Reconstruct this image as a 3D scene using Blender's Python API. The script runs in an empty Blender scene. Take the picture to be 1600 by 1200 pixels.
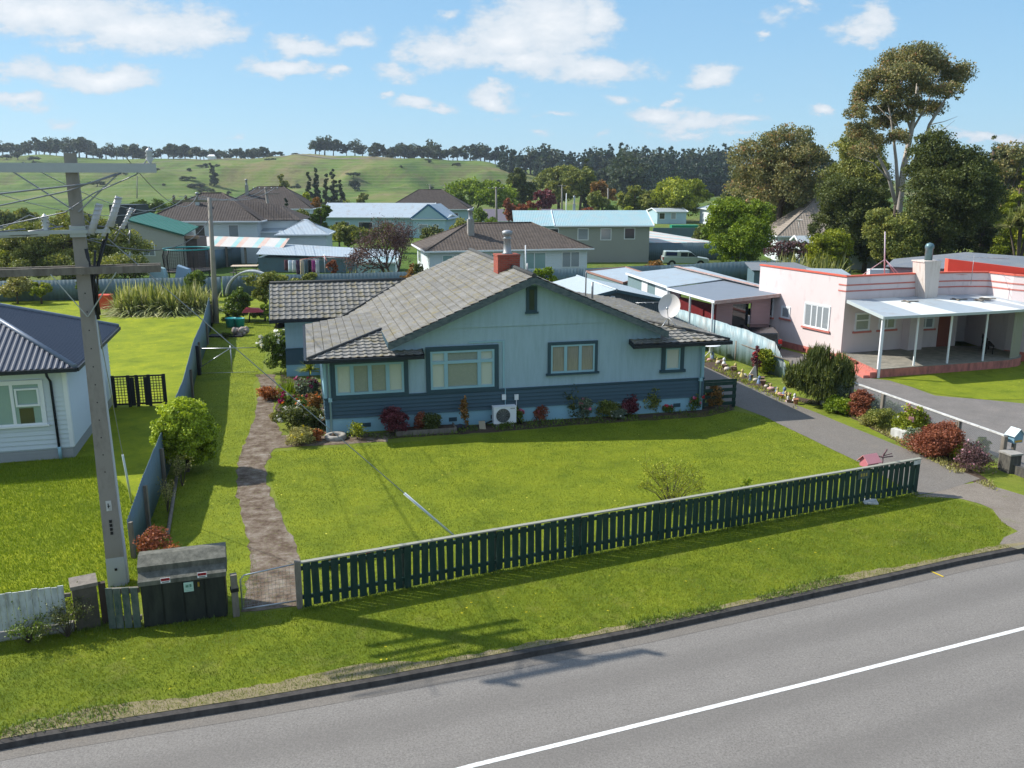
import bpy, bmesh, math, random
import numpy as np
from mathutils import Vector, Matrix
random.seed(7)
RNG = np.random.default_rng(11)
sc = bpy.context.scene
col = sc.collection
# ------------------------------------------------------------------ camera
F = 1360.0; HC = 9.6; PIT = math.atan(320 / F); SP = math.sin(PIT); CP = math.cos(PIT)
cd = bpy.data.cameras.new('camera'); cam = bpy.data.objects.new('camera', cd); col.objects.link(cam)
cam.location = (0, 0, HC); cam.rotation_euler = (math.pi / 2 - PIT, 0, 0)
cd.sensor_width = 36; cd.lens = 36 * F / 1600; cd.clip_start = .1; cd.clip_end = 9000
sc.camera = cam
# ------------------------------------------------------------------ light
SUN_EL = math.radians(41.5); SX, SY = -.956, .292
sunv = Vector((SX * math.cos(SUN_EL), SY * math.cos(SUN_EL), math.sin(SUN_EL)))
sl = bpy.data.lights.new('sun', 'SUN'); sl.energy = 3.25; sl.angle = math.radians(.55); sl.color = (1, .95, .86)
so = bpy.data.objects.new('sun', sl); col.objects.link(so); so.rotation_euler = sunv.to_track_quat('Z', 'Y').to_euler()
so.location = (-60, 30, 80)
vs = sc.view_settings; vs.view_transform = 'Standard'; vs.look = 'None'; vs.exposure = 1.12; vs.gamma = 1

def P2T(px, py):
    r = (px - 800) / F; u = (600 - py) / F
    y = CP + u * SP
    return (r / y, (-SP + u * CP) / y)

def world():
    w = bpy.data.worlds.new('World'); sc.world = w; w.use_nodes = True
    nt = w.node_tree; N = nt.nodes; L = nt.links; N.clear()
    def nd(t, **k):
        n = N.new(t)
        for a, b in k.items(): setattr(n, a, b)
        return n
    def m(op, a, b=None, c=None):
        n = nd('ShaderNodeMath', operation=op)
        for i, q in enumerate((a, b, c)):
            if q is None: continue
            if isinstance(q, (int, float)): n.inputs[i].default_value = q
            else: L.new(q, n.inputs[i])
        return n.outputs[0]
    sky = nd('ShaderNodeTexSky', sky_type='NISHITA', sun_disc=False)
    sky.sun_elevation = SUN_EL; sky.sun_rotation = math.atan2(SX, SY)
    sky.altitude = 100; sky.air_density = 1.0; sky.dust_density = .45; sky.ozone_density = 2.2
    tc = nd('ShaderNodeTexCoord'); sep = nd('ShaderNodeSeparateXYZ'); L.new(tc.outputs['Generated'], sep.inputs[0])
    x, y, z = sep.outputs
    yy = m('MAXIMUM', y, .02)
    X = m('DIVIDE', x, yy); Z = m('DIVIDE', z, yy)
    cmb = nd('ShaderNodeCombineXYZ'); L.new(X, cmb.inputs[0]); L.new(Z, cmb.inputs[1])
    # distortion
    nz = nd('ShaderNodeTexNoise'); nz.inputs['Scale'].default_value = 11; nz.inputs['Detail'].default_value = 9; nz.inputs['Roughness'].default_value = .62
    mp = nd('ShaderNodeVectorMath', operation='MULTIPLY'); mp.inputs[1].default_value = (1, 1.9, 1); L.new(cmb.outputs[0], mp.inputs[0])
    L.new(mp.outputs[0], nz.inputs['Vector'])
    sub = nd('ShaderNodeVectorMath', operation='SUBTRACT'); sub.inputs[1].default_value = (.5, .5, .5); L.new(nz.outputs['Color'], sub.inputs[0])
    scl = nd('ShaderNodeVectorMath', operation='MULTIPLY'); scl.inputs[1].default_value = (.085, .05, 0); L.new(sub.outputs[0], scl.inputs[0])
    pos = nd('ShaderNodeVectorMath', operation='ADD'); L.new(cmb.outputs[0], pos.inputs[0]); L.new(scl.outputs[0], pos.inputs[1])
    # clouds as (centre x, centre y, half width, half height, weight) seen across the north sky
    C = [(60, 15, 210, 34, 1), (230, 40, 130, 30, 1), (330, 55, 60, 18, .8), (150, 60, 130, 18, .6),
         (150, 118, 95, 17, .95), (30, 108, 60, 24, .7), (25, 157, 55, 12, .8), (85, 190, 32, 9, .45), (303, 204, 14, 6, .3), (375, 210, 14, 6, .45), (465, 235, 28, 8, .4),
         (470, 68, 55, 15, .85), (560, 55, 45, 14, .65), (445, 100, 60, 11, .9), (528, 108, 24, 9, .7), (695, 20, 26, 9, .55),
         (700, 75, 75, 30, .9), (790, 55, 70, 36, 1), (860, 40, 90, 42, 1), (930, 28, 45, 34, .95), (815, 92, 130, 22, .9), (930, 105, 95, 20, .95), (620, 110, 45, 13, .75),
         (605, 147, 14, 8, .7), (640, 160, 33, 12, .9), (685, 172, 26, 9, .7), (765, 155, 42, 18, .95), (770, 168, 60, 10, .5), (845, 210, 20, 8, .5), (868, 174, 28, 6, .5), (935, 216, 18, 5, .4), (777, 188, 10, 4, .4),
         (1107, 120, 40, 16, .95), (1062, 150, 12, 14, .7), (960, 155, 32, 11, .6), (1030, 178, 55, 14, .9), (1090, 192, 75, 15, .85), (1150, 188, 45, 10, .8), (1080, 210, 80, 8, .6), (1180, 212, 40, 6, .4),
         (1225, 22, 60, 16, .5), (1262, 8, 30, 12, .6), (1192, 47, 12, 6, .7), (1360, 28, 38, 26, .8), (1355, 52, 40, 17, .9), (1281, 174, 19, 9, .9), (1560, 211, 75, 8, .8), (1500, 205, 60, 6, .4), (1180, 156, 20, 4, .25), (1595, 240, 12, 4, .4)]
    last = None
    for (cx, cy, rx, ry, wt) in C:
        a, b = P2T(cx, cy); ra, rb = rx / F * 1.25, ry / F * 1.3
        s1 = nd('ShaderNodeVectorMath', operation='SUBTRACT'); L.new(pos.outputs[0], s1.inputs[0]); s1.inputs[1].default_value = (a, b, 0)
        s2 = nd('ShaderNodeVectorMath', operation='MULTIPLY'); L.new(s1.outputs[0], s2.inputs[0]); s2.inputs[1].default_value = (1 / ra, 1 / rb, 0)
        s3 = nd('ShaderNodeVectorMath', operation='LENGTH'); L.new(s2.outputs[0], s3.inputs[0])
        v = m('MULTIPLY', m('SUBTRACT', 1.25, s3.outputs['Value']), wt)
        last = v if last is None else m('MAXIMUM', last, v)
    n2 = nd('ShaderNodeTexNoise'); n2.inputs['Scale'].default_value = 34; n2.inputs['Detail'].default_value = 8; n2.inputs['Roughness'].default_value = .68
    L.new(mp.outputs[0], n2.inputs['Vector'])
    n3 = nd('ShaderNodeTexNoise'); n3.inputs['Scale'].default_value = 7; n3.inputs['Detail'].default_value = 5
    L.new(mp.outputs[0], n3.inputs['Vector'])
    t = m('ADD', last, m('MULTIPLY', m('SUBTRACT', n2.outputs['Fac'], .5), 1.25))
    t = m('ADD', t, m('MULTIPLY', m('SUBTRACT', n3.outputs['Fac'], .5), .7))
    mr = nd('ShaderNodeMapRange', interpolation_type='SMOOTHSTEP'); L.new(t, mr.inputs[0])
    mr.inputs[1].default_value = .16; mr.inputs[2].default_value = .72; mr.inputs[3].default_value = 0; mr.inputs[4].default_value = .93
    # thin veil low in the sky and over the top left
    veil = m('MULTIPLY', n3.outputs['Fac'], .12)
    dens = m('MAXIMUM', mr.outputs[0], m('MULTIPLY', veil, 1))
    # broken cloud added overhead and behind, out of view, to lift the fill light
    nb = nd('ShaderNodeTexNoise'); nb.inputs['Scale'].default_value = 2.6; nb.inputs['Detail'].default_value = 7; L.new(tc.outputs['Generated'], nb.inputs['Vector'])
    br = nd('ShaderNodeMapRange', interpolation_type='SMOOTHSTEP'); L.new(nb.outputs['Fac'], br.inputs[0]); br.inputs[1].default_value = .4; br.inputs[2].default_value = .56; br.inputs[4].default_value = .9
    up_ = nd('ShaderNodeMapRange'); L.new(z, up_.inputs[0]); up_.inputs[1].default_value = .24; up_.inputs[2].default_value = .4
    dens = m('MULTIPLY', dens, m('GREATER_THAN', y, .03))
    out_ = m('MAXIMUM', up_.outputs[0], m('MULTIPLY', m('LESS_THAN', y, .03), m('GREATER_THAN', z, .02)))
    dens = m('MAXIMUM', m('MULTIPLY', dens, m('SUBTRACT', 1, up_.outputs[0])), m('MULTIPLY', br.outputs[0], out_))
    # cooler, paler air near the horizon than the sky model gives
    gz = nd('ShaderNodeValToRGB'); L.new(z, gz.inputs[0]); e = gz.color_ramp.elements
    for p_, c_ in ((0, (1.05, 1.85, 2.48)), (.09, (.6, 1.4, 2.26)), (.2, (.32, 1.06, 2.1)), (.4, (.34, 1.05, 2.1))):
        q_ = e[0] if p_ == 0 else (e[1] if p_ == .4 else e.new(p_)); q_.position = p_; q_.color = (*c_, 1)
    # cloud shade: brighter upper sides
    sh = nd('ShaderNodeMapRange'); L.new(n2.outputs['Fac'], sh.inputs[0]); sh.inputs[1].default_value = .3; sh.inputs[2].default_value = .7
    sh.inputs[3].default_value = .88; sh.inputs[4].default_value = 1.04
    cc = nd('ShaderNodeMix', data_type='RGBA'); cc.inputs['A'].default_value = (1.75, 2.1, 2.45, 1); cc.inputs['B'].default_value = (2.95, 3.0, 3.08, 1)
    shf = nd('ShaderNodeMapRange'); L.new(t, shf.inputs[0]); shf.inputs[1].default_value = .2; shf.inputs[2].default_value = 1.3
    L.new(shf.outputs[0], cc.inputs['Factor'])
    tint = nd('ShaderNodeMix', data_type='RGBA', blend_type='MULTIPLY'); tint.inputs['Factor'].default_value = 1
    tint.inputs['B'].default_value = (.92, 1.0, 1.03, 1); L.new(sky.outputs[0], tint.inputs['A'])
    air = nd('ShaderNodeMix', data_type='RGBA'); af = nd('ShaderNodeMapRange'); L.new(z, af.inputs[0])
    for i_, v_ in enumerate((.35, .7, .88, .0)): af.inputs[i_ + 1].default_value = v_
    L.new(af.outputs[0], air.inputs['Factor']); L.new(tint.outputs['Result'], air.inputs['A']); L.new(gz.outputs[0], air.inputs['B'])
    mx = nd('ShaderNodeMix', data_type='RGBA'); L.new(dens, mx.inputs['Factor']); L.new(air.outputs['Result'], mx.inputs['A']); L.new(cc.outputs['Result'], mx.inputs['B'])
    bg = nd('ShaderNodeBackground'); bg.inputs['Strength'].default_value = .15; L.new(mx.outputs['Result'], bg.inputs['Color'])
    out = nd('ShaderNodeOutputWorld'); L.new(bg.outputs[0], out.inputs[0])
world()
# ------------------------------------------------------------------ measuring helpers
def ray(px, py):
    r = (px - 800) / F; u = (600 - py) / F
    return (r, CP + u * SP, -SP + u * CP)
def G(px, py, z=0.0):
    x, y, w = ray(px, py); t = (z - HC) / w
    return Vector((x * t, y * t, z))
def A(px, py, Y):
    x, y, w = ray(px, py); t = Y / y
    return Vector((x * t, Y, HC + w * t))
# ------------------------------------------------------------------ object helpers
def tag(o, label=None, cat=None, group=None, kind=None):
    if label: o['label'] = label
    if cat: o['category'] = cat
    if group: o['group'] = group
    if kind: o['kind'] = kind
    return o
def empty(name, loc, rz=0.0, label=None, cat=None, group=None):
    o = bpy.data.objects.new(name, None); o.location = loc; o.rotation_euler = (0, 0, rz); o.empty_display_size = .3
    col.objects.link(o); return tag(o, label, cat, group)
def copy_tree(o, parent=None):
    c = o.copy(); col.objects.link(c); c.parent = parent
    for ch in list(o.children): copy_tree(ch, c)
    return c
class MB:
    """collects faces; coordinates are local to the owning thing (or world when W=True)"""
    def __init__(s): s.v = []; s.f = []; s.sm = []
    def poly(s, pts, smooth=False):
        n = len(s.v); s.v += [tuple(p) for p in pts]; s.f.append(tuple(range(n, n + len(pts)))); s.sm.append(smooth); return s
    def hexa(s, b, t):
        n = len(s.v); s.v += [tuple(p) for p in b] + [tuple(p) for p in t]; k = len(b)
        s.f.append(tuple(n + i for i in reversed(range(k)))); s.f.append(tuple(n + k + i for i in range(k)))
        for i in range(k): s.f.append((n + i, n + (i + 1) % k, n + k + (i + 1) % k, n + k + i))
        s.sm += [False] * (k + 2); return s
    def prism(s, pts, z0, z1): return s.hexa([(p[0], p[1], z0) for p in pts], [(p[0], p[1], z1) for p in pts])
    def box(s, x0, x1, y0, y1, z0, z1): return s.prism([(x0, y0), (x1, y0), (x1, y1), (x0, y1)], z0, z1)
    def bar(s, p, q, w, h=None, up=(0, 0, 1)):
        h = h or w; p = Vector(p); q = Vector(q); d = (q - p).normalized(); u = Vector(up)
        if abs(d.dot(u)) > .98: u = Vector((1, 0, 0))
        a = d.cross(u).normalized() * (w / 2); b = a.cross(d).normalized() * (h / 2)
        return s.hexa([p - a - b, p + a - b, p + a + b, p - a + b], [q - a - b, q + a - b, q + a + b, q - a + b])
    def slab(s, pts, t):
        """sheet pts (3D, planar) thickened downwards by t"""
        pts = [Vector(p) for p in pts]
        nrm = sum(((pts[i] - pts[0]).cross(pts[i + 1] - pts[0]) for i in range(1, len(pts) - 1)), Vector())
        if nrm.z < 0: pts = pts[::-1]
        return s.hexa([p - Vector((0, 0, t)) for p in pts], pts)
    def tube(s, pts, rad, n=8, cap=True):
        pts = [Vector(p) for p in pts]
        if not isinstance(rad, (list, tuple)): rad = [rad] * len(pts)
        rings = []; pa = None
        for i, p in enumerate(pts):
            d = (pts[min(i + 1, len(pts) - 1)] - pts[max(i - 1, 0)]).normalized()
            if pa is None or abs(pa.dot(d)) > .95: pa = Vector((0, 0, 1)) if abs(d.z) < .9 else Vector((1, 0, 0))
            a = d.cross(pa).normalized(); b = d.cross(a).normalized(); pa = b.cross(d).normalized() if False else pa
            st = len(s.v)
            for k in range(n):
                t = 2 * math.pi * k / n; s.v.append(tuple(p + (a * math.cos(t) + b * math.sin(t)) * rad[i]))
            rings.append(st)
        for i in range(len(rings) - 1):
            for k in range(n):
                s.f.append((rings[i] + k, rings[i] + (k + 1) % n, rings[i + 1] + (k + 1) % n, rings[i + 1] + k)); s.sm.append(True)
        if cap:
            s.f.append(tuple(rings[0] + k for k in reversed(range(n)))); s.f.append(tuple(rings[-1] + k for k in range(n))); s.sm += [False] * 2
        return s
    def lathe(s, c, prof, n=16):
        """prof: list of (r,z) relative to c"""
        c = Vector(c); st = len(s.v)
        for r, z in prof:
            for k in range(n):
                t = 2 * math.pi * k / n; s.v.append((c.x + r * math.cos(t), c.y + r * math.sin(t), c.z + z))
        for i in range(len(prof) - 1):
            for k in range(n):
                s.f.append((st + i * n + k, st + i * n + (k + 1) % n, st + (i + 1) * n + (k + 1) % n, st + (i + 1) * n + k)); s.sm.append(True)
        return s
    def grid(s, P, smooth=False):
        """P: rows of points"""
        st = len(s.v); R = len(P); Cn = len(P[0])
        for row in P:
            for p in row: s.v.append(tuple(p))
        for i in range(R - 1):
            for j in range(Cn - 1):
                a = st + i * Cn + j; s.f.append((a, a + 1, a + Cn + 1, a + Cn)); s.sm.append(smooth)
        return s
    def blob(s, c, r, n=8, m=6, jit=.12):
        c = Vector(c); r = (r, r, r) if isinstance(r, (int, float)) else r; P = []
        for i in range(m + 1):
            ph = math.pi * i / m; row = []
            for k in range(n):
                t = 2 * math.pi * k / n; j = 1 + random.uniform(-jit, jit) * (0 < i < m)
                row.append((c.x + r[0] * math.sin(ph) * math.cos(t) * j, c.y + r[1] * math.sin(ph) * math.sin(t) * j, c.z + r[2] * math.cos(ph) * j))
            P.append(row)
        st = len(s.v)
        for row in P: s.v += row
        for i in range(m):
            for k in range(n):
                a = st + i * n + k; b = st + i * n + (k + 1) % n
                s.f.append((a, a + n, b + n, b)); s.sm.append(True)
        return s
    def build(s, name, mat, parent=None, world=False, uv=True):
        me = bpy.data.meshes.new(name)
        V = np.array(s.v, dtype=np.float64).reshape(-1, 3)
        ox = Vector((0, 0, 0))
        if world and parent is not None:
            r = parent
            while r.parent: r = r.parent
            ox = Vector(r.location)
            V = V - np.array(ox); a = -r.rotation_euler.z
            if a: V = V @ np.array([[math.cos(a), math.sin(a), 0], [-math.sin(a), math.cos(a), 0], [0, 0, 1]])
        me.from_pydata(V.tolist(), [], s.f)
        me.polygons.foreach_set('use_smooth', s.sm)
        if uv: auto_uv(me)
        me.materials.append(mat); me.update()
        o = bpy.data.objects.new(name, me); col.objects.link(o)
        if parent: o.parent = parent
        return o
    def thing(s, name, mat, label, cat, group=None, kind=None):
        """one-mesh thing given in world coordinates: origin moved to its base"""
        V = np.array(s.v).reshape(-1, 3); c = (V.min(0) + V.max(0)) / 2; c[2] = V[:, 2].min()
        s.v = (V - c).tolist()
        o = s.build(name, mat); o.location = c.tolist()
        return tag(o, label, cat, group, kind)
def auto_uv(me):
    nf = len(me.polygons)
    if not nf: return
    N = np.zeros(nf * 3); me.polygons.foreach_get('normal', N); N = N.reshape(-1, 3)
    co = np.zeros(len(me.vertices) * 3); me.vertices.foreach_get('co', co); co = co.reshape(-1, 3)
    lt = np.zeros(nf, dtype=np.int32); me.polygons.foreach_get('loop_total', lt)
    vi = np.zeros(len(me.loops), dtype=np.int32); me.loops.foreach_get('vertex_index', vi)
    T = np.stack([-N[:, 1], N[:, 0], np.zeros(nf)], 1); l = np.linalg.norm(T, axis=1)
    flat = l < 1e-3; T[flat] = (1, 0, 0); l[flat] = 1; T /= l[:, None]
    B = np.cross(N, T)
    fi = np.repeat(np.arange(nf), lt)
    u = (co[vi] * T[fi]).sum(1); v = (co[vi] * B[fi]).sum(1)
    uvl = me.uv_layers.new(name='UVMap')
    uvl.data.foreach_set('uv', np.stack([u, v], 1).ravel())
# ------------------------------------------------------------------ materials
def nodes(name):
    m = bpy.data.materials.new(name); m.use_nodes = True; nt = m.node_tree; nt.nodes.clear()
    return m, nt
class NB:
    def __init__(s, name):
        s.m = bpy.data.materials.new(name); s.m.use_nodes = True; s.t = s.m.node_tree; s.t.nodes.clear()
        s.out = s.n('ShaderNodeOutputMaterial'); s.p = s.n('ShaderNodeBsdfPrincipled'); s.l(s.p.outputs[0], s.out.inputs[0])
        s.tc = s.n('ShaderNodeTexCoord')
    def n(s, t, **k):
        q = s.t.nodes.new(t)
        for a, b in k.items(): setattr(q, a, b)
        return q
    def l(s, a, b): s.t.links.new(a, b)
    def set(s, sock, v):
        if isinstance(v, (int, float)): sock.default_value = v
        elif isinstance(v, (tuple, list)): sock.default_value = tuple(v) if len(v) == 4 or sock.type == 'VECTOR' else (*v, 1)
        else: s.l(v, sock)
    def math(s, op, a, b=None, c=None, clamp=False):
        q = s.n('ShaderNodeMath', operation=op); q.use_clamp = clamp
        for i, x in enumerate((a, b, c)):
            if x is not None: s.set(q.inputs[i], x)
        return q.outputs[0]
    def noise(s, scale, detail=4, rough=.55, vec=None, stretch=None, kind='Object', dist=0):
        q = s.n('ShaderNodeTexNoise'); q.inputs['Scale'].default_value = scale; q.inputs['Detail'].default_value = detail; q.inputs['Roughness'].default_value = rough
        q.inputs['Distortion'].default_value = dist
        v = vec or s.tc.outputs[kind]
        if stretch:
            mp = s.n('ShaderNodeMapping'); mp.inputs['Scale'].default_value = stretch; s.l(v, mp.inputs[0]); v = mp.outputs[0]
        s.l(v, q.inputs['Vector']); return q.outputs['Fac']
    def ramp(s, f, stops, interp='LINEAR'):
        r = s.n('ShaderNodeValToRGB'); r.color_ramp.interpolation = interp; s.l(f, r.inputs[0]); e = r.color_ramp.elements
        while len(e) < len(stops): e.new(.5)
        for i, (p, c) in enumerate(stops):
            e[i].position = p; e[i].color = (*c, 1) if len(c) == 3 else c
        return r.outputs[0]
    def range(s, f, a, b, c=0, d=1):
        q = s.n('ShaderNodeMapRange'); q.clamp = True; s.l(f, q.inputs[0])
        for i, x in enumerate((a, b, c, d)): q.inputs[i + 1].default_value = x
        return q.outputs[0]
    def mix(s, f, a, b, mode='MIX'):
        q = s.n('ShaderNodeMix', data_type='RGBA', blend_type=mode); s.set(q.inputs['Factor'], f); s.set(q.inputs['A'], a); s.set(q.inputs['B'], b); return q.outputs['Result']
    def uv(s):
        q = s.n('ShaderNodeSeparateXYZ'); s.l(s.tc.outputs['UV'], q.inputs[0]); return q.outputs[0], q.outputs[1]
    def bump(s, h, strength=.4, dist=.02, prev=None):
        q = s.n('ShaderNodeBump'); q.inputs['Strength'].default_value = strength; q.inputs['Distance'].default_value = dist; s.l(h, q.inputs['Height'])
        if prev: s.l(prev, q.inputs['Normal'])
        s.l(q.outputs[0], s.p.inputs['Normal']); return q.outputs[0]
    def fin(s, color=None, rough=.8, metal=0, spec=.3):
        if color is not None: s.set(s.p.inputs['Base Color'], color)
        s.set(s.p.inputs['Roughness'], rough); s.set(s.p.inputs['Metallic'], metal); s.p.inputs['Specular IOR Level'].default_value = spec
        return s.m
def sc_(c, k): return tuple(min(1, x * k) for x in c)
def paint(name, c, rough=.6, var=.12, scale=2.5, bump=.15, bscale=25, dirt=None, dirt_amt=.3, metal=0, spec=.3, stretch=None):
    b = NB(name)
    n = b.noise(scale, 6, .6, stretch=stretch)
    cc = b.mix(n, sc_(c, 1 - var), sc_(c, 1 + var))
    if dirt:
        d = b.noise(scale * 1.7, 8, .7, stretch=stretch or (1, 1, .35))
        cc = b.mix(b.range(d, .62 - dirt_amt * .4, .78), cc, dirt)
    if bump: b.bump(b.noise(bscale, 5, .6), bump, .01)
    return b.fin(cc, rough, metal, spec)
def boards(name, c, pitch=.15, rough=.55, var=.08, dirt=None, dirt_amt=.2, depth=.02, gap=None):
    b = NB(name); u, v = b.uv()
    f = b.math('FRACT', b.math('DIVIDE', v, pitch))
    cc = b.mix(b.noise(2.2, 5, .6, stretch=(1, 1, 3)), sc_(c, 1 - var), sc_(c, 1 + var))
    line = b.range(f, 0, .1, .45, 1)
    cc = b.mix(1.0, cc, b.ramp(line, [(0, (.0, .0, .0)), (1, (1, 1, 1))]), 'MULTIPLY') if gap else cc
    if dirt: cc = b.mix(b.range(b.noise(1.3, 8, .7, stretch=(1, 1, .5)), .6 - dirt_amt * .3, .75), cc, dirt)
    h = b.math('SUBTRACT', 1, f)
    b.bump(h, 1.0, depth); return b.fin(cc, rough)
def corr(name, c, period=.15, rough=.45, metal=0.0, var=.1, dirt=None, dirt_amt=.3, depth=.02, axis=0, c2=None, patch=1.2):
    b = NB(name); u, v = b.uv(); w = (u, v)[axis]
    s = b.math('SINE', b.math('MULTIPLY', w, 2 * math.pi / period))
    h = b.math('POWER', b.math('ADD', b.math('MULTIPLY', s, .5), .5), .7)
    cc = b.mix(b.noise(patch, 5, .6), sc_(c, 1 - var), c2 or sc_(c, 1 + var))
    if dirt: cc = b.mix(b.range(b.noise(.9, 8, .75), .62 - dirt_amt * .4, .75), cc, dirt)
    b.bump(h, .9, depth); return b.fin(cc, rough, metal, .4)
def tiles(name, c, c2, course=.34, width=.3, lichen=None, rough=.85):
    b = NB(name); u, v = b.uv()
    f = b.math('FRACT', b.math('DIVIDE', v, course))
    s = b.math('SINE', b.math('MULTIPLY', u, 2 * math.pi / width))
    cell = b.n('ShaderNodeTexWhiteNoise', noise_dimensions='2D'); cb = b.n('ShaderNodeCombineXYZ')
    b.l(b.math('FLOOR', b.math('DIVIDE', u, width)), cb.inputs[0]); b.l(b.math('FLOOR', b.math('DIVIDE', v, course)), cb.inputs[1]); b.l(cb.outputs[0], cell.inputs[0])
    base = b.mix(b.math('ADD', b.math('MULTIPLY', cell.outputs[0], .5), b.math('MULTIPLY', b.noise(.8, 6, .65), .5)), c, c2)
    if lichen: base = b.mix(b.range(b.noise(3.2, 9, .75), .58, .75, 0, .6), base, lichen)
    gapc = b.range(f, .0, .1, .35, 1)
    base = b.mix(1.0, base, b.ramp(gapc, [(0, (0, 0, 0)), (1, (1, 1, 1))]), 'MULTIPLY')
    h = b.math('ADD', b.math('MULTIPLY', b.math('SUBTRACT', 1, f), .7), b.math('MULTIPLY', s, .25))
    b.bump(h, 1.0, .05); return b.fin(base, rough, 0, .2)
def leafmat(name, stops, trans=.25, rough=.55):
    b = NB(name); at = b.n('ShaderNodeAttribute', attribute_name='tint')
    cc = b.ramp(at.outputs['Fac'], stops); b.fin(cc, rough, 0, .25)
    tr = b.n('ShaderNodeBsdfTranslucent'); b.l(b.mix(1.0, cc, (1.25, 1.2, .6), 'MULTIPLY'), tr.inputs[0])
    mx = b.n('ShaderNodeMixShader'); mx.inputs[0].default_value = trans
    b.l(b.p.outputs[0], mx.inputs[1]); b.l(tr.outputs[0], mx.inputs[2]); b.l(mx.outputs[0], b.out.inputs[0]); return b.m
def grassmat(name, a, c, d, dry=None, dry_amt=.5, flower=None):
    b = NB(name)
    big = b.noise(.35, 5, .6); mid = b.noise(2.6, 6, .65); fine = b.noise(28, 6, .75)
    cc = b.mix(b.range(mid, .3, .7), a, c); cc = b.mix(b.range(big, .35, .68, 0, .75), cc, d)
    fm = b.ramp(fine, [(.28, (.45, .5, .4)), (.5, (1, 1, 1)), (.75, (1.0, 1.0, 1.0))])
    cc = b.mix(1.0, cc, fm, 'MULTIPLY')
    pt = b.noise(.75, 7, .72); cc = b.mix(1.0, cc, b.ramp(pt, [(.34, (.66, .72, .7)), (.5, (1, 1, 1)), (.66, (1.22, 1.14, 1.0))]), 'MULTIPLY')
    if dry: cc = b.mix(b.range(b.noise(1.1, 8, .72), .66 - .12 * dry_amt, .8, 0, .8), cc, dry)
    if flower:
        vo = b.n('ShaderNodeTexVoronoi'); vo.inputs['Scale'].default_value = 3.0; b.l(b.tc.outputs['Object'], vo.inputs['Vector'])
        cc = b.mix(b.math('MULTIPLY', b.math('LESS_THAN', vo.outputs['Distance'], .085), b.range(b.noise(.5, 3), .45, .6)), cc, flower)
    b.bump(b.math('ADD', b.math('MULTIPLY', fine, .7), b.math('MULTIPLY', b.noise(9, 5, .7), .6)), .9, .05)
    return b.fin(cc, .85, 0, .15)
def curtain_glass(name, c, lace=True, dark=.25, stripe=9):
    """window pane with a curtain close behind it"""
    b = NB(name)
    w = b.n('ShaderNodeTexWave', wave_type='BANDS', bands_direction='X'); w.inputs['Scale'].default_value = stripe; w.inputs['Distortion'].default_value = 2.5; w.inputs['Detail'].default_value = 3
    mp = b.n('ShaderNodeMapping'); mp.inputs['Scale'].default_value = (1, .12, 1); b.l(b.tc.outputs['UV'], mp.inputs[0]); b.l(mp.outputs[0], w.inputs[0])
    cc = b.mix(w.outputs['Fac'], sc_(c, dark), c)
    if lace:
        vo = b.n('ShaderNodeTexVoronoi'); vo.inputs['Scale'].default_value = 14; b.l(b.tc.outputs['UV'], vo.inputs['Vector'])
        cc = b.mix(b.range(vo.outputs['Distance'], .25, .5, 0, .35), cc, (.2, .24, .22))
    m_ = b.fin(cc, .08, 0, .6); b.p.inputs['Coat Weight'].default_value = .4; b.p.inputs['Coat Roughness'].default_value = .03; return m_
M = {}
M['grass'] = grassmat('lawn_grass', (.148, .195, .012), (.205, .245, .016), (.17, .21, .012), dry=(.22, .2, .05), dry_amt=.3, flower=(.6, .55, .08))
M['grass_y'] = grassmat('yellow_lawn', (.2, .25, .007), (.28, .31, .009), (.15, .2, .007), flower=(.75, .6, .02))
M['verge'] = grassmat('verge_grass', (.12, .17, .01), (.2, .235, .016), (.095, .14, .01), dry=(.2, .19, .05), dry_amt=1.0, flower=(.6, .5, .03))
M['grass_far'] = grassmat('yard_grass', (.13, .18, .014), (.19, .23, .018), (.16, .18, .035))
def pasture():
    b = NB('pasture')
    s = (1, .45, 1)
    big = b.noise(.007, 8, .68, stretch=(1, .6, 1), dist=.5); mid = b.noise(.035, 8, .7, stretch=s, dist=.4); fine = b.noise(.3, 7, .75)
    cc = b.ramp(b.math('ADD', b.math('MULTIPLY', big, .6), b.math('MULTIPLY', mid, .4)), [(.41, (.045, .09, .016)), (.48, (.09, .15, .022)), (.53, (.14, .175, .04)), (.6, (.21, .17, .08))])
    cc = b.mix(b.range(fine, .35, .7, 0, .4), cc, (.055, .08, .02)); sp_ = b.noise(.022, 9, .78, stretch=(1, .5, 1)); cc = b.mix(b.range(sp_, .52, .62, 0, .75), cc, (.085, .075, .035)); cc = b.mix(b.range(b.noise(.09, 9, .8), .6, .66, 0, .8), cc, (.035, .055, .02))
    tr = b.n('ShaderNodeTexWave', wave_type='BANDS', bands_direction='Z'); tr.inputs['Scale'].default_value = .16; tr.inputs['Distortion'].default_value = 7; tr.inputs['Detail'].default_value = 4; tr.inputs['Detail Scale'].default_value = .06
    b.l(b.tc.outputs['Object'], tr.inputs[0])
    cc = b.mix(b.range(tr.outputs['Fac'], .9, 1, 0, .35), cc, (.24, .22, .13))
    b.bump(b.noise(.12, 8, .7), .7, 1.8); return b.fin(cc, .9, 0, .1)
M['pasture'] = pasture()
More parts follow.
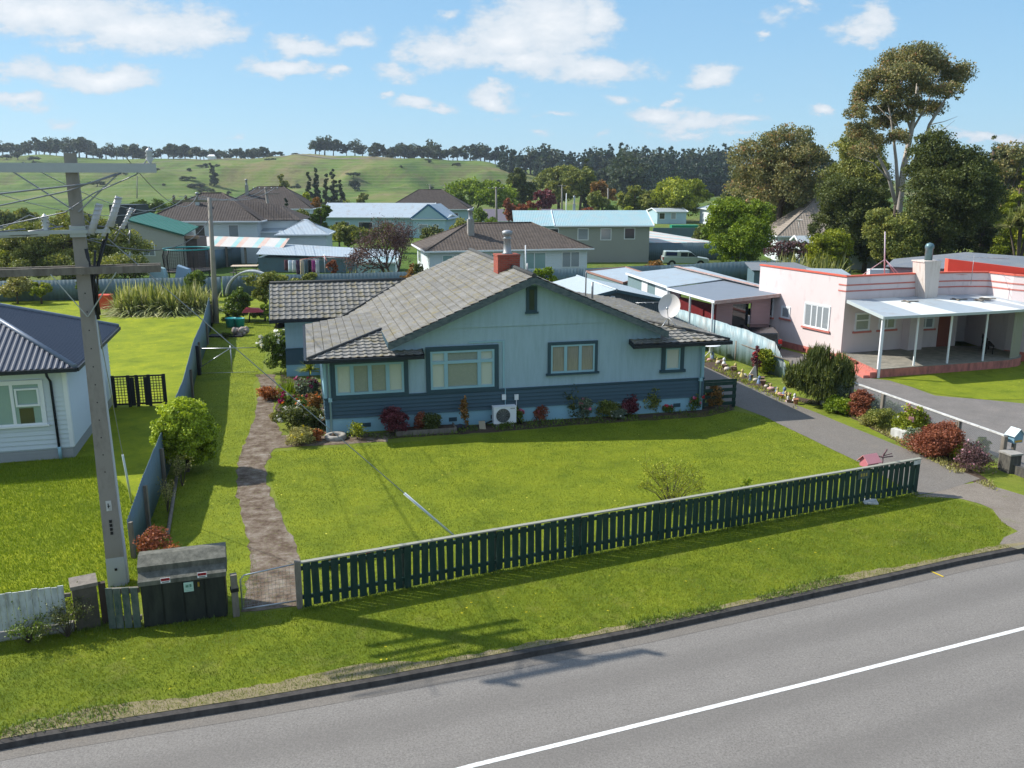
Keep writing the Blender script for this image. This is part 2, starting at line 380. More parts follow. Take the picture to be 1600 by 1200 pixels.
def asphalt(name, c, c2, stain=None, wear=True):
    b = NB(name)
    fine = b.noise(24, 7, .9); mid = b.noise(1.2, 6, .6); big = b.noise(.25, 4, .6)
    cc = b.mix(b.range(mid, .2, .8), c, c2); cc = b.mix(b.range(b.noise(9, 5, .7), .3, .7, 0, .35), cc, sc_(c, .8))
    cc = b.mix(1.0, cc, b.ramp(fine, [(.32, (.5, .5, .5)), (.5, (1, 1, 1)), (.68, (1.6, 1.6, 1.6))]), 'MULTIPLY')
    if wear:   # wheel tracks polished along the lane: position across the road comes from the UV
        u, v = b.uv()
        t = b.math('SINE', b.math('MULTIPLY', v, 2 * math.pi / 1.75)); t = b.math('ADD', t, b.math('MULTIPLY', b.noise(.6, 4, .6), 1.6))
        cc = b.mix(b.range(t, .4, 1.6, 0, .4), cc, sc_(c, .7))
    if stain: cc = b.mix(b.range(b.noise(.8, 8, .72), .56, .72, 0, .7), cc, stain)
    b.bump(b.noise(90, 3, .7), .5, .006); return b.fin(cc, .85, 0, .3)
M['road'] = asphalt('road_chipseal', (.165, .153, .14), (.195, .182, .166))
M['drive'] = asphalt('driveway_asphalt', (.14, .126, .11), (.175, .158, .138), (.19, .16, .13), wear=False)
M['drive2'] = asphalt('old_drive', (.13, .12, .11), (.2, .18, .165), (.24, .2, .17), wear=False)
M['gravel'] = asphalt('gravel', (.15, .125, .1), (.235, .205, .17), (.11, .125, .03), wear=False)
M['line'] = paint('road_paint', (.74, .74, .72), .6, .08, 9, .4, 80, dirt=(.28, .27, .25), dirt_amt=.55)
M['kerb'] = paint('kerb_concrete', (.075, .068, .062), .9, .3, 3, .5, 40, dirt=(.02, .018, .016), dirt_amt=.7)
def pathmat():
    b = NB('path_concrete'); n = b.noise(2.2, 9, .72); n2 = b.noise(9, 7, .7)
    cc = b.ramp(n, [(.33, (.045, .028, .02)), (.44, (.1, .07, .048)), (.55, (.165, .13, .1)), (.7, (.27, .24, .2))])
    cc = b.mix(b.range(n2, .55, .7, 0, .8), cc, (.14, .15, .05)); b.bump(n2, .6, .03); return b.fin(cc, .9, 0, .2)
M['path'] = pathmat()
M['soil'] = paint('soil', (.055, .036, .024), .95, .4, 4, .9, 20, dirt=(.12, .09, .06), dirt_amt=.4)
M['dirt'] = paint('dirt', (.26, .2, .14), .95, .35, 3, .7, 30, dirt=(.13, .13, .035), dirt_amt=.9)
# house colours
M['stucco'] = paint('blue_stucco', (.33, .455, .53), .75, .05, 1.6, .5, 26, dirt=(.26, .37, .42), dirt_amt=.5, stretch=(2.2, 2.2, .3))
M['plinth'] = paint('plinth_paint', (.24, .43, .52), .6, .06, 2, .2, 12)
M['navy'] = paint('slate_blue_paint', (.032, .07, .093), .55, .12, 3, .1, 20)
M['navy_board'] = paint('navy_boards', (.04, .085, .115), .5, .1, 2.5, .1, 20)
M['barge'] = paint('weathered_barge', (.035, .065, .078), .7, .2, 3, .2, 30, dirt=(.17, .19, .19), dirt_amt=.75, stretch=(1, 1, 2))
M['ltblue'] = paint('pale_blue_trim', (.27, .45, .52), .5, .05, 3, 0)
M['white'] = paint('white_paint', (.72, .74, .76), .5, .05, 2, .05, 15)
M['white_old'] = paint('old_white_paint', (.62, .62, .6), .7, .1, 3, .2, 20, dirt=(.25, .24, .21), dirt_amt=.6)
M['glassdark'] = paint('dark_glass', (.025, .032, .036), .06, .2, 3, 0, spec=.8)
M['curt'] = curtain_glass('net_curtain_pane', (.6, .66, .6), False, .6, 16)
M['lace'] = curtain_glass('lace_curtain_pane', (.34, .38, .34), True, .6, 20)
M['drape'] = curtain_glass('drape_pane', (.5, .47, .4), False, .12, 7)
M['curtgrey'] = curtain_glass('grey_curtain_pane', (.38, .42, .45), False, .35)
M['curtteal'] = curtain_glass('teal_curtain_pane', (.32, .48, .47), False, .45, 12)
M['metal'] = paint('galvanised', (.42, .44, .46), .4, .1, 5, .05, 30, metal=.7)
M['steel_dull'] = paint('dull_steel', (.3, .31, .32), .5, .15, 5, .05, 30, metal=.5)
M['wire'] = paint('black_cable', (.03, .03, .032), .5, .1, 5, 0)
M['wirelt'] = paint('alu_cable', (.25, .26, .28), .4, .1, 5, 0, metal=.5)
M['black'] = paint('black_rubber', (.012, .012, .013), .6, .1, 5, 0)
M['wood_old'] = paint('weathered_wood', (.2, .175, .145), .9, .25, 4, .6, 30, dirt=(.09, .075, .06), dirt_amt=.5, stretch=(1, 1, .2))
M['conc'] = paint('concrete', (.3, .285, .26), .9, .14, 2.5, .3, 25, dirt=(.14, .13, .11), dirt_amt=.35)
M['conc_pole'] = paint('pole_concrete', (.27, .245, .215), .85, .1, 2.2, .3, 30, dirt=(.17, .15, .13), dirt_amt=.3)
M['brick'] = None
def brick():
    b = NB('red_brick'); t = b.n('ShaderNodeTexBrick'); b.l(b.tc.outputs['UV'], t.inputs['Vector']); t.inputs['Scale'].default_value = 1
    t.inputs['Brick Width'].default_value = .23; t.inputs['Row Height'].default_value = .085; t.inputs['Mortar Size'].default_value = .008
    t.inputs['Color1'].default_value = (.36, .075, .045, 1); t.inputs['Color2'].default_value = (.26, .05, .035, 1); t.inputs['Mortar'].default_value = (.2, .13, .1, 1)
    b.bump(t.outputs['Fac'], .5, -.01); return b.fin(t.outputs['Color'], .85)
M['brick'] = brick()
def oldtile(name, lich):
    b = NB(name); u, v = b.uv()
    n = b.noise(1.1, 8, .68); s = b.noise(2.4, 7, .7, stretch=(1, 1, 1)); f = b.noise(14, 6, .75)
    cc = b.ramp(b.math('ADD', b.math('MULTIPLY', n, .5), b.math('MULTIPLY', f, .5)), [(.33, (.1, .096, .088)), (.5, (.2, .193, .178)), (.64, (.32, .31, .29))])
    cell = b.n('ShaderNodeTexWhiteNoise', noise_dimensions='3D'); vm = b.n('ShaderNodeVectorMath', operation='SNAP'); b.l(b.tc.outputs['Object'], vm.inputs[0]); vm.inputs[1].default_value = (.35, .35, .9); b.l(vm.outputs[0], cell.inputs[0])
    cc = b.mix(.35, cc, b.ramp(cell.outputs[0], [(0, (.09, .088, .08)), (1, (.24, .235, .22))]))
    cc = b.mix(b.range(s, .5, .68, 0, lich), cc, (.21, .165, .045)); cc = b.mix(b.range(b.noise(4, 8, .8), .62, .72, 0, .5), cc, (.035, .035, .03))
    b.bump(f, .4, .01); return b.fin(cc, .88, 0, .25)
M['oldtile'] = oldtile('aged_roof_tiles', .65)
M['tilecap'] = paint('tile_capping', (.06, .062, .062), .8, .3, 5, .3, 30)
M['browntile'] = tiles('brown_concrete_tiles', (.062, .05, .042), (.115, .093, .078), lichen=(.15, .12, .06))
M['browntile2'] = tiles('dark_brown_tiles', (.045, .037, .034), (.078, .064, .057))
M['greytile'] = tiles('grey_brown_tiles', (.2, .17, .14), (.3, .26, .22))
M['navyroof'] = paint('navy_roof_steel', (.024, .034, .058), .42, .1, 2, 0, spec=.5)
M['fascia_navy'] = paint('dark_fascia', (.012, .017, .024), .5, .1, 3, 0)
M['wb_white'] = paint('white_weatherboard', (.56, .62, .66), .6, .05, 2, .05, 20)
M['corrfence'] = corr('blue_grey_corrugate', (.1, .165, .2), .15, .5, 0, .1, dirt=(.13, .12, .11), dirt_amt=.25)
M['corrfence2'] = corr('weathered_corrugate', (.2, .29, .32), .15, .5, .1, .12, dirt=(.26, .24, .22), dirt_amt=.35)
M['ltroof'] = corr('pale_steel_roof', (.4, .46, .5), .16, .4, .2, .08, dirt=(.33, .3, .27), dirt_amt=.25)
M['ltroof2'] = corr('light_blue_roof', (.27, .43, .47), .2, .5, 0, .12, dirt=(.36, .42, .42), dirt_amt=.5)
M['greyroof'] = corr('grey_steel_roof', (.19, .21, .235), .16, .5, .2, .12, dirt=(.26, .26, .25), dirt_amt=.4)
M['plum'] = corr('plum_roof', (.13, .11, .13), .2, .5, 0, .05)
M['greenroof'] = corr('green_roof', (.02, .13, .09), .6, .4, 0, .05, depth=.05)
M['boards_w'] = boards('far_white_boards', (.6, .66, .68), .16)
M['boards_p'] = boards('pink_boards', (.42, .28, .29), .17)
M['boards_b'] = boards('beige_boards', (.46, .45, .4), .2)
M['boards_lb'] = boards('far_blue_boards', (.35, .5, .56), .18)
M['panel_g'] = paint('grey_green_panel', (.3, .31, .275), .8, .06, 1, .1, 20)
M['pink'] = paint('pale_pink_render', (.66, .565, .56), .75, .04, 1.5, .15, 20, dirt=(.5, .42, .42), dirt_amt=.2)
M['salmon'] = paint('salmon_paint', (.52, .17, .135), .7, .1, 2.5, .15, 20, dirt=(.3, .1, .09), dirt_amt=.35)
M['salmon_dirty'] = paint('mossy_salmon', (.45, .16, .13), .8, .15, 2.5, .2, 20, dirt=(.1, .06, .055), dirt_amt=.45)
M['coral'] = paint('coral_roof_paint', (.62, .12, .075), .6, .08, 1.5, .1, 20)
M['slab'] = paint('porch_concrete', (.26, .24, .2), .85, .2, 1.5, .2, 20, dirt=(.1, .1, .09), dirt_amt=.6)
M['green'] = paint('dark_green_paint', (.009, .036, .027), .6, .5, 5, .2, 30, dirt=(.035, .06, .05), dirt_amt=.35, stretch=(1, 1, .3))
M['greenworn'] = paint('worn_green_paint', (.02, .055, .045), .8, .3, 4, .4, 30, dirt=(.16, .17, .14), dirt_amt=.8, stretch=(1, 1, .4))
M['palwhite'] = paint('peeling_white', (.5, .53, .5), .8, .1, 4, .3, 30, dirt=(.17, .17, .15), dirt_amt=.45, stretch=(1, 1, .3))
M['bark'] = paint('bark', (.085, .065, .05), .95, .3, 3, .8, 12)
M['gumbark'] = paint('pale_gum_bark', (.46, .41, .36), .8, .18, 1.2, .3, 8, dirt=(.22, .17, .13), dirt_amt=.35)
M['redmaroon'] = paint('maroon_door', (.14, .018, .02), .5, .1, 2, 0)
def simple(name, c, rough=.5, metal=0): 
    if name not in M: M[name] = paint(name, c, rough, .06, 4, 0, metal=metal)
    return M[name]
L_ = dict(
 bush=[(0, (.045, .07, .005)), (.5, (.14, .18, .012)), (1, (.25, .28, .03))],
 olive=[(0, (.03, .042, .01)), (.45, (.075, .088, .02)), (1, (.155, .15, .035))],
 gum=[(0, (.035, .045, .02)), (.5, (.085, .085, .035)), (.85, (.15, .125, .05)), (1, (.2, .1, .06))],
 dark=[(0, (.014, .022, .006)), (.5, (.036, .046, .011)), (1, (.078, .085, .024))],
 mid=[(0, (.03, .055, .008)), (.5, (.07, .11, .014)), (1, (.13, .17, .022))],
 bright=[(0, (.045, .08, .006)), (.5, (.11, .16, .01)), (1, (.21, .26, .02))],
 yellow=[(0, (.06, .08, .006)), (.5, (.14, .17, .012)), (1, (.3, .3, .03))],
 conif=[(0, (.008, .02, .014)), (.5, (.018, .038, .024)), (1, (.04, .065, .036))],
 hill=[(0, (.018, .03, .016)), (.5, (.035, .05, .026)), (1, (.07, .08, .04))],
 purple=[(0, (.04, .018, .022)), (.5, (.08, .042, .045)), (1, (.13, .085, .08))],
 maroon=[(0, (.05, .012, .015)), (.5, (.11, .025, .035)), (1, (.22, .08, .09))],
 rust=[(0, (.08, .025, .015)), (.5, (.17, .055, .03)), (1, (.28, .11, .06))],
 autumn=[(0, (.06, .05, .012)), (.5, (.16, .09, .025)), (1, (.3, .13, .04))],
 orange=[(0, (.05, .03, .01)), (.45, (.2, .06, .02)), (1, (.42, .16, .05))],
 flax=[(0, (.05, .07, .015)), (.5, (.16, .18, .05)), (.8, (.36, .35, .17)), (1, (.5, .47, .28))],
 grey=[(0, (.05, .07, .045)), (.5, (.1, .13, .085)), (1, (.2, .23, .16))],
 dryg=[(0, (.1, .09, .03)), (.5, (.2, .19, .06)), (1, (.33, .3, .12))],
 blade=[(0, (.07, .115, .006)), (.5, (.16, .2, .012)), (.88, (.28, .3, .025)), (1, (.36, .32, .1))])
for k, v in L_.items(): M['L' + k] = leafmat('leaf_' + k, [(p, sc_(c, 1.0 if k == 'blade' else 2.3 if k in ('olive', 'gum', 'dark', 'bush') else 1.5)) for p, c in v])
def petal(c, name):
    if name not in M: M[name] = leafmat(name, [(0, sc_(c, .6)), (1, sc_(c, 1.1))], .2)
    return M[name]
# ------------------------------------------------------------------ plants
def quad_obj(name, V, k, tint, mat, parent=None):
    """V: (n*k,3) vertices, every k of them one face"""
    n = len(V) // k; me = bpy.data.meshes.new(name)
    me.vertices.add(n * k); me.vertices.foreach_set('co', V.astype(np.float32).ravel())
    me.loops.add(n * k); me.loops.foreach_set('vertex_index', np.arange(n * k, dtype=np.int32))
    me.polygons.add(n); me.polygons.foreach_set('loop_start', np.arange(0, n * k, k, dtype=np.int32)); me.polygons.foreach_set('loop_total', np.full(n, k, dtype=np.int32))
    at = me.attributes.new('tint', 'FLOAT', 'FACE'); at.data.foreach_set('value', np.clip(tint, 0, 1).astype(np.float32))
    me.materials.append(mat); me.update(); me.validate()
    o = bpy.data.objects.new(name, me); col.objects.link(o)
    if parent: o.parent = parent
    return o
def unit(n, rng):
    a = rng.normal(size=(n, 3)); return a / np.linalg.norm(a, axis=1)[:, None]
def leaf_quads(P, size, rng, asp=.7, flat=0.0, out=None):
    n = len(P); a = unit(n, rng)
    if flat: a[:, 2] *= (1 - flat); a /= np.linalg.norm(a, axis=1)[:, None]
    b = np.cross(a, unit(n, rng)); b /= np.linalg.norm(b, axis=1)[:, None] + 1e-9
    s = size * rng.uniform(.6, 1.35, n)[:, None]
    V = np.stack([P - a * s * .5, P + b * s * asp * .5 - a * s * .05, P + a * s * .5, P - b * s * asp * .5 + a * s * .05], 1)
    return V.reshape(-1, 3)
def crown(blobs, n, rng, sub=26, subr=.34, core=.62, down=.25):
    B = np.array([b[:6] for b in blobs], float); w = (B[:, 3] * B[:, 4] * B[:, 5]) ** .67; w /= w.sum()
    P = []; T = []
    for i, b in enumerate(B):
        ns = max(4, int(sub * len(B) * w[i])); c = unit(ns, rng); c[:, 2] = np.where(c[:, 2] < -down * 2, -c[:, 2], c[:, 2])
        r = rng.uniform(core, 1.0, ns)[:, None]; cen = b[:3] + c * r * b[3:6] * .86
        k = max(1, int(n * w[i] / ns)); sr = subr * b[3:6].mean() * rng.uniform(.6, 1.35, ns)
        for j in range(ns):
            d = unit(k, rng); rr = rng.uniform(.35, 1, k)[:, None] ** .6
            P.append(cen[j] + d * rr * sr[j] * np.array([1.1, 1.1, .75]))
            T.append(np.clip(rng.normal(.5, .16) + rng.normal(0, .17, k), 0, 1))
    return np.concatenate(P), np.concatenate(T)
def auto_blobs(rx, ry, rz, zc, k, rng, spread=.62, size=.5, taper=0):
    out = []
    for i in range(k):
        d = unit(1, rng)[0] * rng.uniform(.4, 1) ** .5; z = d[2]
        t = 1 - taper * (z * .5 + .5)
        s = size * rng.uniform(.75, 1.25) * t
        out.append((d[0] * rx * spread * t, d[1] * ry * spread * t, zc + z * rz * (1 - s * .6), rx * s, ry * s, rz * s * 1.0))
    return out
def plant(name, loc, label, cat, mat, blobs, n, size, seed=0, trunk=None, bark='bark', group=None, rz=0, fname='foliage', flowers=None, sub=26, subr=.34, asp=.72, limbs=True, core=.62, tname='trunk'):
    rng = np.random.default_rng(1000 + seed)
    root = empty(name, loc, rz, label, cat, group)
    P, T = crown(blobs, n, rng, sub, subr, core)
    P[:, 2] = np.maximum(P[:, 2], .02)
    f = quad_obj(fname, leaf_quads(P, size, rng, asp), 4, T, M[mat], root)
    if trunk:
        r0, h = trunk; m = MB(); cx = np.mean([b[0] for b in blobs]); cy = np.mean([b[1] for b in blobs])
        m.tube([(0, 0, -.05), (cx * .2, cy * .2, h * .35), (cx * .55 + r0 * .3, cy * .6, h * .7), (cx * .9, cy * .9, h)], [r0 * 1.15, r0 * .85, r0 * .65, r0 * .4], 8)
        if limbs:
            for b in blobs:
                st = Vector((cx * .5, cy * .5, h * rng.uniform(.45, .85))); en = Vector(b[:3]) + Vector((0, 0, b[5] * .2)); mid = st.lerp(en, .5) + Vector((rng.normal() * .1, rng.normal() * .1, -.05 * abs(en.z - st.z)))
                m.tube([st, mid, en], [r0 * .42, r0 * .26, r0 * .08], 5, False)
        m.build(tname, M[bark], root)
    if flowers:
        for (fm, cnt, fs, zmin) in flowers:
            Q = P[(P[:, 2] > zmin * P[:, 2].max())]
            c0 = Q[rng.integers(0, len(Q), cnt)]; c0 = c0 * np.array([1.06, 1.06, 1.03])
            k = 7; pts = np.repeat(c0, k, 0) + unit(cnt * k, rng) * fs * .38
            quad_obj('flowers', leaf_quads(pts, fs * .8, rng, .95), 4, rng.uniform(.3, 1, len(pts)), fm, root)
    return root
def shrub(name, px, py, w, h, mat, label, cat='shrub', n=2200, size=.07, seed=0, d=None, k=5, flowers=None, group=None, z=0, trunk=(.03, .3), loc=None, fname='foliage', core=.5, subr=.36, Hfix=None):
    rng = np.random.default_rng(seed); d = d or w
    g = loc or G(px, py, z)
    g = Vector((g[0], g[1], z))
    if not loc: g = g + Vector((0, d * .5, 0)) * .8
    bl = auto_blobs(w / 2, d / 2, h * .5, h * .45, k, rng, .42, .62) + [(0, 0, h * .22, w * .4, d * .4, h * .3)]
    return plant(name, g, label, cat, mat, bl, n, size, seed, trunk, group=group, flowers=flowers, fname=fname, core=core, subr=subr, limbs=False, tname='stem')
def blade_mesh(C, L, W, rng, lean=(.2, 1.0), droop=.5, seg=3):
    n = len(C); az = rng.uniform(0, 2 * np.pi, n); le = rng.uniform(lean[0], lean[1], n); ln = L * rng.uniform(.6, 1.15, n)
    hx, hy = np.cos(az), np.sin(az); side = np.stack([-hy, hx, np.zeros(n)], 1)
    V = []; ts = np.linspace(0, 1, seg + 1); prev = None; pts = []
    for t in ts:
        r = ln * np.sin(le) * t; z = ln * np.cos(le) * t - droop * ln * np.sin(le) * t * t * .8
        pts.append(C + np.stack([hx * r, hy * r, np.maximum(z, .01)], 1))
    wd = [W * x for x in (.7, 1, .8, .12)] if seg == 3 else [W * (1 - t * .85) for t in ts]
    for i in range(seg):
        V.append(np.stack([pts[i] - side * wd[i] / 2, pts[i] + side * wd[i] / 2, pts[i + 1] + side * wd[i + 1] / 2, pts[i + 1] - side * wd[i + 1] / 2], 1).reshape(-1, 3))
    return np.concatenate(V), seg
def blades_obj(name, C, L, W, mat, rng, parent=None, **k):
    V, seg = blade_mesh(C, L, W, rng, **k); t = np.tile(np.clip(rng.normal(.5, .25, len(C)), 0, 1), seg)
    return quad_obj(name, V, 4, t, M[mat], parent)
def flaxbush(loc, rx, ry, L, n, label, seed, mat='Lflax', name='flax_bush', cat='flax', group=None, W=.09, lean=(.1, 1.1), droop=.7):
    rng = np.random.default_rng(seed); root = empty(name, loc, 0, label, cat, group)
    k = max(4, int(rx * ry * 5)); a = rng.uniform(0, 2 * np.pi, k); r = np.sqrt(rng.uniform(0, 1, k)); K_ = np.stack([np.cos(a) * r * rx * .9, np.sin(a) * r * ry, np.zeros(k)], 1)
    C = K_[rng.integers(0, k, n)] + rng.normal(0, .16 * min(1, rx), (n, 3)); C[:, 2] = 0
    blades_obj('leaf_blades', C, L, W, mat, rng, root, lean=lean, droop=droop); return root
def inpoly(P, poly):
    x, y = P[:, 0], P[:, 1]; c = np.zeros(len(P), bool); n = len(poly)
    for i in range(n):
        x0, y0 = poly[i][:2]; x1, y1 = poly[(i + 1) % n][:2]
        k = ((y0 > y) != (y1 > y)) & (x < (x1 - x0) * (y - y0) / ((y1 - y0) or 1e-9) + x0); c ^= k
    return c
def scatter(poly, n, rng, z=0.0):
    A_ = np.array([p[:2] for p in poly]); lo, hi = A_.min(0), A_.max(0); out = []
    got = 0
    while got < n:
        P = rng.uniform(lo, hi, (n * 2, 2)); P = P[inpoly(P, poly)]; out.append(P); got += len(P)
    P = np.concatenate(out)[:n]; return np.column_stack([P, np.full(n, z)])
def grass_tris(poly, n, h, w, rng, z=0.0, keep=None):
    P = scatter(poly, n, rng, z)
    if keep is not None: P = P[keep(P)]
    n = len(P); az = rng.uniform(0, 2 * np.pi, n); hh = h * rng.uniform(.5, 1.5, n)
    d = np.stack([np.cos(az), np.sin(az), np.zeros(n)], 1); ln = unit(n, rng) * .55; ln[:, 2] = 1
    return np.stack([P - d * w / 2, P + d * w / 2, P + ln * hh[:, None]], 1).reshape(-1, 3)
# ------------------------------------------------------------------ ground and terrain
def vnoise(x, y, s, seed=0):
    r = np.random.default_rng(seed).uniform(-1, 1, (64, 64)); x = x / s; y = y / s
    xi = np.floor(x).astype(int); yi = np.floor(y).astype(int); fx = x - xi; fy = y - yi; fx = fx * fx * (3 - 2 * fx); fy = fy * fy * (3 - 2 * fy)
    g = lambda a, b: r[a % 64, b % 64]
    return (g(xi, yi) * (1 - fx) + g(xi + 1, yi) * fx) * (1 - fy) + (g(xi, yi + 1) * (1 - fx) + g(xi + 1, yi + 1) * fx) * fy
CREST = [(-900, 232), (0, 239), (100, 242), (170, 246), (300, 247), (400, 247), (470, 241), (560, 241), (640, 247), (760, 250), (840, 262), (930, 268), (1130, 274), (1700, 276), (2600, 276)]
CX = [(px - 800) / F for px, _ in CREST]; CZ = [(280 - py) / F for _, py in CREST]
def height(x, y):
    x = np.asarray(x, float); y = np.asarray(y, float); r = np.hypot(x, y); az = np.where(y > 1, x / np.maximum(y, 1), np.sign(x) * 3)
    cz = np.interp(az, CX, CZ)
    R0 = 440 + 90 * vnoise(x, y, 170, 3); R1 = 760.
    t = np.clip((y - R0) / (R1 - R0), 0, 1); t = t * t * (3 - 2 * t)
    g1 = 1 - np.abs(vnoise(x + 40, y * .7, 95, 1)) * 2.2; g2_ = 1 - np.abs(vnoise(x, y * .9 + 33, 42, 2)) * 2
    und = g1 * 6 - 3.5 + g2_ * 3 - 1.5 + vnoise(x, y, 15, 6) * .9 + 4.5 * np.maximum(0, vnoise(x + 90, y * .7, 130, 8))
    und = und - 7 * np.abs(vnoise(x + 12 * vnoise(x, y, 60, 12), y * .35, 46, 9)) + 2
    crest_h = (HC + cz * R1 * 1.03 - 3) * np.clip((cz * F + 2) / 20, 0.25, 1) ** .5
    h = t * crest_h + und * np.clip(t * 3.2, 0, 1) * np.clip(1.25 - t, 0, 1) * np.clip(cz * F / 22, .1, 1)
    far = np.clip((y - R1) / 600, 0, 1); h = h * (1 - .25 * far)
    h = np.where(y < 100, 0, h)
    return h
def hz(x, y): return float(height(np.array([x]), np.array([y]))[0])
def terrain():
    rs = np.concatenate([[0.5, 12, 25, 40, 56, 59.0], np.arange(70, 380, 40), np.geomspace(390, 900, 86), np.geomspace(960, 6000, 12)])
    an = np.concatenate([np.radians(np.arange(-180, -50, 6.)), np.radians(np.arange(-50, 50.1, .45)), np.radians(np.arange(54, 180, 6.))])
    R, T = np.meshgrid(rs, an, indexing='ij'); X = R * np.sin(T); Y = R * np.cos(T); Z = height(X, Y)
    Z[R < 58] = -.25
    V = np.column_stack([X.ravel(), Y.ravel(), Z.ravel()]); nr, na = len(rs), len(an); f = []
    for i in range(nr - 1):
        for j in range(na):
            j2 = (j + 1) % na; f.append((i * na + j, i * na + j2, (i + 1) * na + j2, (i + 1) * na + j))
    f.append(tuple(range(na)))
    me = bpy.data.meshes.new('ground'); me.from_pydata(V.tolist(), [], [q[::-1] for q in f]); me.polygons.foreach_set('use_smooth', [True] * len(me.polygons))
    me.materials.append(M['pasture']); me.update()
    o = bpy.data.objects.new('ground', me); col.objects.link(o); tag(o, kind='structure')
terrain()
def sheet(name, pts, z, mat, kind='structure'):
    m = MB(); m.poly([(p[0], p[1], z) for p in pts]); o = m.build(name, mat)
    if o.data.polygons[0].normal.z < 0: o.data.flip_normals()
    return tag(o, kind=kind)
# kerb line (back of kerb) measured on the photograph
ZR = -.13
kp = [G(-260, 1222, ZR), G(-120, 1197, ZR), G(0, 1173, ZR), G(62, 1161, ZR), G(200, 1138, ZR), G(400, 1106, ZR), G(600, 1071, ZR), G(800, 1033, ZR), G(1000, 994, ZR), G(1200, 950, ZR), G(1400, 906, ZR), G(1500, 883, ZR), G(1590, 865, ZR), G(1700, 842, ZR), G(1900, 800, ZR), G(2300, 728, ZR)]
K = [Vector((p.x, p.y)) for p in kp]
def off(P, d):
    out = []
    for i, p in enumerate(P):
        t = (P[min(i + 1, len(P) - 1)] - P[max(i - 1, 0)]).normalized(); out.append(p + Vector((-t.y, t.x)) * d)
    return out
K = off(K, 0)
Kb = off(K, .15)     # back edge of the kerb
road_near = [K[0] + Vector((-30, -8)), Vector((-60, -6))]
far_r = K[-1] + (K[-1] - K[-2]).normalized() * 60
kline = [K[0] - (K[1] - K[0]).normalized() * 50] + K + [far_r]
kback = off(kline, .15)
def strip(name, a, b, za, zb, mat, kind='structure', thick=None):
    m = MB()
    for i in range(len(a) - 1):
        p = [(a[i].x, a[i].y, za), (a[i + 1].x, a[i + 1].y, za), (b[i + 1].x, b[i + 1].y, zb), (b[i].x, b[i].y, zb)]
        m.poly(p)
    o = m.build(name, mat); return tag(o, kind=kind)
# road: UV laid out along and across the lane
def road():
    m = MB(); W_ = off(kline, -11)
    for i in range(len(kline) - 1): m.poly([(W_[i].x, W_[i].y, ZR), (W_[i + 1].x, W_[i + 1].y, ZR), (kline[i + 1].x, kline[i + 1].y, ZR), (kline[i].x, kline[i].y, ZR)])
    o = m.build('road', M['road'], uv=False); me = o.data; uvl = me.uv_layers.new(name='UVMap'); s = 0
    for i, p in enumerate(me.polygons):
        L = (kline[i + 1] - kline[i]).length
        for j, q in enumerate([(s, -11), (s + L, -11), (s + L, 0), (s, 0)]): uvl.data[p.loop_start + j].uv = q
        s += L
    tag(o, kind='structure'); return o
road()
cl = [G(x, y, ZR) for x, y in [(560, 1246), (740, 1196), (900, 1157), (1276, 1064.5), (1600, 982), (1800, 930), (2200, 828)]]
cl = [Vector((p.x, p.y)) for p in cl]; cl = [cl[0] - (cl[1] - cl[0]).normalized() * 25] + cl + [cl[-1] + (cl[-1] - cl[-2]).normalized() * 40]
strip('road_line', off(cl, -.055), off(cl, .055), ZR + .005, ZR + .005, M['line'])
def kerb():
    m = MB(); f = off(kline, .03)
    for i in range(len(kline) - 1):
        a, b, c, d, e, g = kline[i], kline[i + 1], f[i + 1], f[i], kback[i + 1], kback[i]
        m.poly([(a.x, a.y, ZR - .02), (b.x, b.y, ZR - .02), (c.x, c.y, -.02), (d.x, d.y, -.02)]); m.poly([(d.x, d.y, -.02), (c.x, c.y, -.02), (e.x, e.y, .0), (g.x, g.y, .0)])
        m.poly([(g.x, g.y, 0), (e.x, e.y, 0), (e.x, e.y, -.3), (g.x, g.y, -.3)])
    tag(m.build('kerb', M['kerb']), kind='structure')
    ch = off(kline, -.32); strip('gutter', ch, kline, ZR + .004, ZR + .004, M['drive'])
kerb()
# yards: one turf sheet from the kerb back, the lawns as sheets on it
back = [Vector((95, 66)), Vector((-95, 66))]
sheet('verge', kback + back, .0, M['grass_far'])
rng = np.random.default_rng(5)
fL, fR = G(474, 950), G(1432, 770)
def g2(*q): return [G(x, y) for x, y in q]
fence_line = g2((-300, 1030), (0, 990), (225, 980), (355, 962), (474, 950), (1432, 770))
verge_poly = [Vector((p.x, p.y)) for p in kback[0:14]] + [G(1560, 850).xy, G(1580, 828).xy, G(1545, 795).xy, G(1490, 780).xy, G(1432, 772).xy] + [p.xy for p in g2((1432, 770), (474, 950), (355, 962), (225, 980), (0, 990), (-300, 1030))]
sheet('verge_lawn', verge_poly, .004, M['verge'])
front_lawn = g2((471, 872), (440, 800), (418, 740), (420, 706), (600, 694), (900, 665), (1130, 640), (1194, 651), (1353, 728), (1430, 765), (1432, 770), (474, 950))
sheet('front_lawn', front_lawn, .004, M['grass'])
side_lawn = g2((233, 830), (300, 610), (322, 545), (335, 500), (440, 500), (420, 520), (410, 585), (395, 600), (400, 640), (370, 740), (376, 800), (400, 880), (410, 930), (380, 950), (215, 940))
sheet('side_lawn', side_lawn, .004, M['grass'])
nl = g2((-350, 1000), (0, 985), (200, 965), (232, 830), (292, 620), (322, 500), (328, 470), (-250, 470), (-700, 700))
sheet('neighbour_lawn', nl, .004, M['grass_y'])
sheet('back_lawn', g2((335, 500), (338, 460), (460, 458), (460, 500)), .004, M['grass'])
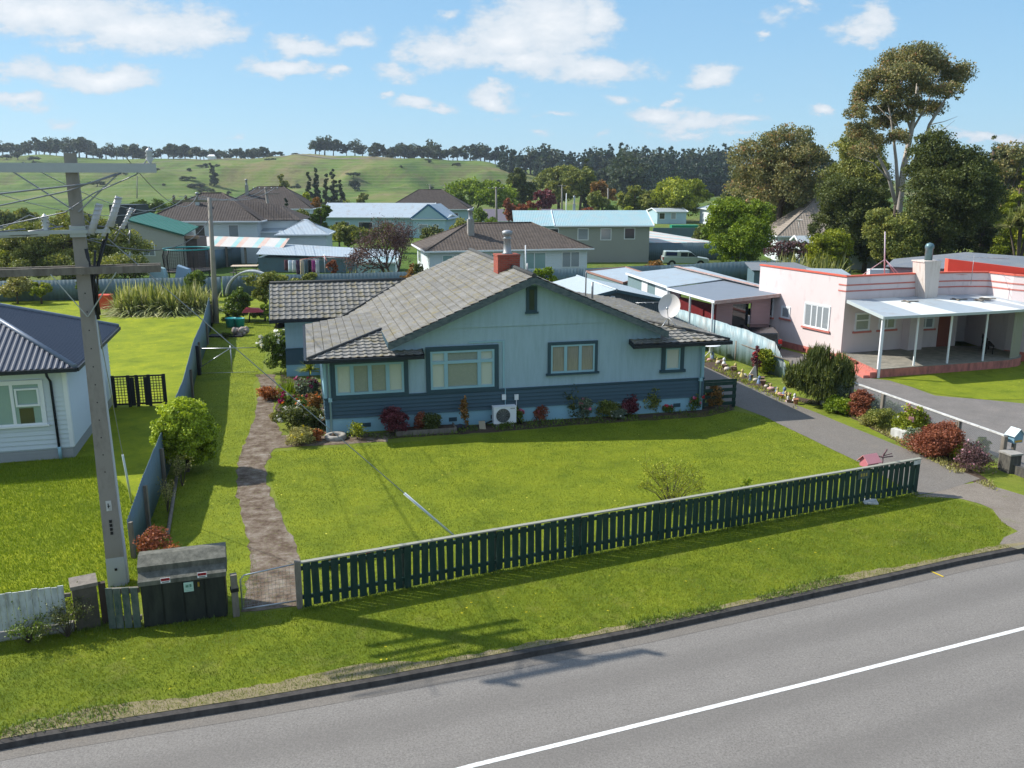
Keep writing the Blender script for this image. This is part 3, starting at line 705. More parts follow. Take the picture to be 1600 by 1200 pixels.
# concrete path
def ragged(pts, amp, step=.35, seed=1):
    r = random.Random(seed); out = []
    for i in range(len(pts)):
        a = Vector(pts[i][:2]); b = Vector(pts[(i + 1) % len(pts)][:2]); n = max(1, int((b - a).length / step))
        for k in range(n): out.append(a.lerp(b, k / n) + Vector((r.uniform(-amp, amp), r.uniform(-amp, amp))))
    return out
path = g2((378, 958), (392, 880), (386, 830), (368, 770), (372, 720), (398, 650), (408, 600), (400, 585), (430, 585), (432, 610), (425, 640), (440, 680), (520, 682), (608, 676), (608, 690), (430, 700), (414, 730), (424, 780), (452, 830), (468, 870), (470, 948))
sheet('garden_path', ragged(path, .06), .009, M['path'])
drive = g2((1040, 560), (1100, 572), (1144, 592), (1300, 655), (1531, 748), (1480, 765), (1432, 775), (1353, 728), (1194, 651), (1144, 632), (1095, 610))
sheet('driveway', ragged(drive, .02, 1.0), .009, M['drive'])
sheet('gravel_apron', ragged(g2((1432, 775), (1480, 763), (1531, 750), (1640, 790), (1760, 818), (1700, 838), (1590, 858), (1560, 850), (1583, 828), (1550, 795), (1500, 778)), .12, .5, 4), .007, M['gravel'])
sheet('neighbour_driveway', ragged(g2((1110, 470), (1190, 500), (1185, 535), (1280, 560), (1350, 590), (1400, 596), (1460, 618), (1540, 625), (1700, 640), (1900, 720), (1700, 775), (1620, 740), (1570, 720), (1340, 610), (1220, 560), (1120, 520)), .04, 1, 9), .008, M['drive2'])
sheet('neighbour_front_lawn', g2((1375, 590), (1590, 573), (1900, 560), (2000, 640), (1600, 624), (1540, 625), (1460, 615), (1400, 598)), .012, M['grass'])
# planting beds
beds = [g2((520, 684), (430, 640), (440, 585), (512, 600), (512, 678), (608, 676), (700, 668), (840, 658), (1000, 648), (1098, 640), (1108, 632), (1150, 632), (1148, 640), (1100, 652), (900, 664), (760, 676), (606, 686)),
        g2((1090, 558), (1120, 560), (1150, 578), (1244, 628), (1244, 640), (1180, 610), (1100, 572)),
        g2((1245, 628), (1300, 635), (1400, 690), (1480, 735), (1560, 770), (1545, 748), (1440, 690), (1330, 640), (1240, 618))]
for b in beds: sheet('garden_bed', ragged(b, .08, .4, 8), .006, M['soil'])
# bare strip behind the kerb, broken in patches
def dirt_strip():
    r = random.Random(3); m = MB()
    pts = []; 
    for i in range(2, len(K) - 2):
        a, b = Kb[i], Kb[i + 1]; n = max(2, int((b - a).length / .12)); d = (b - a).normalized(); nn = Vector((-d.y, d.x))
        for k in range(n): pts.append((a.lerp(b, k / n), nn))
    w = .3
    tops = []
    for i, (p, nn) in enumerate(pts):
        env = .06 + .36 * max(0, math.sin(i * .055) + .55 * math.sin(i * .13 + 1) ) * (0.35 + .65 * (math.sin(i * .021 + 2) > -.2)); w = w * .6 + .4 * (env + r.uniform(0, .22)); tops.append(p + nn * w)
    for i in range(len(pts) - 1): m.poly([(pts[i][0].x, pts[i][0].y, .008), (pts[i + 1][0].x, pts[i + 1][0].y, .008), (tops[i + 1].x, tops[i + 1].y, .008), (tops[i].x, tops[i].y, .008)])
    tag(m.build('dirt', M['dirt']), kind='structure'); return pts, tops
dpts, dtops = dirt_strip()
# short grass with real blades where the camera is near
def turf():
    rng = np.random.default_rng(9)
    a = grass_tris(verge_poly, 210000, .045, .011, rng, .004)
    b = grass_tris([p.xy for p in front_lawn], 150000, .03, .012, rng, .004)
    c = grass_tris([p.xy for p in side_lawn], 50000, .035, .013, rng, .004)
    V = np.concatenate([a, b, c]); n = len(V) // 3; cen = V[::3]
    t = .42 + .22 * vnoise(cen[:, 0], cen[:, 1], 2.1, 5) + .2 * vnoise(cen[:, 0], cen[:, 1], .6, 5) + .15 * vnoise(cen[:, 0], cen[:, 1], .25, 6) + .5 * np.clip(vnoise(cen[:, 0], cen[:, 1], .9, 15) - .5, 0, .5) + rng.normal(0, .14, n)
    o = quad_obj('grass', V, 3, t, M['Lblade']); tag(o, 'short mown grass covering the verge and the lawn', 'grass', kind='stuff')
    d = grass_tris([p.xy for p in g2((-60, 980), (0, 980), (200, 960), (230, 840), (222, 790), (150, 712), (0, 725), (-100, 740))], 60000, .07, .014, rng, .004)
    n = len(d) // 3; tt = np.clip(rng.normal(.5, .16, n), 0, .9)
    o = quad_obj('grass', d, 3, tt, M['Lbright']); tag(o, 'longer yellow green grass in front of the white weatherboard house', 'grass', kind='stuff')
turf()
def weeds():
    rng = np.random.default_rng(21); C = []; 
    for i in range(0, len(dtops), 1):
        if math.sin(i * .19) + math.sin(i * .047 + 2) > .35:
            for k in range(34):
                t = rng.uniform(0, 1.15); p = dpts[i][0].lerp(dtops[i], t); C.append((p.x + rng.normal(0, .08), p.y + rng.normal(0, .05), .005))
    # along the foot of the fences
    for (p, q, n, s) in [(G(474, 952), G(1432, 772), 2600, .09), (G(0, 995), G(350, 966), 1300, .14), (G(233, 825), G(300, 612), 500, .1)]:
        for k in range(n):
            c = p.lerp(q, rng.uniform(0, 1)); C.append((c.x + rng.normal(0, s), c.y + rng.normal(0, s), .005))
    C = np.array(C)
    o = blades_obj('weeds', C, .12, .016, 'Lmid', rng, lean=(.1, 1.1)); tag(o, 'ragged weeds along the kerb and the foot of the fences', 'weeds', kind='stuff')
weeds()
# ------------------------------------------------------------------ building helpers
class Wall:
    """a wall line from p to q; a runs along it, b outwards (to its right hand), z up"""
    def __init__(s, p, q, world=False):
        s.p = Vector(p[:2]); d = Vector(q[:2]) - s.p; s.len = d.length; s.d = d.normalized(); s.n = Vector((s.d.y, -s.d.x)); s.w = world
    def pt(s, a, b, z): r = s.p + s.d * a + s.n * b; return (r.x, r.y, z)
    def box(s, m, a0, a1, b0, b1, z0, z1):
        return m.hexa([s.pt(a0, b0, z0), s.pt(a0, b1, z0), s.pt(a1, b1, z0), s.pt(a1, b0, z0)][::-1], [s.pt(a0, b0, z1), s.pt(a0, b1, z1), s.pt(a1, b1, z1), s.pt(a1, b0, z1)][::-1])
    def lap(s, m, a0, a1, z0, z1, pitch=.15, t=.026, base=.0):
        """overlapping weatherboards"""
        n = max(1, round((z1 - z0) / pitch)); h = (z1 - z0) / n
        for i in range(n):
            z = z0 + i * h
            m.hexa([s.pt(a0, base, z), s.pt(a1, base, z), s.pt(a1, base + t + .006, z), s.pt(a0, base + t + .006, z)],
                   [s.pt(a0, base, z + h), s.pt(a1, base, z + h), s.pt(a1, base + .006, z + h), s.pt(a0, base + .006, z + h)])
def window(root, W, a0, a1, z0, z1, fm, sm, pm, fw=.11, mull=(), trans=None, sill=True, proud=.05, sw=.06, name='window', pms=None):
    m = MB(); W.box(m, a0, a1, -.02, proud, z1 - fw, z1); W.box(m, a0, a0 + fw, -.02, proud - .003, z0 + fw * .7, z1 - fw); W.box(m, a1 - fw, a1, -.02, proud - .003, z0 + fw * .7, z1 - fw)
    if sill: W.box(m, a0 - .07, a1 + .07, -.02, proud + .05, z0, z0 + fw * .7)
    else: W.box(m, a0, a1, -.02, proud, z0, z0 + fw * .7)
    wd = m.build(name, fm, root, W.w)
    i0, i1, j0, j1 = a0 + fw, a1 - fw, z0 + fw * .7, z1 - fw; s = MB(); xs = [i0] + [i0 + (i1 - i0) * f for f in mull] + [i1]
    W.box(s, i0, i1, .0, proud - .015, j0, j0 + sw); W.box(s, i0, i1, .0, proud - .015, j1 - sw, j1)
    for k, x in enumerate(xs):
        w = sw if k in (0, len(xs) - 1) else sw * 1.7
        c0 = x if k == 0 else (x - w if k == len(xs) - 1 else x - w / 2)
        W.box(s, c0, c0 + w, .0, proud - .018, j0 + sw, j1 - sw)
    if trans:
        zt = j0 + (j1 - j0) * trans; W.box(s, i0 + sw, i1 - sw, .0, proud - .012, zt - sw * .7, zt + sw * .7)
    s.build('sash', sm, wd, W.w)
    zs = [j0, j1] if not trans else [j0, zt, j1]
    for k in range(len(xs) - 1): p = MB(); W.box(p, xs[k] + .004, xs[k + 1] - .004, -.01, .012, j0 + .01, j1 - .01); p.build('pane', pms[k] if pms else pm, wd, W.w)
    return wd
def simple_window(root, W, a0, a1, z0, z1, pm='curtgrey', n=1, fm='white', fw=.09):
    m = MB(); W.box(m, a0, a1, -.01, .05, z0, z1); wd = m.build('window', M[fm], root, W.w)
    w = (a1 - a0 - fw * (n + 1)) / n
    p = MB()
    for i in range(n): x = a0 + fw + i * (w + fw); W.box(p, x, x + w, .045, .058, z0 + fw, z1 - fw)
    p.build('pane', M[pm] if isinstance(pm, str) else pm, wd, W.w); return wd
def tile_plane(m, O, e, s, poly, wave=.3, course=.345, hw=.028, hc=.045, seg=6):
    """real tile relief: O corner at the eave, e along it, s up the slope, poly convex in (a,b)"""
    O = Vector(O); e = Vector(e).normalized(); s = Vector(s).normalized(); n = e.cross(s)
    if n.z < 0: n = -n
    a0 = min(p[0] for p in poly); a1 = max(p[0] for p in poly); b0 = min(p[1] for p in poly); b1 = max(p[1] for p in poly)
    na = int((a1 - a0) / (wave / seg)) + 2; nb = int((b1 - b0) / course) + 2; rows = []
    for j in range(nb):
        for q, hh in ((0.0, hc), (.9, 0.0), (.94, -.045)):
            b = b0 + (j + q) * course; row = []
            for i in range(na):
                a = a0 + i * wave / seg; ph = (a / wave) % 1.0; w = max(0, math.sin(ph * 2 * math.pi)) ** .8 if ph < .5 else -.25 * math.sin((ph - .5) * 2 * math.pi)
                row.append(O + e * a + s * b + n * (hh + w * hw + .01))
            rows.append(row)
    bm = bmesh.new(); vs_ = [[bm.verts.new(p) for p in r] for r in rows]
    for i in range(len(rows) - 1):
        for j in range(na - 1): bm.faces.new((vs_[i][j], vs_[i][j + 1], vs_[i + 1][j + 1], vs_[i + 1][j]))
    P = [O + e * p[0] + s * p[1] for p in poly]; c = sum(P, Vector()) / len(P)
    for i in range(len(P)):
        a, b = P[i], P[(i + 1) % len(P)]; pn = (b - a).cross(n).normalized()
        if pn.dot(c - a) > 0: pn = -pn
        bmesh.ops.bisect_plane(bm, geom=bm.verts[:] + bm.edges[:] + bm.faces[:], plane_co=a, plane_no=pn, clear_outer=True, dist=1e-5)
    bm.verts.index_update(); st = len(m.v); m.v += [tuple(v.co) for v in bm.verts]
    up = 0
    for f in bm.faces:
        idx = [st + v.index for v in f.verts]
        if f.normal.z < 0: idx = idx[::-1]
        m.f.append(tuple(idx)); m.sm.append(False)
    bm.free()
    pl = [p - n * .02 for p in P]; m.slab(pl, .05)
def corr_plane(m, O, e, s, poly, period=.1, h=.014, seg=4, rib=False):
    O = Vector(O); e = Vector(e).normalized(); s = Vector(s).normalized(); n = e.cross(s)
    if n.z < 0: n = -n
    a0 = min(p[0] for p in poly); a1 = max(p[0] for p in poly); b0 = min(p[1] for p in poly); b1 = max(p[1] for p in poly)
    na = int((a1 - a0) / (period / seg)) + 2; rows = []
    for b in (b0, b1):
        row = []
        for i in range(na):
            a = a0 + i * period / seg
            w = math.sin(2 * math.pi * i / seg + .4) if not rib else (1.4 if i % seg in (0, 1) else -.6)
            row.append(O + e * a + s * b + n * (w * h + .02))
        rows.append(row)
    bm = bmesh.new(); vs_ = [[bm.verts.new(p) for p in r] for r in rows]
    for j in range(na - 1): bm.faces.new((vs_[0][j], vs_[0][j + 1], vs_[1][j + 1], vs_[1][j]))
    P = [O + e * p[0] + s * p[1] for p in poly]; c = sum(P, Vector()) / len(P)
    for i in range(len(P)):
        a, b = P[i], P[(i + 1) % len(P)]; pn = (b - a).cross(n).normalized()
        if pn.dot(c - a) > 0: pn = -pn
        bmesh.ops.bisect_plane(bm, geom=bm.verts[:] + bm.edges[:] + bm.faces[:], plane_co=a, plane_no=pn, clear_outer=True, dist=1e-5)
    bm.verts.index_update(); st = len(m.v); m.v += [tuple(v.co) for v in bm.verts]
    for f in bm.faces:
        idx = [st + v.index for v in f.verts]
        if f.normal.z < 0: idx = idx[::-1]
        m.f.append(tuple(idx)); m.sm.append(not rib)
    bm.free()
# ------------------------------------------------------------------ the blue house
def blue_house():
    R = empty('house', (-7.14, 32.36, 0), math.radians(13.43), 'pale blue stucco house with dark slate blue boards and aged grey tiled roof', 'house')
    UR, ZR_, S = 8.08, 5.95, .42
    z_at = lambda u: ZR_ - S * abs(u - UR)
    # body
    m = MB(); m.prism([(0, 0), (15.65, 0), (15.65, 12.3), (1.9, 12.3), (1.9, 7.4), (0, 7.4)], .55, 3.02)
    m.prism([(-1.62, 10.75), (1.88, 10.75), (1.88, 15.2), (-1.62, 15.2)], .55, 3.0)
    # gable, upper part slightly proud of the wall
    for b, (u0, u1, zb) in ((0.0, (2.5, 13.66, 3.02)),):
        zz = lambda u: z_at(u) - .16
        m.hexa([(u0, 0, zb), (u1, 0, zb), (u1, .2, zb), (u0, .2, zb)], [(u0, 0, zz(u0)), (u1, 0, zz(u1)), (u1, .2, zz(u1)), (u0, .2, zz(u0))]) if False else None
        f = [(u0, zb), (u1, zb), (u1, zz(u1)), (UR, zz(UR)), (u0, zz(u0))]
        m.hexa([(u, 0, z) for u, z in f], [(u, .25, z) for u, z in f])
    f = [(3.66, 3.95), (12.5, 3.95), (UR, 5.81)]
    m.hexa([(u, -.045, z) for u, z in f], [(u, -.001, z) for u, z in f])
    f = [(1.95, 3.0), (14.2, 3.0), (UR, 5.7)]; m.hexa([(u, 12.1, z) for u, z in f], [(u, 12.3, z) for u, z in f])
    f = [(10.76, 3.0), (15.2, 3.0), (12.4, 4.3)]; m.hexa([(-1.62, v, z) for v, z in f], [(-1.4, v, z) for v, z in f])
    m.build('wall', M['stucco'], R)
    m = MB(); m.prism([(-.03, -.03), (15.68, -.03), (15.68, 12.33), (-.03, 12.33)], -.1, .6); m.prism([(-1.66, 10.72), (0, 10.72), (0, 15.2), (-1.66, 15.2)], -.1, .6); m.build('plinth', M['plinth'], R)
    # plinth vents
    for k, u in enumerate((1.35, 4.75, 6.45, 14.35, 11.5)):
        v = MB(); v.box(u, u + .32, -.05, -.028, .2, .36)
        for j in range(4): v.box(u + .01, u + .31, -.056, -.05, .215 + j * .036, .232 + j * .036)
        v.build('vent', M['navy'], R)
    # board band
    m = MB(); F_ = Wall((-.05, 0), (15.70, 0)); F_.lap(m, 0, 15.75, .6, 1.36, .15, .05, .02)
    Lw = Wall((0, 7.45), (0, -.03)); Lw.lap(m, 0, 7.45, .6, 1.36, .127, .03, .03)
    W2 = Wall((-1.65, 10.75), (1.9, 10.75)); W2.lap(m, 0, 3.5, .6, 1.36, .127, .03, .03)
    Rw = Wall((15.65, -.03), (15.65, 12.3)); Rw.lap(m, 0, 12.3, .6, 1.36, .127, .03, .03)
    m.build('weatherboards', M['navy_board'], R)
    m = MB(); F_.box(m, -.02, 15.77, .0, .085, 1.36, 1.425); Lw.box(m, 0, 7.45, 0, .085, 1.36, 1.425); W2.box(m, -.02, 3.5, 0, .085, 1.36, 1.425); Rw.box(m, 0, 12.3, 0, .085, 1.36, 1.425)
    F_.box(m, 3.7, 12.5, -.01, .075, 3.90, 3.955) if False else None
    m.build('board_cap', M['navy'], R)
    m = MB(); m.box(-.04, .05, -.075, -.001, 1.43, 3.0); m.box(15.58, 15.69, -.035, -.001, 1.43, 3.0); m.box(-.045, -.001, -.0, .12, 1.43, 3.0); m.build('corner_board', M['ltblue'], R)
    # windows on the front
    Fw = Wall((0, 0), (15.65, 0))
    N_, LB = M['navy'], M['ltblue']
    window(R, Fw, .22, 3.18, 1.40, 2.90, N_, LB, M['lace'], .17, (.24, .5, .76), sill=False, proud=.09, sw=.085, pms=[M['curt'], M['lace'], M['lace'], M['curt']])
    w2 = window(R, Fw, 3.88, 6.78, 1.42, 3.24, N_, LB, M['lace'], .17, (.24, .76), trans=.7, sill=False, proud=.09, sw=.085, pms=[M['curt'], M['lace'], M['curt']])
    window(R, Fw, 8.82, 10.92, 1.86, 3.22, N_, LB, M['drape'], .12, (.335, .665), sill=True, proud=.08, sw=.07)
    window(R, Fw, 13.74, 14.74, 1.72, 2.92, N_, LB, M['curt'], .17, (), sill=True, proud=.07, sw=.06)
    # attic slot
    m = MB(); m.box(7.9, 8.34, -.1, -.046, 4.45, 5.5); v = m.build('attic_vent', N_, R)
    m = MB(); m.box(8.02, 8.22, -.115, -.101, 4.58, 5.38); m.build('pane', M['glassdark'], v); m = MB(); m.box(7.85, 8.39, -.14, -.101, 4.42, 4.5); m.build('sill', N_, v)
    # side window and wing
    Lq = Wall((0, 7.4), (0, 0)); window(R, Lq, 4.6, 6.9, 1.42, 2.88, M['ltblue'], LB, M['curt'], .12, (.33, .66), sill=False, proud=.06)
    # roof tiles
    r = MB(); nL = Vector((-S, 0, 1)).normalized(); sl_ = math.sqrt(1 + S * S)
    x0 = 2.4; Lb = (UR - x0) * sl_
    # left main plane: e along v (depth), s up towards the ridge
    tile_plane(r, (x0, -.6, z_at(x0)), (0, 1, 0), (1, 0, S), [(0, 0), (13.2, 0), (13.2, Lb), (0, Lb)], hw=.022, hc=.03)
    tile_plane(r, (x0, 7.8, z_at(x0)), (0, 1, 0), (-1, 0, -S), [(0, 0), (4.8, 0), (4.8, 1.2), (0, 1.2)], hw=.022, hc=-.035)
    tile_plane(r, (2 * UR - x0, -.6, z_at(x0)), (0, 1, 0), (-1, 0, S), [(0, 0), (13.2, 0), (13.2, Lb), (0, Lb)], hw=.022, hc=.03)
    # left skirt
    zs = 3.05; k = (z_at(x0) - zs) / (x0 + .62); L2 = (x0 + .62) * math.sqrt(1 + k * k)
    tile_plane(r, (-.62, -.6, zs), (0, 1, 0), (1, 0, k), [(0, 0), (3.0, L2), (8.4, L2), (8.4, 0)], hw=.022, hc=.03)
    tile_plane(r, (-.62, -.6, zs), (1, 0, 0), (0, 1, k), [(0, 0), (4.34, 0), (4.34, .62), (3.02, L2)], hw=.024, hc=.036)
    # right skirt
    xr = 2 * UR - x0; zr = 3.07; k2 = (z_at(xr) - zr) / (16.5 - xr); L3 = (16.5 - xr) * math.sqrt(1 + k2 * k2)
    tile_plane(r, (16.5, -.6, zr), (0, 1, 0), (-1, 0, k2), [(0, 0), (2.74, L3), (13.2, L3), (13.2, 0)], hw=.03, hc=.045)
    tile_plane(r, (12.3, -.6, zr), (1, 0, 0), (0, 1, k2), [(0, 0), (4.2, 0), (1.46, L3), (0, .62)], hw=.024, hc=.036)
    # wing roof
    ve, vr, zr0, zrr = 9.75, 12.5, 3.02, 4.45; kw = (zrr - zr0) / (vr - ve); lw = (vr - ve) * math.sqrt(1 + kw * kw)
    ub = UR - (ZR_ - zr0) / S; ut = UR - (ZR_ - zrr) / S
    tile_plane(r, (-2.25, ve, zr0), (1, 0, 0), (0, 1, kw), [(0, 0), (ub + 2.25 + .35, 0), (ut + 2.25, lw), (0, lw)], hw=.026, hc=.036)
    tile_plane(r, (-2.25, vr + 2.75, zr0), (1, 0, 0), (0, -1, kw), [(0, 0), (ub + 2.25, 0), (ut + 2.25, lw), (0, lw)], hw=.026, hc=.036, seg=4)
    r.build('roof', M['oldtile'], R)
    # ridge, hip and valley cappings
    c = MB(); up = .07
    c.tube([(UR, -.62, ZR_ + .03), (UR, 12.6, ZR_ + .03)], .1, 8); c.tube([(-.62, -.6, zs + up), (x0, 2.42, z_at(x0) + up)], .055, 6)
    c.tube([(16.5, -.6, zr + up), (xr, 2.14, z_at(xr) + up)], .055, 6); c.tube([(-2.27, vr, zrr + .06), (ut + .1, vr, zrr + .06)], .075, 6)
    c.tube([(ut, vr, zrr + .05), (ub + .1, ve, zr0 + .1)], .045, 6)
    c.build('ridge_capping', M['tilecap'], R)
    # bargeboards
    b = MB()
    for s_, ue in ((-1, x0), (1, xr)):
        p0 = (UR, ZR_ - .02); p1 = (ue - .02 * -s_, z_at(ue) - .02)
        q = [(UR, ZR_ - .01), (ue, z_at(ue) - .01), (ue, z_at(ue) - .27), (UR, ZR_ - .29)]
        b.hexa([(u, -.62, z) for u, z in q], [(u, -.57, z) for u, z in q])
        q = [(UR, ZR_ - .29), (ue, z_at(ue) - .27), (ue, z_at(ue) - .33), (UR, ZR_ - .36)]
    b.box(-2.29, -2.24, ve, vr, 0, .01) if False else None
    b.build('bargeboard', M['barge'], R); b = MB()
    q = [(ve - .03, zr0), (vr, zrr), (vr, zrr - .22), (ve - .03, zr0 - .2)]; b.hexa([(-2.3, v, z) for v, z in q], [(-2.26, v, z) for v, z in q])
    q = [(vr + 2.75, zr0), (vr, zrr), (vr, zrr - .22), (vr + 2.75, zr0 - .2)]; b.hexa([(-2.3, v, z) for v, z in q], [(-2.26, v, z) for v, z in q])
    b.build('bargeboard', M['barge'], R)
    # soffit of the gable overhang
    s = MB()
    for ue in (x0, xr): s.hexa([(UR, -.57, ZR_ - .24), (ue, -.57, z_at(ue) - .22), (ue, .0, z_at(ue) - .22), (UR, .0, ZR_ - .24)], [(UR, -.57, ZR_ - .2), (ue, -.57, z_at(ue) - .18), (ue, 0, z_at(ue) - .18), (UR, 0, ZR_ - .2)])
    s.box(-.55, 3.72, -.56, -.005, 2.93, 2.96); s.box(-.56, -.05, -.005, 7.7, 2.93, 2.96); s.box(12.32, 16.45, -.56, -.005, 2.93, 2.96); s.box(15.7, 16.45, 0, 12.3, 2.93, 2.96)
    s.box(-2.2, 1.85, 9.85, 10.74, 2.9, 2.93); s.build('soffit', M['ltblue'], R)
    # closing boards of the raised lower edge over the skirts
    g = MB()
    for ue, zz_ in ((x0, z_at(x0)), (xr, z_at(xr))): g.bar((ue, -.57, zz_ - .1), (ue, 2.2, zz_ - .06), .04, .2)
    g.build('edge_board', N_, R)
    # gutters
    g = MB()
    g.bar((-.68, -.66, 2.99), (3.74, -.66, 2.99), .12, .13); g.bar((-.69, -.62, 2.99), (-1.02, 7.8, 2.97), .1, .13) if False else g.bar((-.69, -.6, 2.99), (-.69, 7.8, 2.99), .1, .13)
    g.bar((12.26, -.66, 3.0), (16.58, -.66, 3.0), .12, .14); g.bar((16.57, -.6, 3.0), (16.57, 12.6, 3.0), .1, .13); g.bar((-2.3, ve - .05, 2.95), (1.5, ve - .05, 2.95), .12, .14)
    g.bar((12.28, -.6, 3.0), (12.28, -.04, 3.12), .04, .2); g.bar((3.74, -.62, 3.0), (3.74, -.04, 3.12), .04, .2)
    g.build('gutter', M['fascia_navy'], R)
    # downpipes
    for (u, zt) in ((.16, 2.95), (15.5, 2.95)):
        d = MB(); d.tube([(u - .02, -.58, zt), (u, -.12, zt - .2), (u, -.12, .1)], .04, 8); d.box(u - .07, u + .07, -.19, -.05, 1.3, 1.44); d.build('downpipe', M['ltblue'], R)
    # conduit around the big window, meter box and pipe cover
    d = MB(); d.box(6.95, 7.03, -.04, -.005, 1.45, 3.33); d.box(5.6, 7.03, -.04, -.006, 3.33, 3.38); d.box(7.03, 7.06, -.1, -.03, .2, 1.43); d.build('conduit', LB, R)
    for u, z in ((6.9, .98), (7.42, .95)):
        d = MB(); d.box(u, u + .16, -.14, -.07, z, z + .22); d.build('meter_box', M['white'], R)
    d = MB(); d.tube([(7.5, -.1, .95), (7.5, -.1, .25)], .015, 6); d.build('cable', M['white'], R)
    # gable service bracket
    # chimney
    c = MB(); c.box(7.42, 8.38, 2.9, 3.75, 5.5, 6.42); c.box(7.40, 8.40, 2.88, 3.77, 6.42, 6.5); ch = c.build('chimney', M['brick'], R)
    c = MB(); c.lathe((7.92, 3.3, 6.5), [(.0, 0), (.26, 0), (.17, .06), (.15, .62), (.2, .66), (.13, .7), (.13, .78), (.22, .8), (.22, .95), (.1, 1.0), (0, 1.0)], 14); c.build('flue', M['steel_dull'], ch)
    # finial and antenna stubs on the right slope
    c = MB(); c.tube([(9.3, 5.2, 5.3), (9.3, 5.2, 5.9)], .04, 6); c.tube([(11.2, 2.5, 4.5), (11.2, 2.5, 5.7), (11.23, 2.5, 5.75)], .03, 6); c.tube([(11.5, 2.5, 4.4), (11.5, 2.5, 5.3)], .05, 6); c.build('vent_pipe', M['steel_dull'], R)
    return R
house = blue_house()
hu, hv = Vector((math.cos(math.radians(13.43)), math.sin(math.radians(13.43)), 0)), Vector((-math.sin(math.radians(13.43)), math.cos(math.radians(13.43)), 0))
def HL(u, v, z=0): p = Vector((-7.14, 32.36, 0)) + hu * u + hv * v; p.z = z; return p
def dish():
    R = empty('satellite_dish', HL(14.55, 1.2, 3.36), math.radians(13.43), 'white round satellite dish on the right hand skirt of the grey tiled roof', 'satellite dish')
    m = MB(); ax = Vector((-.55, -.78, .35)).normalized(); c = Vector((0, 0, .95)); t1 = ax.cross(Vector((0, 0, 1))).normalized(); t2 = ax.cross(t1)
    P = [[tuple(c + ax * (.14 * (i / 6) ** 2) + (t1 * math.cos(2 * math.pi * k / 28) * .47 + t2 * math.sin(2 * math.pi * k / 28) * .53) * (i / 6)) for k in range(29)] for i in range(7)]
    m.grid(P, True); P2 = [[tuple(Vector(p) - ax * .02) for p in r] for r in P]; m.grid([r[::-1] for r in P2], True); m.grid([P[-1], P2[-1]][::-1]); m.build('reflector', M['dishw'] if 'dishw' in M else simple('dishw', (.62, .58, .55)), R)
    m = MB(); m.tube([c - ax * .03, Vector((.05, .12, .6)), (.0, .1, -.0)], .03, 8); m.tube([(.0, .1, .45), (-.45, -.05, -.02)], .018, 6); m.tube([(0, .1, .45), (.5, -.25, -.1)], .018, 6); m.tube([(0, .1, .45), (.25, .5, .0)], .018, 6); m.build('mast', M['metal'], R)
    m = MB(); m.tube([c - t2 * -.5 + ax * .1, c + ax * .55 + Vector((0, 0, -.2))], .016, 6); m.blob(c + ax * .57 + Vector((0, 0, -.2)), .06, jit=0); m.build('receiver_arm', M['metal'], R)
dish()
def yard_antenna():
    m = MB(); b = HL(16.2, 5, 3.0); m.tube([b, b + Vector((0, 0, 1.0))], .02, 6)
    m.tube([b + Vector((-1.6, 0, .9)), b + Vector((.1, .1, .95))], .012, 5)
    for k in range(5): m.tube([b + Vector((-1.5 + .35 * k, -.22, .91)), b + Vector((-1.5 + .35 * k, .22, .91))], .008, 4)
    m.thing('tv_antenna', M['metal'], 'thin metal aerial over the right eave behind the satellite dish', 'antenna')
yard_antenna()
def heat_pump():
    R = empty('heat_pump', HL(6.45, -.62, .02), math.radians(13.43), 'white outdoor air conditioning unit on blocks against the blue house wall', 'air conditioner')
    m = MB(); m.box(0, .92, 0, .33, .12, .78); m.box(-.01, .93, -.01, .34, .78, .8); m.build('casing', M['white'], R)
    g = MB(); g.lathe((.38, -.004, .46), [(0, 0)], 3) if False else None
    for r in (.28, .24, .2, .16, .12, .08):
        g.tube([(.38 + r * math.cos(t), -.015, .45 + r * math.sin(t)) for t in np.linspace(0, 2 * math.pi, 25)], .007, 4, False)
    for k in range(6): t = math.pi * k / 6; g.bar((.38 - .28 * math.cos(t), -.02, .45 - .28 * math.sin(t)), (.38 + .28 * math.cos(t), -.02, .45 + .28 * math.sin(t)), .008)
    g.build('grille', M['steel_dull'], R)
    d = MB(); n = 24; d.hexa([(.38 + .285 * math.cos(2 * math.pi * k / n), -.002, .45 + .285 * math.sin(2 * math.pi * k / n)) for k in range(n)], [(.38 + .285 * math.cos(2 * math.pi * k / n), -.009, .45 + .285 * math.sin(2 * math.pi * k / n)) for k in range(n)]); d.build('fan', M['glassdark'], R)
    b = MB(); b.box(.68, .86, -.006, -.001, .7, .735); b.build('badge', M['steel_dull'], R)
    for x in (.1, .7): b = MB(); b.box(x, x + .12, -.02, .35, -.02, .12); b.build('foot', M['conc'], R)
    b = MB(); b.tube([(.92, .2, .3), (1.05, .15, .25), (1.12, .1, .02)], .03, 6); b.build('pipe', M['black'], R); b = MB(); b.tube([(-.02, .2, .2), (-.25, .2, .12), (-.3, .3, .02)], .04, 6); b.build('hose', M['black'], R)
heat_pump()
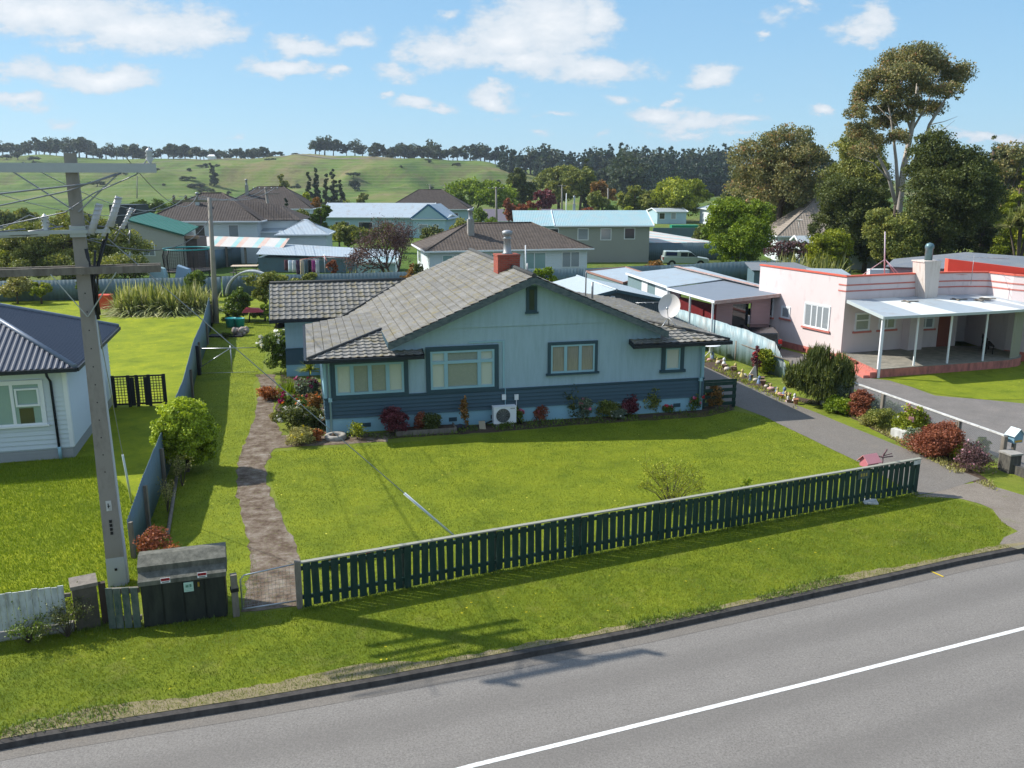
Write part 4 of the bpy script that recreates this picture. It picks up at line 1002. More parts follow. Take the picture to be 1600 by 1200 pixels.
def neighbour_house():
    c = G(117, 715); ang = math.radians(15)
    R = empty('house', (c.x, c.y, 0), ang, 'white weatherboard house with navy ribbed steel roof cropped by the left edge', 'house')
    W_, D = 14., 7.9; zt = 3.26
    m = MB(); m.box(-W_, -.03, .03, D, .3, zt); m.build('wall', M['wb_white'], R)
    Fw = Wall((-W_, 0), (0, 0)); Sw = Wall((0, 0), (0, D))
    m = MB(); Fw.lap(m, 0, W_, .42, zt, .165, .032); Sw.lap(m, 0, D, .42, zt, .165, .032); m.build('weatherboards', M['wb_white'], R)
    m = MB(); Fw.box(m, W_ - .1, W_ + .04, 0, .045, .42, zt); Sw.box(m, 0, .1, .001, .045, .42, zt); m.build('corner_board', M['white'], R)
    m = MB(); Fw.lap(m, 0, W_ - .02, 0, .36, .12, .015, -.02); Sw.lap(m, .02, D, 0, .36, .12, .015, -.02); m.box(-W_, -.05, .05, D, -.1, .36); m.build('base_boards', simple('base_grey', (.3, .31, .31), .7), R)
    Fw = Wall((-W_, -.036), (0, -.036)); window(R, Fw, W_ - 2.72, W_ - .72, 1.25, 2.9, M['white'], M['white'], M['curtteal'], .09, (.5,), sill=True, proud=.05, sw=.06)
    m = MB(); Fw.box(m, W_ - 1.62, W_ - .87, .02, .075, 1.98, 2.0 + .05); Fw.box(m, W_ - 1.62, W_ - 1.56, .02, .07, 2.03, 2.6); Fw.box(m, W_ - .93, W_ - .87, .02, .07, 2.03, 2.6); Fw.box(m, W_ - 1.62, W_ - .87, .02, .072, 2.56, 2.62)
    m.build('open_sash', M['white'], R, )
    m = MB(); Fw.box(m, W_ - 1.55, W_ - 1.1, .013, .02, 1.34, 1.92); m.build('dark_pane', M['glassdark'], R)
    # hip roof
    o = .45; x1, y0, y1, ze = o, -o, D + o, 3.32; half = (y1 - y0) / 2; zr = 3.32 + half * .43; k = (zr - ze) / half; L = half * math.sqrt(1 + k * k)
    r = MB(); corr_plane(r, (-W_ - 1, y0, ze), (1, 0, 0), (0, 1, k), [(0, 0), (W_ + 1 + o, 0), (W_ + 1 + o - half, L), (0, L)], .19, .016, 4, True)
    corr_plane(r, (x1, y0, ze), (0, 1, 0), (-1, 0, k), [(0, 0), (2 * half, 0), (half, L)], .19, .016, 4, True)
    corr_plane(r, (-W_ - 1, y1, ze), (1, 0, 0), (0, -1, k), [(0, 0), (W_ + 1 + o, 0), (W_ + 1 + o - half, L), (0, L)], .19, .016, 4, True)
    r.build('roof', M['navyroof'], R)
    c_ = MB(); ap = (x1 - half, (y0 + y1) / 2, zr + .05)
    for q in ((x1, y0, ze + .05), (x1, y1, ze + .05), (-W_ - 1, (y0 + y1) / 2, zr + .05)): c_.tube([q, ap], .085, 8)
    c_.build('ridge_cap', simple('ridge_grey', (.16, .19, .24), .4), R)
    g = MB(); g.bar((-W_, y0 - .05, ze - .06), (x1 + .05, y0 - .05, ze - .06), .1, .13); g.bar((x1 + .05, y0, ze - .06), (x1 + .05, y1, ze - .06), .1, .13); g.build('gutter', M['fascia_navy'], R)
    s = MB(); s.box(-W_, x1, y0, 0, ze - .12, ze - .09); s.box(0, x1, 0, y1, ze - .12, ze - .09); s.build('soffit', M['white'], R)
    d = MB(); d.tube([(-.48, y0, ze - .1), (-.48, y0 + .08, ze - .25), (-.46, -.09, ze - .5), (-.44, -.09, .45)], .045, 8); dp = d.build('downpipe', M['fascia_navy'], R)
    d = MB(); d.tube([(-.44, -.09, .47), (-.43, -.09, .02)], .06, 8); d.build('pipe_foot', M['ltblue'], dp)
neighbour_house()
# ------------------------------------------------------------------ fences and street things
def root_at(name, p, label, cat, group=None): return empty(name, (p[0], p[1], 0), 0, label, cat, group)
def picket_fence():
    a, b = G(474, 950), G(1432, 770); a.z = b.z = 0; R = root_at('picket_fence', a, 'long dark green paling fence with weathered top rail along the front lawn', 'fence')
    W = Wall(a, b, True); n = 88; sp = W.len / n; r = random.Random(2); m = MB(); H = 1.13
    for i in range(n):
        x = i * sp + .02; w = sp * .77; t = r.uniform(-.022, .022); h = H + r.uniform(-.035, .01) - .02; bt = r.uniform(.0, .05) + .02
        p = [W.pt(x, .01, bt), W.pt(x + w, .01, bt), W.pt(x + w, .032, bt), W.pt(x, .032, bt)]
        q = [W.pt(x + t, .01, h), W.pt(x + w + t, .01, h), W.pt(x + w + t, .032, h), W.pt(x + t, .032, h)]
        m.hexa(p, q)
    m.build('palings', M['green'], R, True)
    m = MB(); W.box(m, -.03, W.len + .02, -.06, .055, H - .01, H + .02); m.build('top_rail', simple('lichened_rail', (.26, .26, .215), .9), R, True)
    m = MB(); W.box(m, 0, W.len, -.05, .008, .93, 1.02); W.box(m, 0, W.len, -.05, .008, .22, .31); m.build('rail', M['green'], R, True)
    for k in range(9):
        m = MB(); x = W.len * k / 8; x = min(x, W.len - .1); W.box(m, x - .05 if k else -.13, x + .06 if k else -.01, -.15, -.052 if k else .04, -.05, H - .01 if k else H + .04); m.build('post', M['greenworn'] if k else M['wood_old'], R, True)
    m = MB(); W.box(m, W.len - .55, W.len - .2, .034, .045, .98, 1.12) if False else W.box(m, W.len - .3, W.len - .02, .034, .045, .97, 1.1); m.build('number_plate', M['white_old'], R, True)
    m = MB(); W.box(m, W.len - 2.55, W.len - 2.1, .034, .042, .8, 1.05); m.build('fence_plate', M['greenworn'], R, True)
    m = MB()
    for k, (dx) in enumerate((.1, .2, .3)): W.box(m, W.len - 2.55 + dx, W.len - 2.55 + dx + .06, .043, .048, .88, .98)
    m.build('plate_mark', simple('ochre', (.35, .27, .06)), R, True)
    return W
FW = picket_fence()
def pink_letterbox():
    p = FW.pt(FW.len - 1.75, -.35, 0); p = Vector(p); R = empty('letterbox', (p.x, p.y, 0), math.radians(24), 'pink roofed letterbox standing behind the green paling fence', 'letterbox')
    m = MB(); m.box(-.04, .04, -.04, .04, 0, 1.02); m.build('post', M['greenworn'], R)
    m = MB(); m.hexa([(-.22, -.16, 1.02), (.22, -.16, 1.02), (.22, .16, 1.02), (-.22, .16, 1.02)], [(-.22, -.16, 1.2), (.22, -.16, 1.2), (.22, .16, 1.2), (-.22, .16, 1.2)])
    m.hexa([(-.22, -.16, 1.2), (.22, -.16, 1.2), (.22, .16, 1.2), (-.22, .16, 1.2)], [(-.22, -.005, 1.36), (.22, -.005, 1.36), (.22, .005, 1.36), (-.22, .005, 1.36)]); m.build('box', simple('rosepaint', (.5, .16, .19)), R)
    m = MB(); m.slab([(-.28, -.23, 1.17), (.28, -.23, 1.17), (.28, 0, 1.4), (-.28, 0, 1.4)], .02); m.slab([(-.28, .23, 1.17), (.28, .23, 1.17), (.28, 0, 1.4), (-.28, 0, 1.4)], .02); m.build('box_roof', simple('pinkroof', (.66, .27, .28)), R)
    o = MB(); b = Vector((.52, .1, 0)); 
    q = empty('garden_ornament', (p.x + .48, p.y + .15, 0), 0, 'dark twisted metal bird ornament beside the pink letterbox', 'ornament')
    o.tube([(0, 0, 0), (0, 0, 1.35)], .02, 6); o.tube([(-.3, 0, 1.32), (0, 0, 1.24), (.3, 0, 1.28)], .02, 5); o.tube([(0, 0, 1.3), (.1, 0, 1.5)], .025, 5); o.tube([(-.15, .1, 1.2), (.22, -.1, 1.4)], .015, 5); o.build('bird', simple('plumtwig', (.12, .06, .07)), q)
pink_letterbox()
def sign_pad():
    p = G(1358, 786); m = MB(); m.hexa([(p.x - .22, p.y - .14, .02), (p.x + .2, p.y - .2, .02), (p.x + .24, p.y + .1, .05), (p.x - .18, p.y + .16, .05)], [(p.x - .22, p.y - .14, .07), (p.x + .2, p.y - .2, .07), (p.x + .24, p.y + .1, .1), (p.x - .18, p.y + .16, .1)])
    m.thing('water_meter', M['white_old'], 'small pale slab lying on the grass at the foot of the green fence', 'meter cover')
sign_pad()
def toby():
    p = G(1464, 897, ZR); m = MB()
    for a, b in (((1448, 884), (1456, 893)), ((1456, 893), (1474, 901)), ((1452, 888), (1462, 886))):
        q, r = G(*a, ZR + .012), G(*b, ZR + .012); d = (r - q).normalized(); n = Vector((-d.y, d.x, 0)) * .025; m.poly([q - n, r - n, r + n, q + n])
    tag(m.build('road_marking', simple('yellowpaint', (.6, .42, .02))), kind='structure')
toby()
def power_pole():
    b = G(185, 912); b.z = 0; R = empty('power_pole', (b.x, b.y, 0), math.radians(20), 'tall tapered concrete power pole with two crossarms beside the black utility box', 'power pole')
    Hh = 10.15; m = MB(); q = lambda w, d, z: [(-w, -d, z), (w, -d, z), (w, d, z), (-w, d, z)]
    m.hexa(q(.2, .165, .75), q(.118, .11, Hh)); m.build('pole', M['conc_pole'], R)
    s = MB(); s.hexa(q(.215, .175, -.1), q(.202, .167, .75)); 
    s.build('base_sleeve', simple('sleeve', (.42, .44, .46), .6), R)
    m = MB(); m.hexa([(.193, -.12, .05), (.25, -.12, .05), (.25, .12, .05), (.193, .12, .05)], [(.118, -.08, 6.6), (.165, -.08, 6.6), (.165, .08, 6.6), (.118, .08, 6.6)]); m.build('cable_guard', simple('guard', (.55, .58, .62), .5), R)
    m = MB(); m.tube([(.2, 0, 6.5), (.16, -.02, 7.3), (.12, -.12, 8.1)], .04, 8); m.tube([(.22, .05, 6.6), (.17, -.02, 7.2), (.3, -.15, 8.05)], .03, 6); m.tube([(.24, 0, 6.6), (.2, 0, 7.4), (.5, -.1, 8.3)], .03, 6); m.tube([(.2, -.05, 6.7), (.3, -.1, 7.6), (.62, -.15, 8.5)], .025, 6); m.build('riser_cable', M['wire'], R)
    # upper steel crossarm
    c = MB(); c.box(-1.85, 1.72, -.22, -.12, 9.74, 9.94); ca = c.build('crossarm', M['metal'], R)
    b_ = MB(); b_.bar((-1.15, -.17, 9.78), (-.05, -.13, 8.95), .06, .03); b_.bar((1.0, -.17, 9.78), (.05, -.13, 8.9), .06, .03); b_.build('brace', M['steel_dull'], R)
    # lower wooden crossarms
    for y in (-.27, .17):
        c = MB(); c.box(-1.7, 1.62, y - .045, y + .045, 7.55, 7.71); c.build('crossarm', M['wood_old'], R)
    b_ = MB(); b_.bar((-.62, -.3, 7.58), (0, -.2, 6.6), .06, .02); b_.bar((.7, -.3, 7.58), (0.02, -.2, 6.6), .06, .02); b_.build('brace', M['metal'], R)
    # fuses and switch gear
    def ins(x, y, z, k=1.0, n=4):
        i = MB(); i.lathe((x, y, z), [(.02, -.1)] + sum([[(.08 * k, j * .07 * k), (.045 * k, j * .07 * k + .045 * k)] for j in range(n)], []) + [(.0, n * .07 * k + .02)], 12); return i.build('insulator', simple('porcelain', (.55, .57, .6), .25), R)
    ins(1.6, -.17, 10.04, 1.1, 3); ins(-.62, -.15, 8.55, 1.1, 4); ins(-1.7, -.17, 10.04)
    c = MB(); c.box(-.75, .65, -.25, -.19, 8.44, 8.52); c.bar((-.7, -.22, 8.48), (-2.8, -.3, 8.44), .06, .07); c.bar((-.6, .05, 8.42), (-3.4, -.1, 8.36), .05, .07); c.build('switch_bracket', M['metal'], R)
    c = MB(); c.box(-.16, .16, -.2, -.13, 8.36, 8.6); c.box(-.2, .2, .11, .16, 8.36, 8.6); c.build('pole_band', M['metal'], R)
    for x, z, l in ((.38, 8.75, .65), (.78, 8.9, .65), (.62, 8.6, .45), (1.02, 8.75, .45)):
        i = MB(); i.tube([(x - .12, -.25, z - l / 2), (x + .12, -.22, z + l / 2)], .075 if l > .5 else .04, 10)
        for j in range(7): t = -.45 + j * .15; i.lathe((x + .24 * t * 1.0, -.235, z + l * t), [(.04, -.02), (.1 if l > .5 else .06, 0), (.04, .02)], 10)
        i.build('cutout_fuse', simple('porcelain2', (.48, .48, .5), .35), R)
    c = MB(); 
    r = random.Random(4)
    for k in range(9): x = r.uniform(.3, 1.1); z = r.uniform(8.3, 9.1); c.tube([(x, -.2, z), (x + r.uniform(-.25, .25), -.15, z + r.uniform(-.15, .25)), (x + r.uniform(-.3, .3), -.2, z + r.uniform(-.3, .3))], .014, 5)
    for k in range(10): x = r.uniform(-3.2, -1.0); z = 8.42; c.tube([(x, -.25, z + r.uniform(-.05, .1)), (x + .3, -.2, z + r.uniform(0, .25)), (x + .8, -.22, z + r.uniform(-.05, .2))], .018, 5)
    c.tube([(1.6, -.17, 10.1), (1.3, -.17, 9.7), (.4, -.25, 9.3), (-.2, -.3, 8.9), (-1.6, -.25, 8.6)], .014, 5); c.tube([(.9, -.2, 9.72), (-.1, -.24, 9.35), (-1.9, -.3, 8.95), (-3.6, -.3, 9.0)], .016, 5)
    c.tube([(1.0, -.2, 9.73), (.3, -.24, 9.5), (-1.4, -.3, 9.3), (-3.8, -.3, 9.05)], .02, 5); c.tube([(-.4, -.2, 8.6), (-.9, -.2, 8.85), (-1.5, -.2, 8.55), (-2.6, -.2, 8.5)], .012, 5)
    c.build('jumper_wires', M['wirelt'], R)
    c = MB(); c.box(-3.3, -1.6, -.36, -.24, 8.33, 8.38); c.box(-2.6, -2.2, -.35, -.2, 8.4, 8.62); c.build('switchgear', M['steel_dull'], R)
    # small signs
    c = MB(); c.box(-.06, .06, -.172, -.16, 1.95, 2.2); s1 = c.build('warning_sign', M['white_old'], R); c = MB(); c.box(-.02, .0, -.178, -.173, 2.02, 2.14); c.box(-.03, .03, -.178, -.173, 2.06, 2.08); c.build('symbol', M['black'], s1)
    c = MB()
    for k in range(4): c.box(-.03, .03, -.178, -.165, 1.35 + k * .1, 1.42 + k * .1)
    c.build('number_tag', M['black'], R)
    c = MB(); c.lathe((0, -.165, .45), [(0, 0)], 3) if False else c.box(-.03, .03, -.18, -.165, .42, .48)
    for k in range(12): c.box(-.012, .012, -.155 + .004 * k * .6, -.14 + .004 * k * .6, 2.9 + k * .42, 2.93 + k * .42)
    c.build('bolt', M['black'], R)
    return R, b
POLE, pb = power_pole()
rp = math.radians(20)
def PL(x, y, z): return Vector((pb.x + x * math.cos(rp) - y * math.sin(rp), pb.y + x * math.sin(rp) + y * math.cos(rp), z))
def cable(name, p, q, sag, r, label, cat='cable', mat='wirelt', group=None, n=16):
    m = MB(); m.tube([Vector(p).lerp(Vector(q), i / n) - Vector((0, 0, 4 * sag * (i / n) * (1 - i / n))) for i in range(n + 1)], r, 5, False)
    return m.thing(name, M[mat], label, cat, group)
anc = G(710, 838); cable('stay_wire', PL(0, 0, 8.9), anc, 0, .012, 'stay wire running from the concrete pole down to the front lawn', 'stay wire', 'steel_dull')
d_ = PL(0, 0, 8.9) - anc; m = MB(); m.tube([anc, anc + d_ * .16], .035, 8); m.thing('stay_guard', simple('guardw', (.6, .64, .68)), 'white guard tube on the stay wire over the front lawn', 'wire guard')
anc2 = G(206, 786); cable('stay_wire', PL(0, .1, 8.7), anc2, 0, .011, 'stay wire from the concrete pole down to the grass behind the corrugated fence', 'stay wire', 'steel_dull')
d_ = PL(0, .1, 8.7) - anc2; m = MB(); m.tube([anc2, anc2 + d_ * .22], .03, 8); m.thing('stay_guard', M['guardw'], 'white guard tube on the stay wire left of the round bush', 'wire guard')
def utility_box():
    a, b = G(226, 981), G(356, 963); a.z = b.z = 0; W = Wall(a, b, True); R = root_at('utility_box', a, 'black weathered meter cabinet with a sloped concrete coloured lid beside the pole', 'utility box')
    L = W.len; D = .78; H1_, H2 = 1.02, 1.42; m = MB(); W.box(m, 0, L, -D, 0, 0, H1_)
    for k in range(4): W.box(m, L * k / 4 + .02, L * (k + 1) / 4 - .02, .0, .02 + (k % 2) * .012, .04, H1_ - .03)
    m.build('cabinet', paint('black_weathered', (.014, .018, .017), .6, .4, 2.5, .3, 20, dirt=(.04, .045, .035), dirt_amt=.6, stretch=(1.5, 1.5, .3)), R, True)
    m = MB(); lidm = paint('lid_lichen', (.045, .047, .038), .9, .3, 4, .7, 25, dirt=(.2, .195, .16), dirt_amt=.85)
    def prof(ps, a0, a1): m.hexa([W.pt(a0, y, z) for y, z in ps][::-1], [W.pt(a1, y, z) for y, z in ps][::-1])
    prof([(.045, 1.0), (.045, 1.1), (-.22, 1.24), (-.22, 1.0)], -.04, L + .04); prof([(-.2, 1.16), (-.17, 1.36), (-.5, 1.5), (-D - .03, 1.46), (-D - .03, 1.0), (-.2, 1.0)], -.05, L + .05)
    m.build('lid', lidm, R, True)
    for x, z in ((.42, 1.02), (1.18, 1.04)):
        s = MB(); W.box(s, x, x + .2, .046, .052, z, z + .12); t = s.build('warning_label', M['white'], R, True); s = MB(); W.box(s, x + .01, x + .19, .053, .056, z + .05, z + .11); s.build('red_band', simple('warnred', (.4, .02, .03)), t, True)
        s = MB()
        for j in range(3): W.box(s, x + .03 + j * .05, x + .065 + j * .05, .057, .059, z + .072, z + .09)
        W.box(s, x + .03, x + .17, .053, .056, z + .015, z + .03); s.build('lettering', M['black'], t, True)
    s = MB(); W.box(s, .88, 1.08, .022, .04, .74, .96); t = s.build('notice', simple('palegreen', (.42, .6, .52)), R, True)
    s = MB()
    for j in range(5): W.box(s, .9, 1.06, .041, .043, .77 + j * .035, .775 + j * .035)
    W.box(s, .92, .98, .041, .044, .85, .9); W.box(s, 1.0, 1.04, .041, .044, .85, .91); s.build('lettering', simple('noticegreen', (.1, .22, .16)), t, True)
    s = MB(); W.box(s, 1.17, 1.21, .03, .06, .84, .94); s.build('padlock', simple('brass', (.35, .24, .05), .4, .6), R, True)
utility_box()
def white_paling():
    a, b = G(-330, 1046), G(117, 985); a.z = b.z = 0; W = Wall(a, b, True); R = root_at('paling_fence', b, 'peeling white close boarded paling fence on a low block wall', 'fence')
    n = int(W.len / .125); r = random.Random(5); m = MB()
    for i in range(n): x = i * .125; h = 1.08 + r.uniform(-.015, .02); W.box(m, x, x + .116, 0, .02 + r.uniform(0, .006), .22, h)
    m.build('palings', M['palwhite'], R, True); m = MB(); W.box(m, 0, W.len, -.05, -.002, .8, .88); W.box(m, 0, W.len, -.05, -.002, .3, .38); m.build('rail', M['wood_old'], R, True)
    m = MB(); W.box(m, 0, W.len, -.1, .06, -.1, .2); m.build('block_base', M['conc'], R, True)
white_paling()
def pillar():
    a = G(120, 985); b = G(160, 976); a.z = b.z = 0; W = Wall(a, b, True); R = root_at('gate_pillar', a, 'mossy concrete gate pillar with flat cap at the end of the white fence', 'pillar')
    pm = paint('mossy_pillar', (.12, .1, .08), .95, .4, 3, .9, 16, dirt=(.045, .05, .03), dirt_amt=.8)
    m = MB(); W.box(m, 0, .48, -.42, .06, -.05, .98); m.build('shaft', pm, R, True); m = MB(); W.box(m, -.03, .51, -.45, .09, .98, 1.06); m.build('cap', M['wood_old'], R, True)
    m = MB(); W.box(m, .52, .66, -.1, .02, 0, .98); m.build('post', simple('darkpost', (.06, .045, .035), .9), R, True)
pillar()
def short_green():
    a, b = G(172, 985), G(224, 982); a.z = b.z = 0; W = Wall(a, b, True); R = root_at('short_fence', a, 'short length of flaking green boards between the pillar and the black box', 'fence'); m = MB()
    for i, (x, mt) in enumerate(((0, 'green'), (.16, 'x'), (.34, 'x'), (.52, 'x'))): W.box(m, x, x + .145, 0, .025 + i * .004, .05, 1.0 - .01 * (i % 2))
    m.build('boards', M['greenworn'], R, True); m = MB(); W.box(m, 0, .68, -.08, -.005, .85, .97); W.box(m, 0, .68, -.08, -.005, .2, .3); m.build('rail', M['wood_old'], R, True)
short_green()
def wire_gate():
    a, b = G(371, 962), G(470, 944); a.z = b.z = 0
    R = root_at('gate_post', a, 'weathered timber gate post with iron hinge strap right of the black box', 'post'); W = Wall(a, b, True)
    m = MB(); W.box(m, -.09, .05, -.07, .07, -.1, 1.02); m.build('shaft', M['wood_old'], R, True); m = MB(); W.box(m, -.11, .07, -.09, .09, .62, .7); m.build('strap', M['black'], R, True)
    R = root_at('wire_gate', a + (b - a) * .1, 'low tubular gate with wire mesh across the concrete path', 'gate'); L = W.len - .08
    m = MB(); m.tube([W.pt(.12, 0, .12), W.pt(.12, 0, .86), W.pt(.2, 0, .95), W.pt(L, 0, 1.02)], .018, 6); m.tube([W.pt(.12, 0, .14), W.pt(L, 0, .1)], .018, 6); m.tube([W.pt(L, 0, .1), W.pt(L, 0, 1.02)], .018, 6); m.build('frame', M['metal'], R, True)
    m = MB(); k = 0
    for i in range(14): x = .15 + i * (L - .2) / 14; m.bar(W.pt(x, 0, .14), W.pt(x, 0, .96), .004)
    for i in range(8): z = .2 + i * .1; m.bar(W.pt(.14, 0, z), W.pt(L, 0, z), .004)
    m.build('mesh', M['steel_dull'], R, True)
wire_gate()
def corr_fence(name, pts, tops, mat, label, period=.15, group=None, rails=None, posts=None, amp=.012, wavy=0, cat='corrugated fence', gaps=True):
    """vertical corrugated sheets along a polyline; tops: height at every point"""
    P = [Vector((p[0], p[1])) for p in pts]; R = root_at(name, (P[0].x, P[0].y), label, cat, group); m = MB(); r = random.Random(len(label)); s = 0
    rows = [[], []]
    for i in range(len(P) - 1):
        d = P[i + 1] - P[i]; L = d.length; d.normalize(); n = Vector((-d.y, d.x)); k = max(2, int(L / (period / 4)))
        for j in range(k + (i == len(P) - 2)):
            t = j / k; q = P[i] + d * L * t; a = (s + L * t) / period * 2 * math.pi; h = tops[i] + (tops[i + 1] - tops[i]) * t
            sheet_i = int((s + L * t) / .76); jit = random.Random(sheet_i * 7 + len(label)).uniform(-.02, .02) + wavy * math.sin((s + L * t) * .8)
            q = q + n * (math.sin(a) * amp)
            rows[0].append((q.x, q.y, -.02)); rows[1].append((q.x, q.y, h + jit))
        s += L
    m.grid(rows, True); sh = m.build('sheeting', M[mat] if isinstance(mat, str) else mat, R, True)
    md = sh.modifiers.new('thickness', 'SOLIDIFY'); md.thickness = .004
    return R, P
flatcorr = paint('fence_blue_grey', (.115, .175, .205), .55, .12, 1.5, .05, 20, dirt=(.12, .13, .12), dirt_amt=.3, stretch=(2, 2, .3))
lf = g2((205, 872), (233, 820), (262, 742), (292, 655), (307, 585), (322, 545), (330, 505))
R, P = corr_fence('boundary_fence', lf, [1.05, 1.55, 1.65, 1.7, 1.75, 1.8, 1.8], flatcorr, 'blue grey corrugated fence running back between the side lawn and the white house', .15)
for i in range(8):
    t = i / 7 * (len(P) - 1); k = min(int(t), len(P) - 2); q = P[k].lerp(P[k + 1], t - k); m = MB(); m.box(q.x + .03, q.x + .12, q.y - .05, q.y + .05, -.1, 1.3 if i else 1.0); m.build('post', M['wood_old'], R, True)
def trellis():
    a, b = G(178, 637), G(262, 633); a.z = b.z = 0; W = Wall(a, b, True); R = root_at('trellis_fence', a, 'dark lattice trellis fence with solid panels beside the round green bush', 'trellis'); m = MB(); L = W.len
    for x in (0, .62, .95, 1.45, L - .12): W.box(m, x, x + .12, -.04, .04, 0, 1.4)
    for x in (.66, 1.3): W.box(m, x, x + .26, -.02, .02, .05, 1.3)
    m.build('post', M['glassdark'] if False else simple('tarblack', (.018, .02, .024), .7), R, True); m = MB()
    W.box(m, 0, L, -.03, .03, 1.32, 1.38); W.box(m, 0, L, -.03, .03, .1, .15)
    for i in range(int(L / .12)): W.box(m, i * .12, i * .12 + .025, -.012, .012, .1, 1.35)
    for j in range(10): W.box(m, 0, L, .013, .02, .15 + j * .12, .175 + j * .12)
    m.build('lattice', M['tarblack'], R, True)
trellis()
def drive_gate():
    a, b = G(1100, 641), G(1143, 631); a.z = b.z = 0; a = HL(15.75, .1); b = HL(17.3, .1); W = Wall(a, b, True); R = root_at('driveway_gate', a, 'dark green slatted timber gate closing the side of the blue house', 'gate'); m = MB()
    for z in (.12, .42, .72, 1.0): W.box(m, 0, W.len, 0, .025, z, z + .15)
    for x in (0, W.len - .12): W.box(m, x, x + .12, -.1, -.005, 0, 1.22)
    m.build('slats', M['green'], R, True); m = MB(); W.box(m, 0, W.len, .026, .05, 1.17, 1.27); m.build('top_rail', M['green'], R, True)
drive_gate()
def chain_fence():
    # white capped netting fence along the drive
    a, b, c = G(1244, 640), G(1380, 655), G(1569, 740)
    pts = [G(1245, 640), G(1298, 645) if False else None]
    A0 = Vector((13.5, 40.3, 0)); B0 = Vector((16.7, 28.3, 0)); W = Wall(A0, B0, True); R = root_at('netting_fence', A0, 'wire netting fence with lichened white top rail beside the sloping driveway', 'fence'); L = W.len
    for k in range(7): m = MB(); x = L * k / 6; W.box(m, x - .07, x + .07, -.07, .07, -.05, 1.12); m.build('post', M['wood_old'], R, True)
    m = MB(); W.box(m, 0, L, -.045, .045, 1.12, 1.17); m.build('top_rail', M['white_old'], R, True)
    m = MB(); n = int(L / .07)
    for i in range(n + 14):
        for s in (1, -1):
            x0 = i * .07 - (.98 if s > 0 else 0); x1 = x0 + s * .98 if s > 0 else x0 - .98
            za, zb = .1, 1.1
            # clip to the fence
            p, q = (x0, za), (x1, zb)
            if max(p[0], q[0]) < .02 or min(p[0], q[0]) > L - .02: continue
            def cl_(p, q):
                (ax, az), (bx, bz) = p, q
                for lim in (0, L):
                    if (ax - lim) * (bx - lim) < 0:
                        t = (lim - ax) / (bx - ax); z = az + (bz - az) * t
                        if (lim == 0) == (ax < lim): ax, az = lim, z
                        else: bx, bz = lim, z
                return (ax, az), (bx, bz)
            p, q = cl_(p, q); m.bar(W.pt(p[0], 0, p[1]), W.pt(q[0], 0, q[1]), .006)
    m.build('netting', M['steel_dull'], R, True)
    e = W.pt(L + .25, 0, 0); q = empty('stone_pillar', (e[0], e[1], 0), math.atan2(W.d.y, W.d.x), 'dark concrete block pillar at the driveway mouth below the blue letterbox', 'pillar')
    m = MB(); m.box(-.12, .35, -.25, .2, -.05, .62); m.box(.36, 2.6, -.1, .05, -.05, .3); m.build('blocks', paint('dark_block', (.06, .055, .05), .95, .4, 4, .7, 20, dirt=(.16, .15, .12), dirt_amt=.5), q)
    m = MB(); m.box(-.15, .38, -.28, .23, .62, .68); m.build('cap', M['conc'], q)
    p = Vector(W.pt(L + .05, -.1, 0)); q = empty('letterbox', (p.x + .28, p.y + .1, 0), math.radians(20), 'pale blue gabled letterbox on the end post of the netting fence', 'letterbox')
    m = MB(); m.box(-.05, .05, -.05, .05, 0, .95); m.build('post', M['wood_old'], q)
    m = MB(); m.box(-.2, .2, -.15, .15, .9, 1.2); m.hexa([(-.2, -.15, 1.2), (.2, -.15, 1.2), (.2, .15, 1.2), (-.2, .15, 1.2)], [(-.01, -.15, 1.36), (.01, -.15, 1.36), (.01, .15, 1.36), (-.01, .15, 1.36)]); m.build('box', simple('bluebox', (.17, .3, .38)), q)
    m = MB(); m.slab([(-.26, -.2, 1.16), (-.26, .2, 1.16), (0, .2, 1.4), (0, -.2, 1.4)], .02); m.slab([(.26, -.2, 1.16), (.26, .2, 1.16), (0, .2, 1.4), (0, -.2, 1.4)], .02); m.build('box_roof', simple('boxroof', (.5, .58, .6)), q)
    m = MB(); m.box(-.16, .16, -.16, -.152, .93, 1.0); m.build('slot_panel', simple('ochre2', (.5, .3, .04)), q)
    # sheet and rail fence further up the drive
    return W
CW = chain_fence()
R, P = corr_fence('boundary_fence', [(9.3, 56), (10.9, 50.4), (12.4, 45.4), (13.15, 42.9), (13.5, 41.8)], [1.9, 1.88, 1.85, 1.7, .6], 'corrfence2', 'pale weathered corrugated iron fence between the blue house drive and the carport', .38, amp=.009)
def drive_rail():
    a, b = Vector((11.2, 47.5, 0)), Vector((12.3, 36.2, 0)); W = Wall((12.05, 43.2), (13.0, 38.5), True); W = Wall((11.5, 48.9), (13.5, 41.2), True); R = root_at('post_and_rail', W.pt(0, 0, 0), 'round timber posts and wire with a drooping rail beside the drive', 'fence')
    for k in range(4): m = MB(); p = W.pt(W.len * k / 3, 0, 0); m.tube([(p[0], p[1], -.05), (p[0], p[1], 1.1)], .09, 8); m.build('post', M['wood_old'], R, True)
    m = MB(); m.tube([W.pt(0, 0, 1.02), W.pt(W.len * .33, 0, .98), W.pt(W.len * .66, 0, 1.0), W.pt(W.len, 0, 1.02)], .035, 6); m.build('rail', M['wood_old'], R, True)
drive_rail()
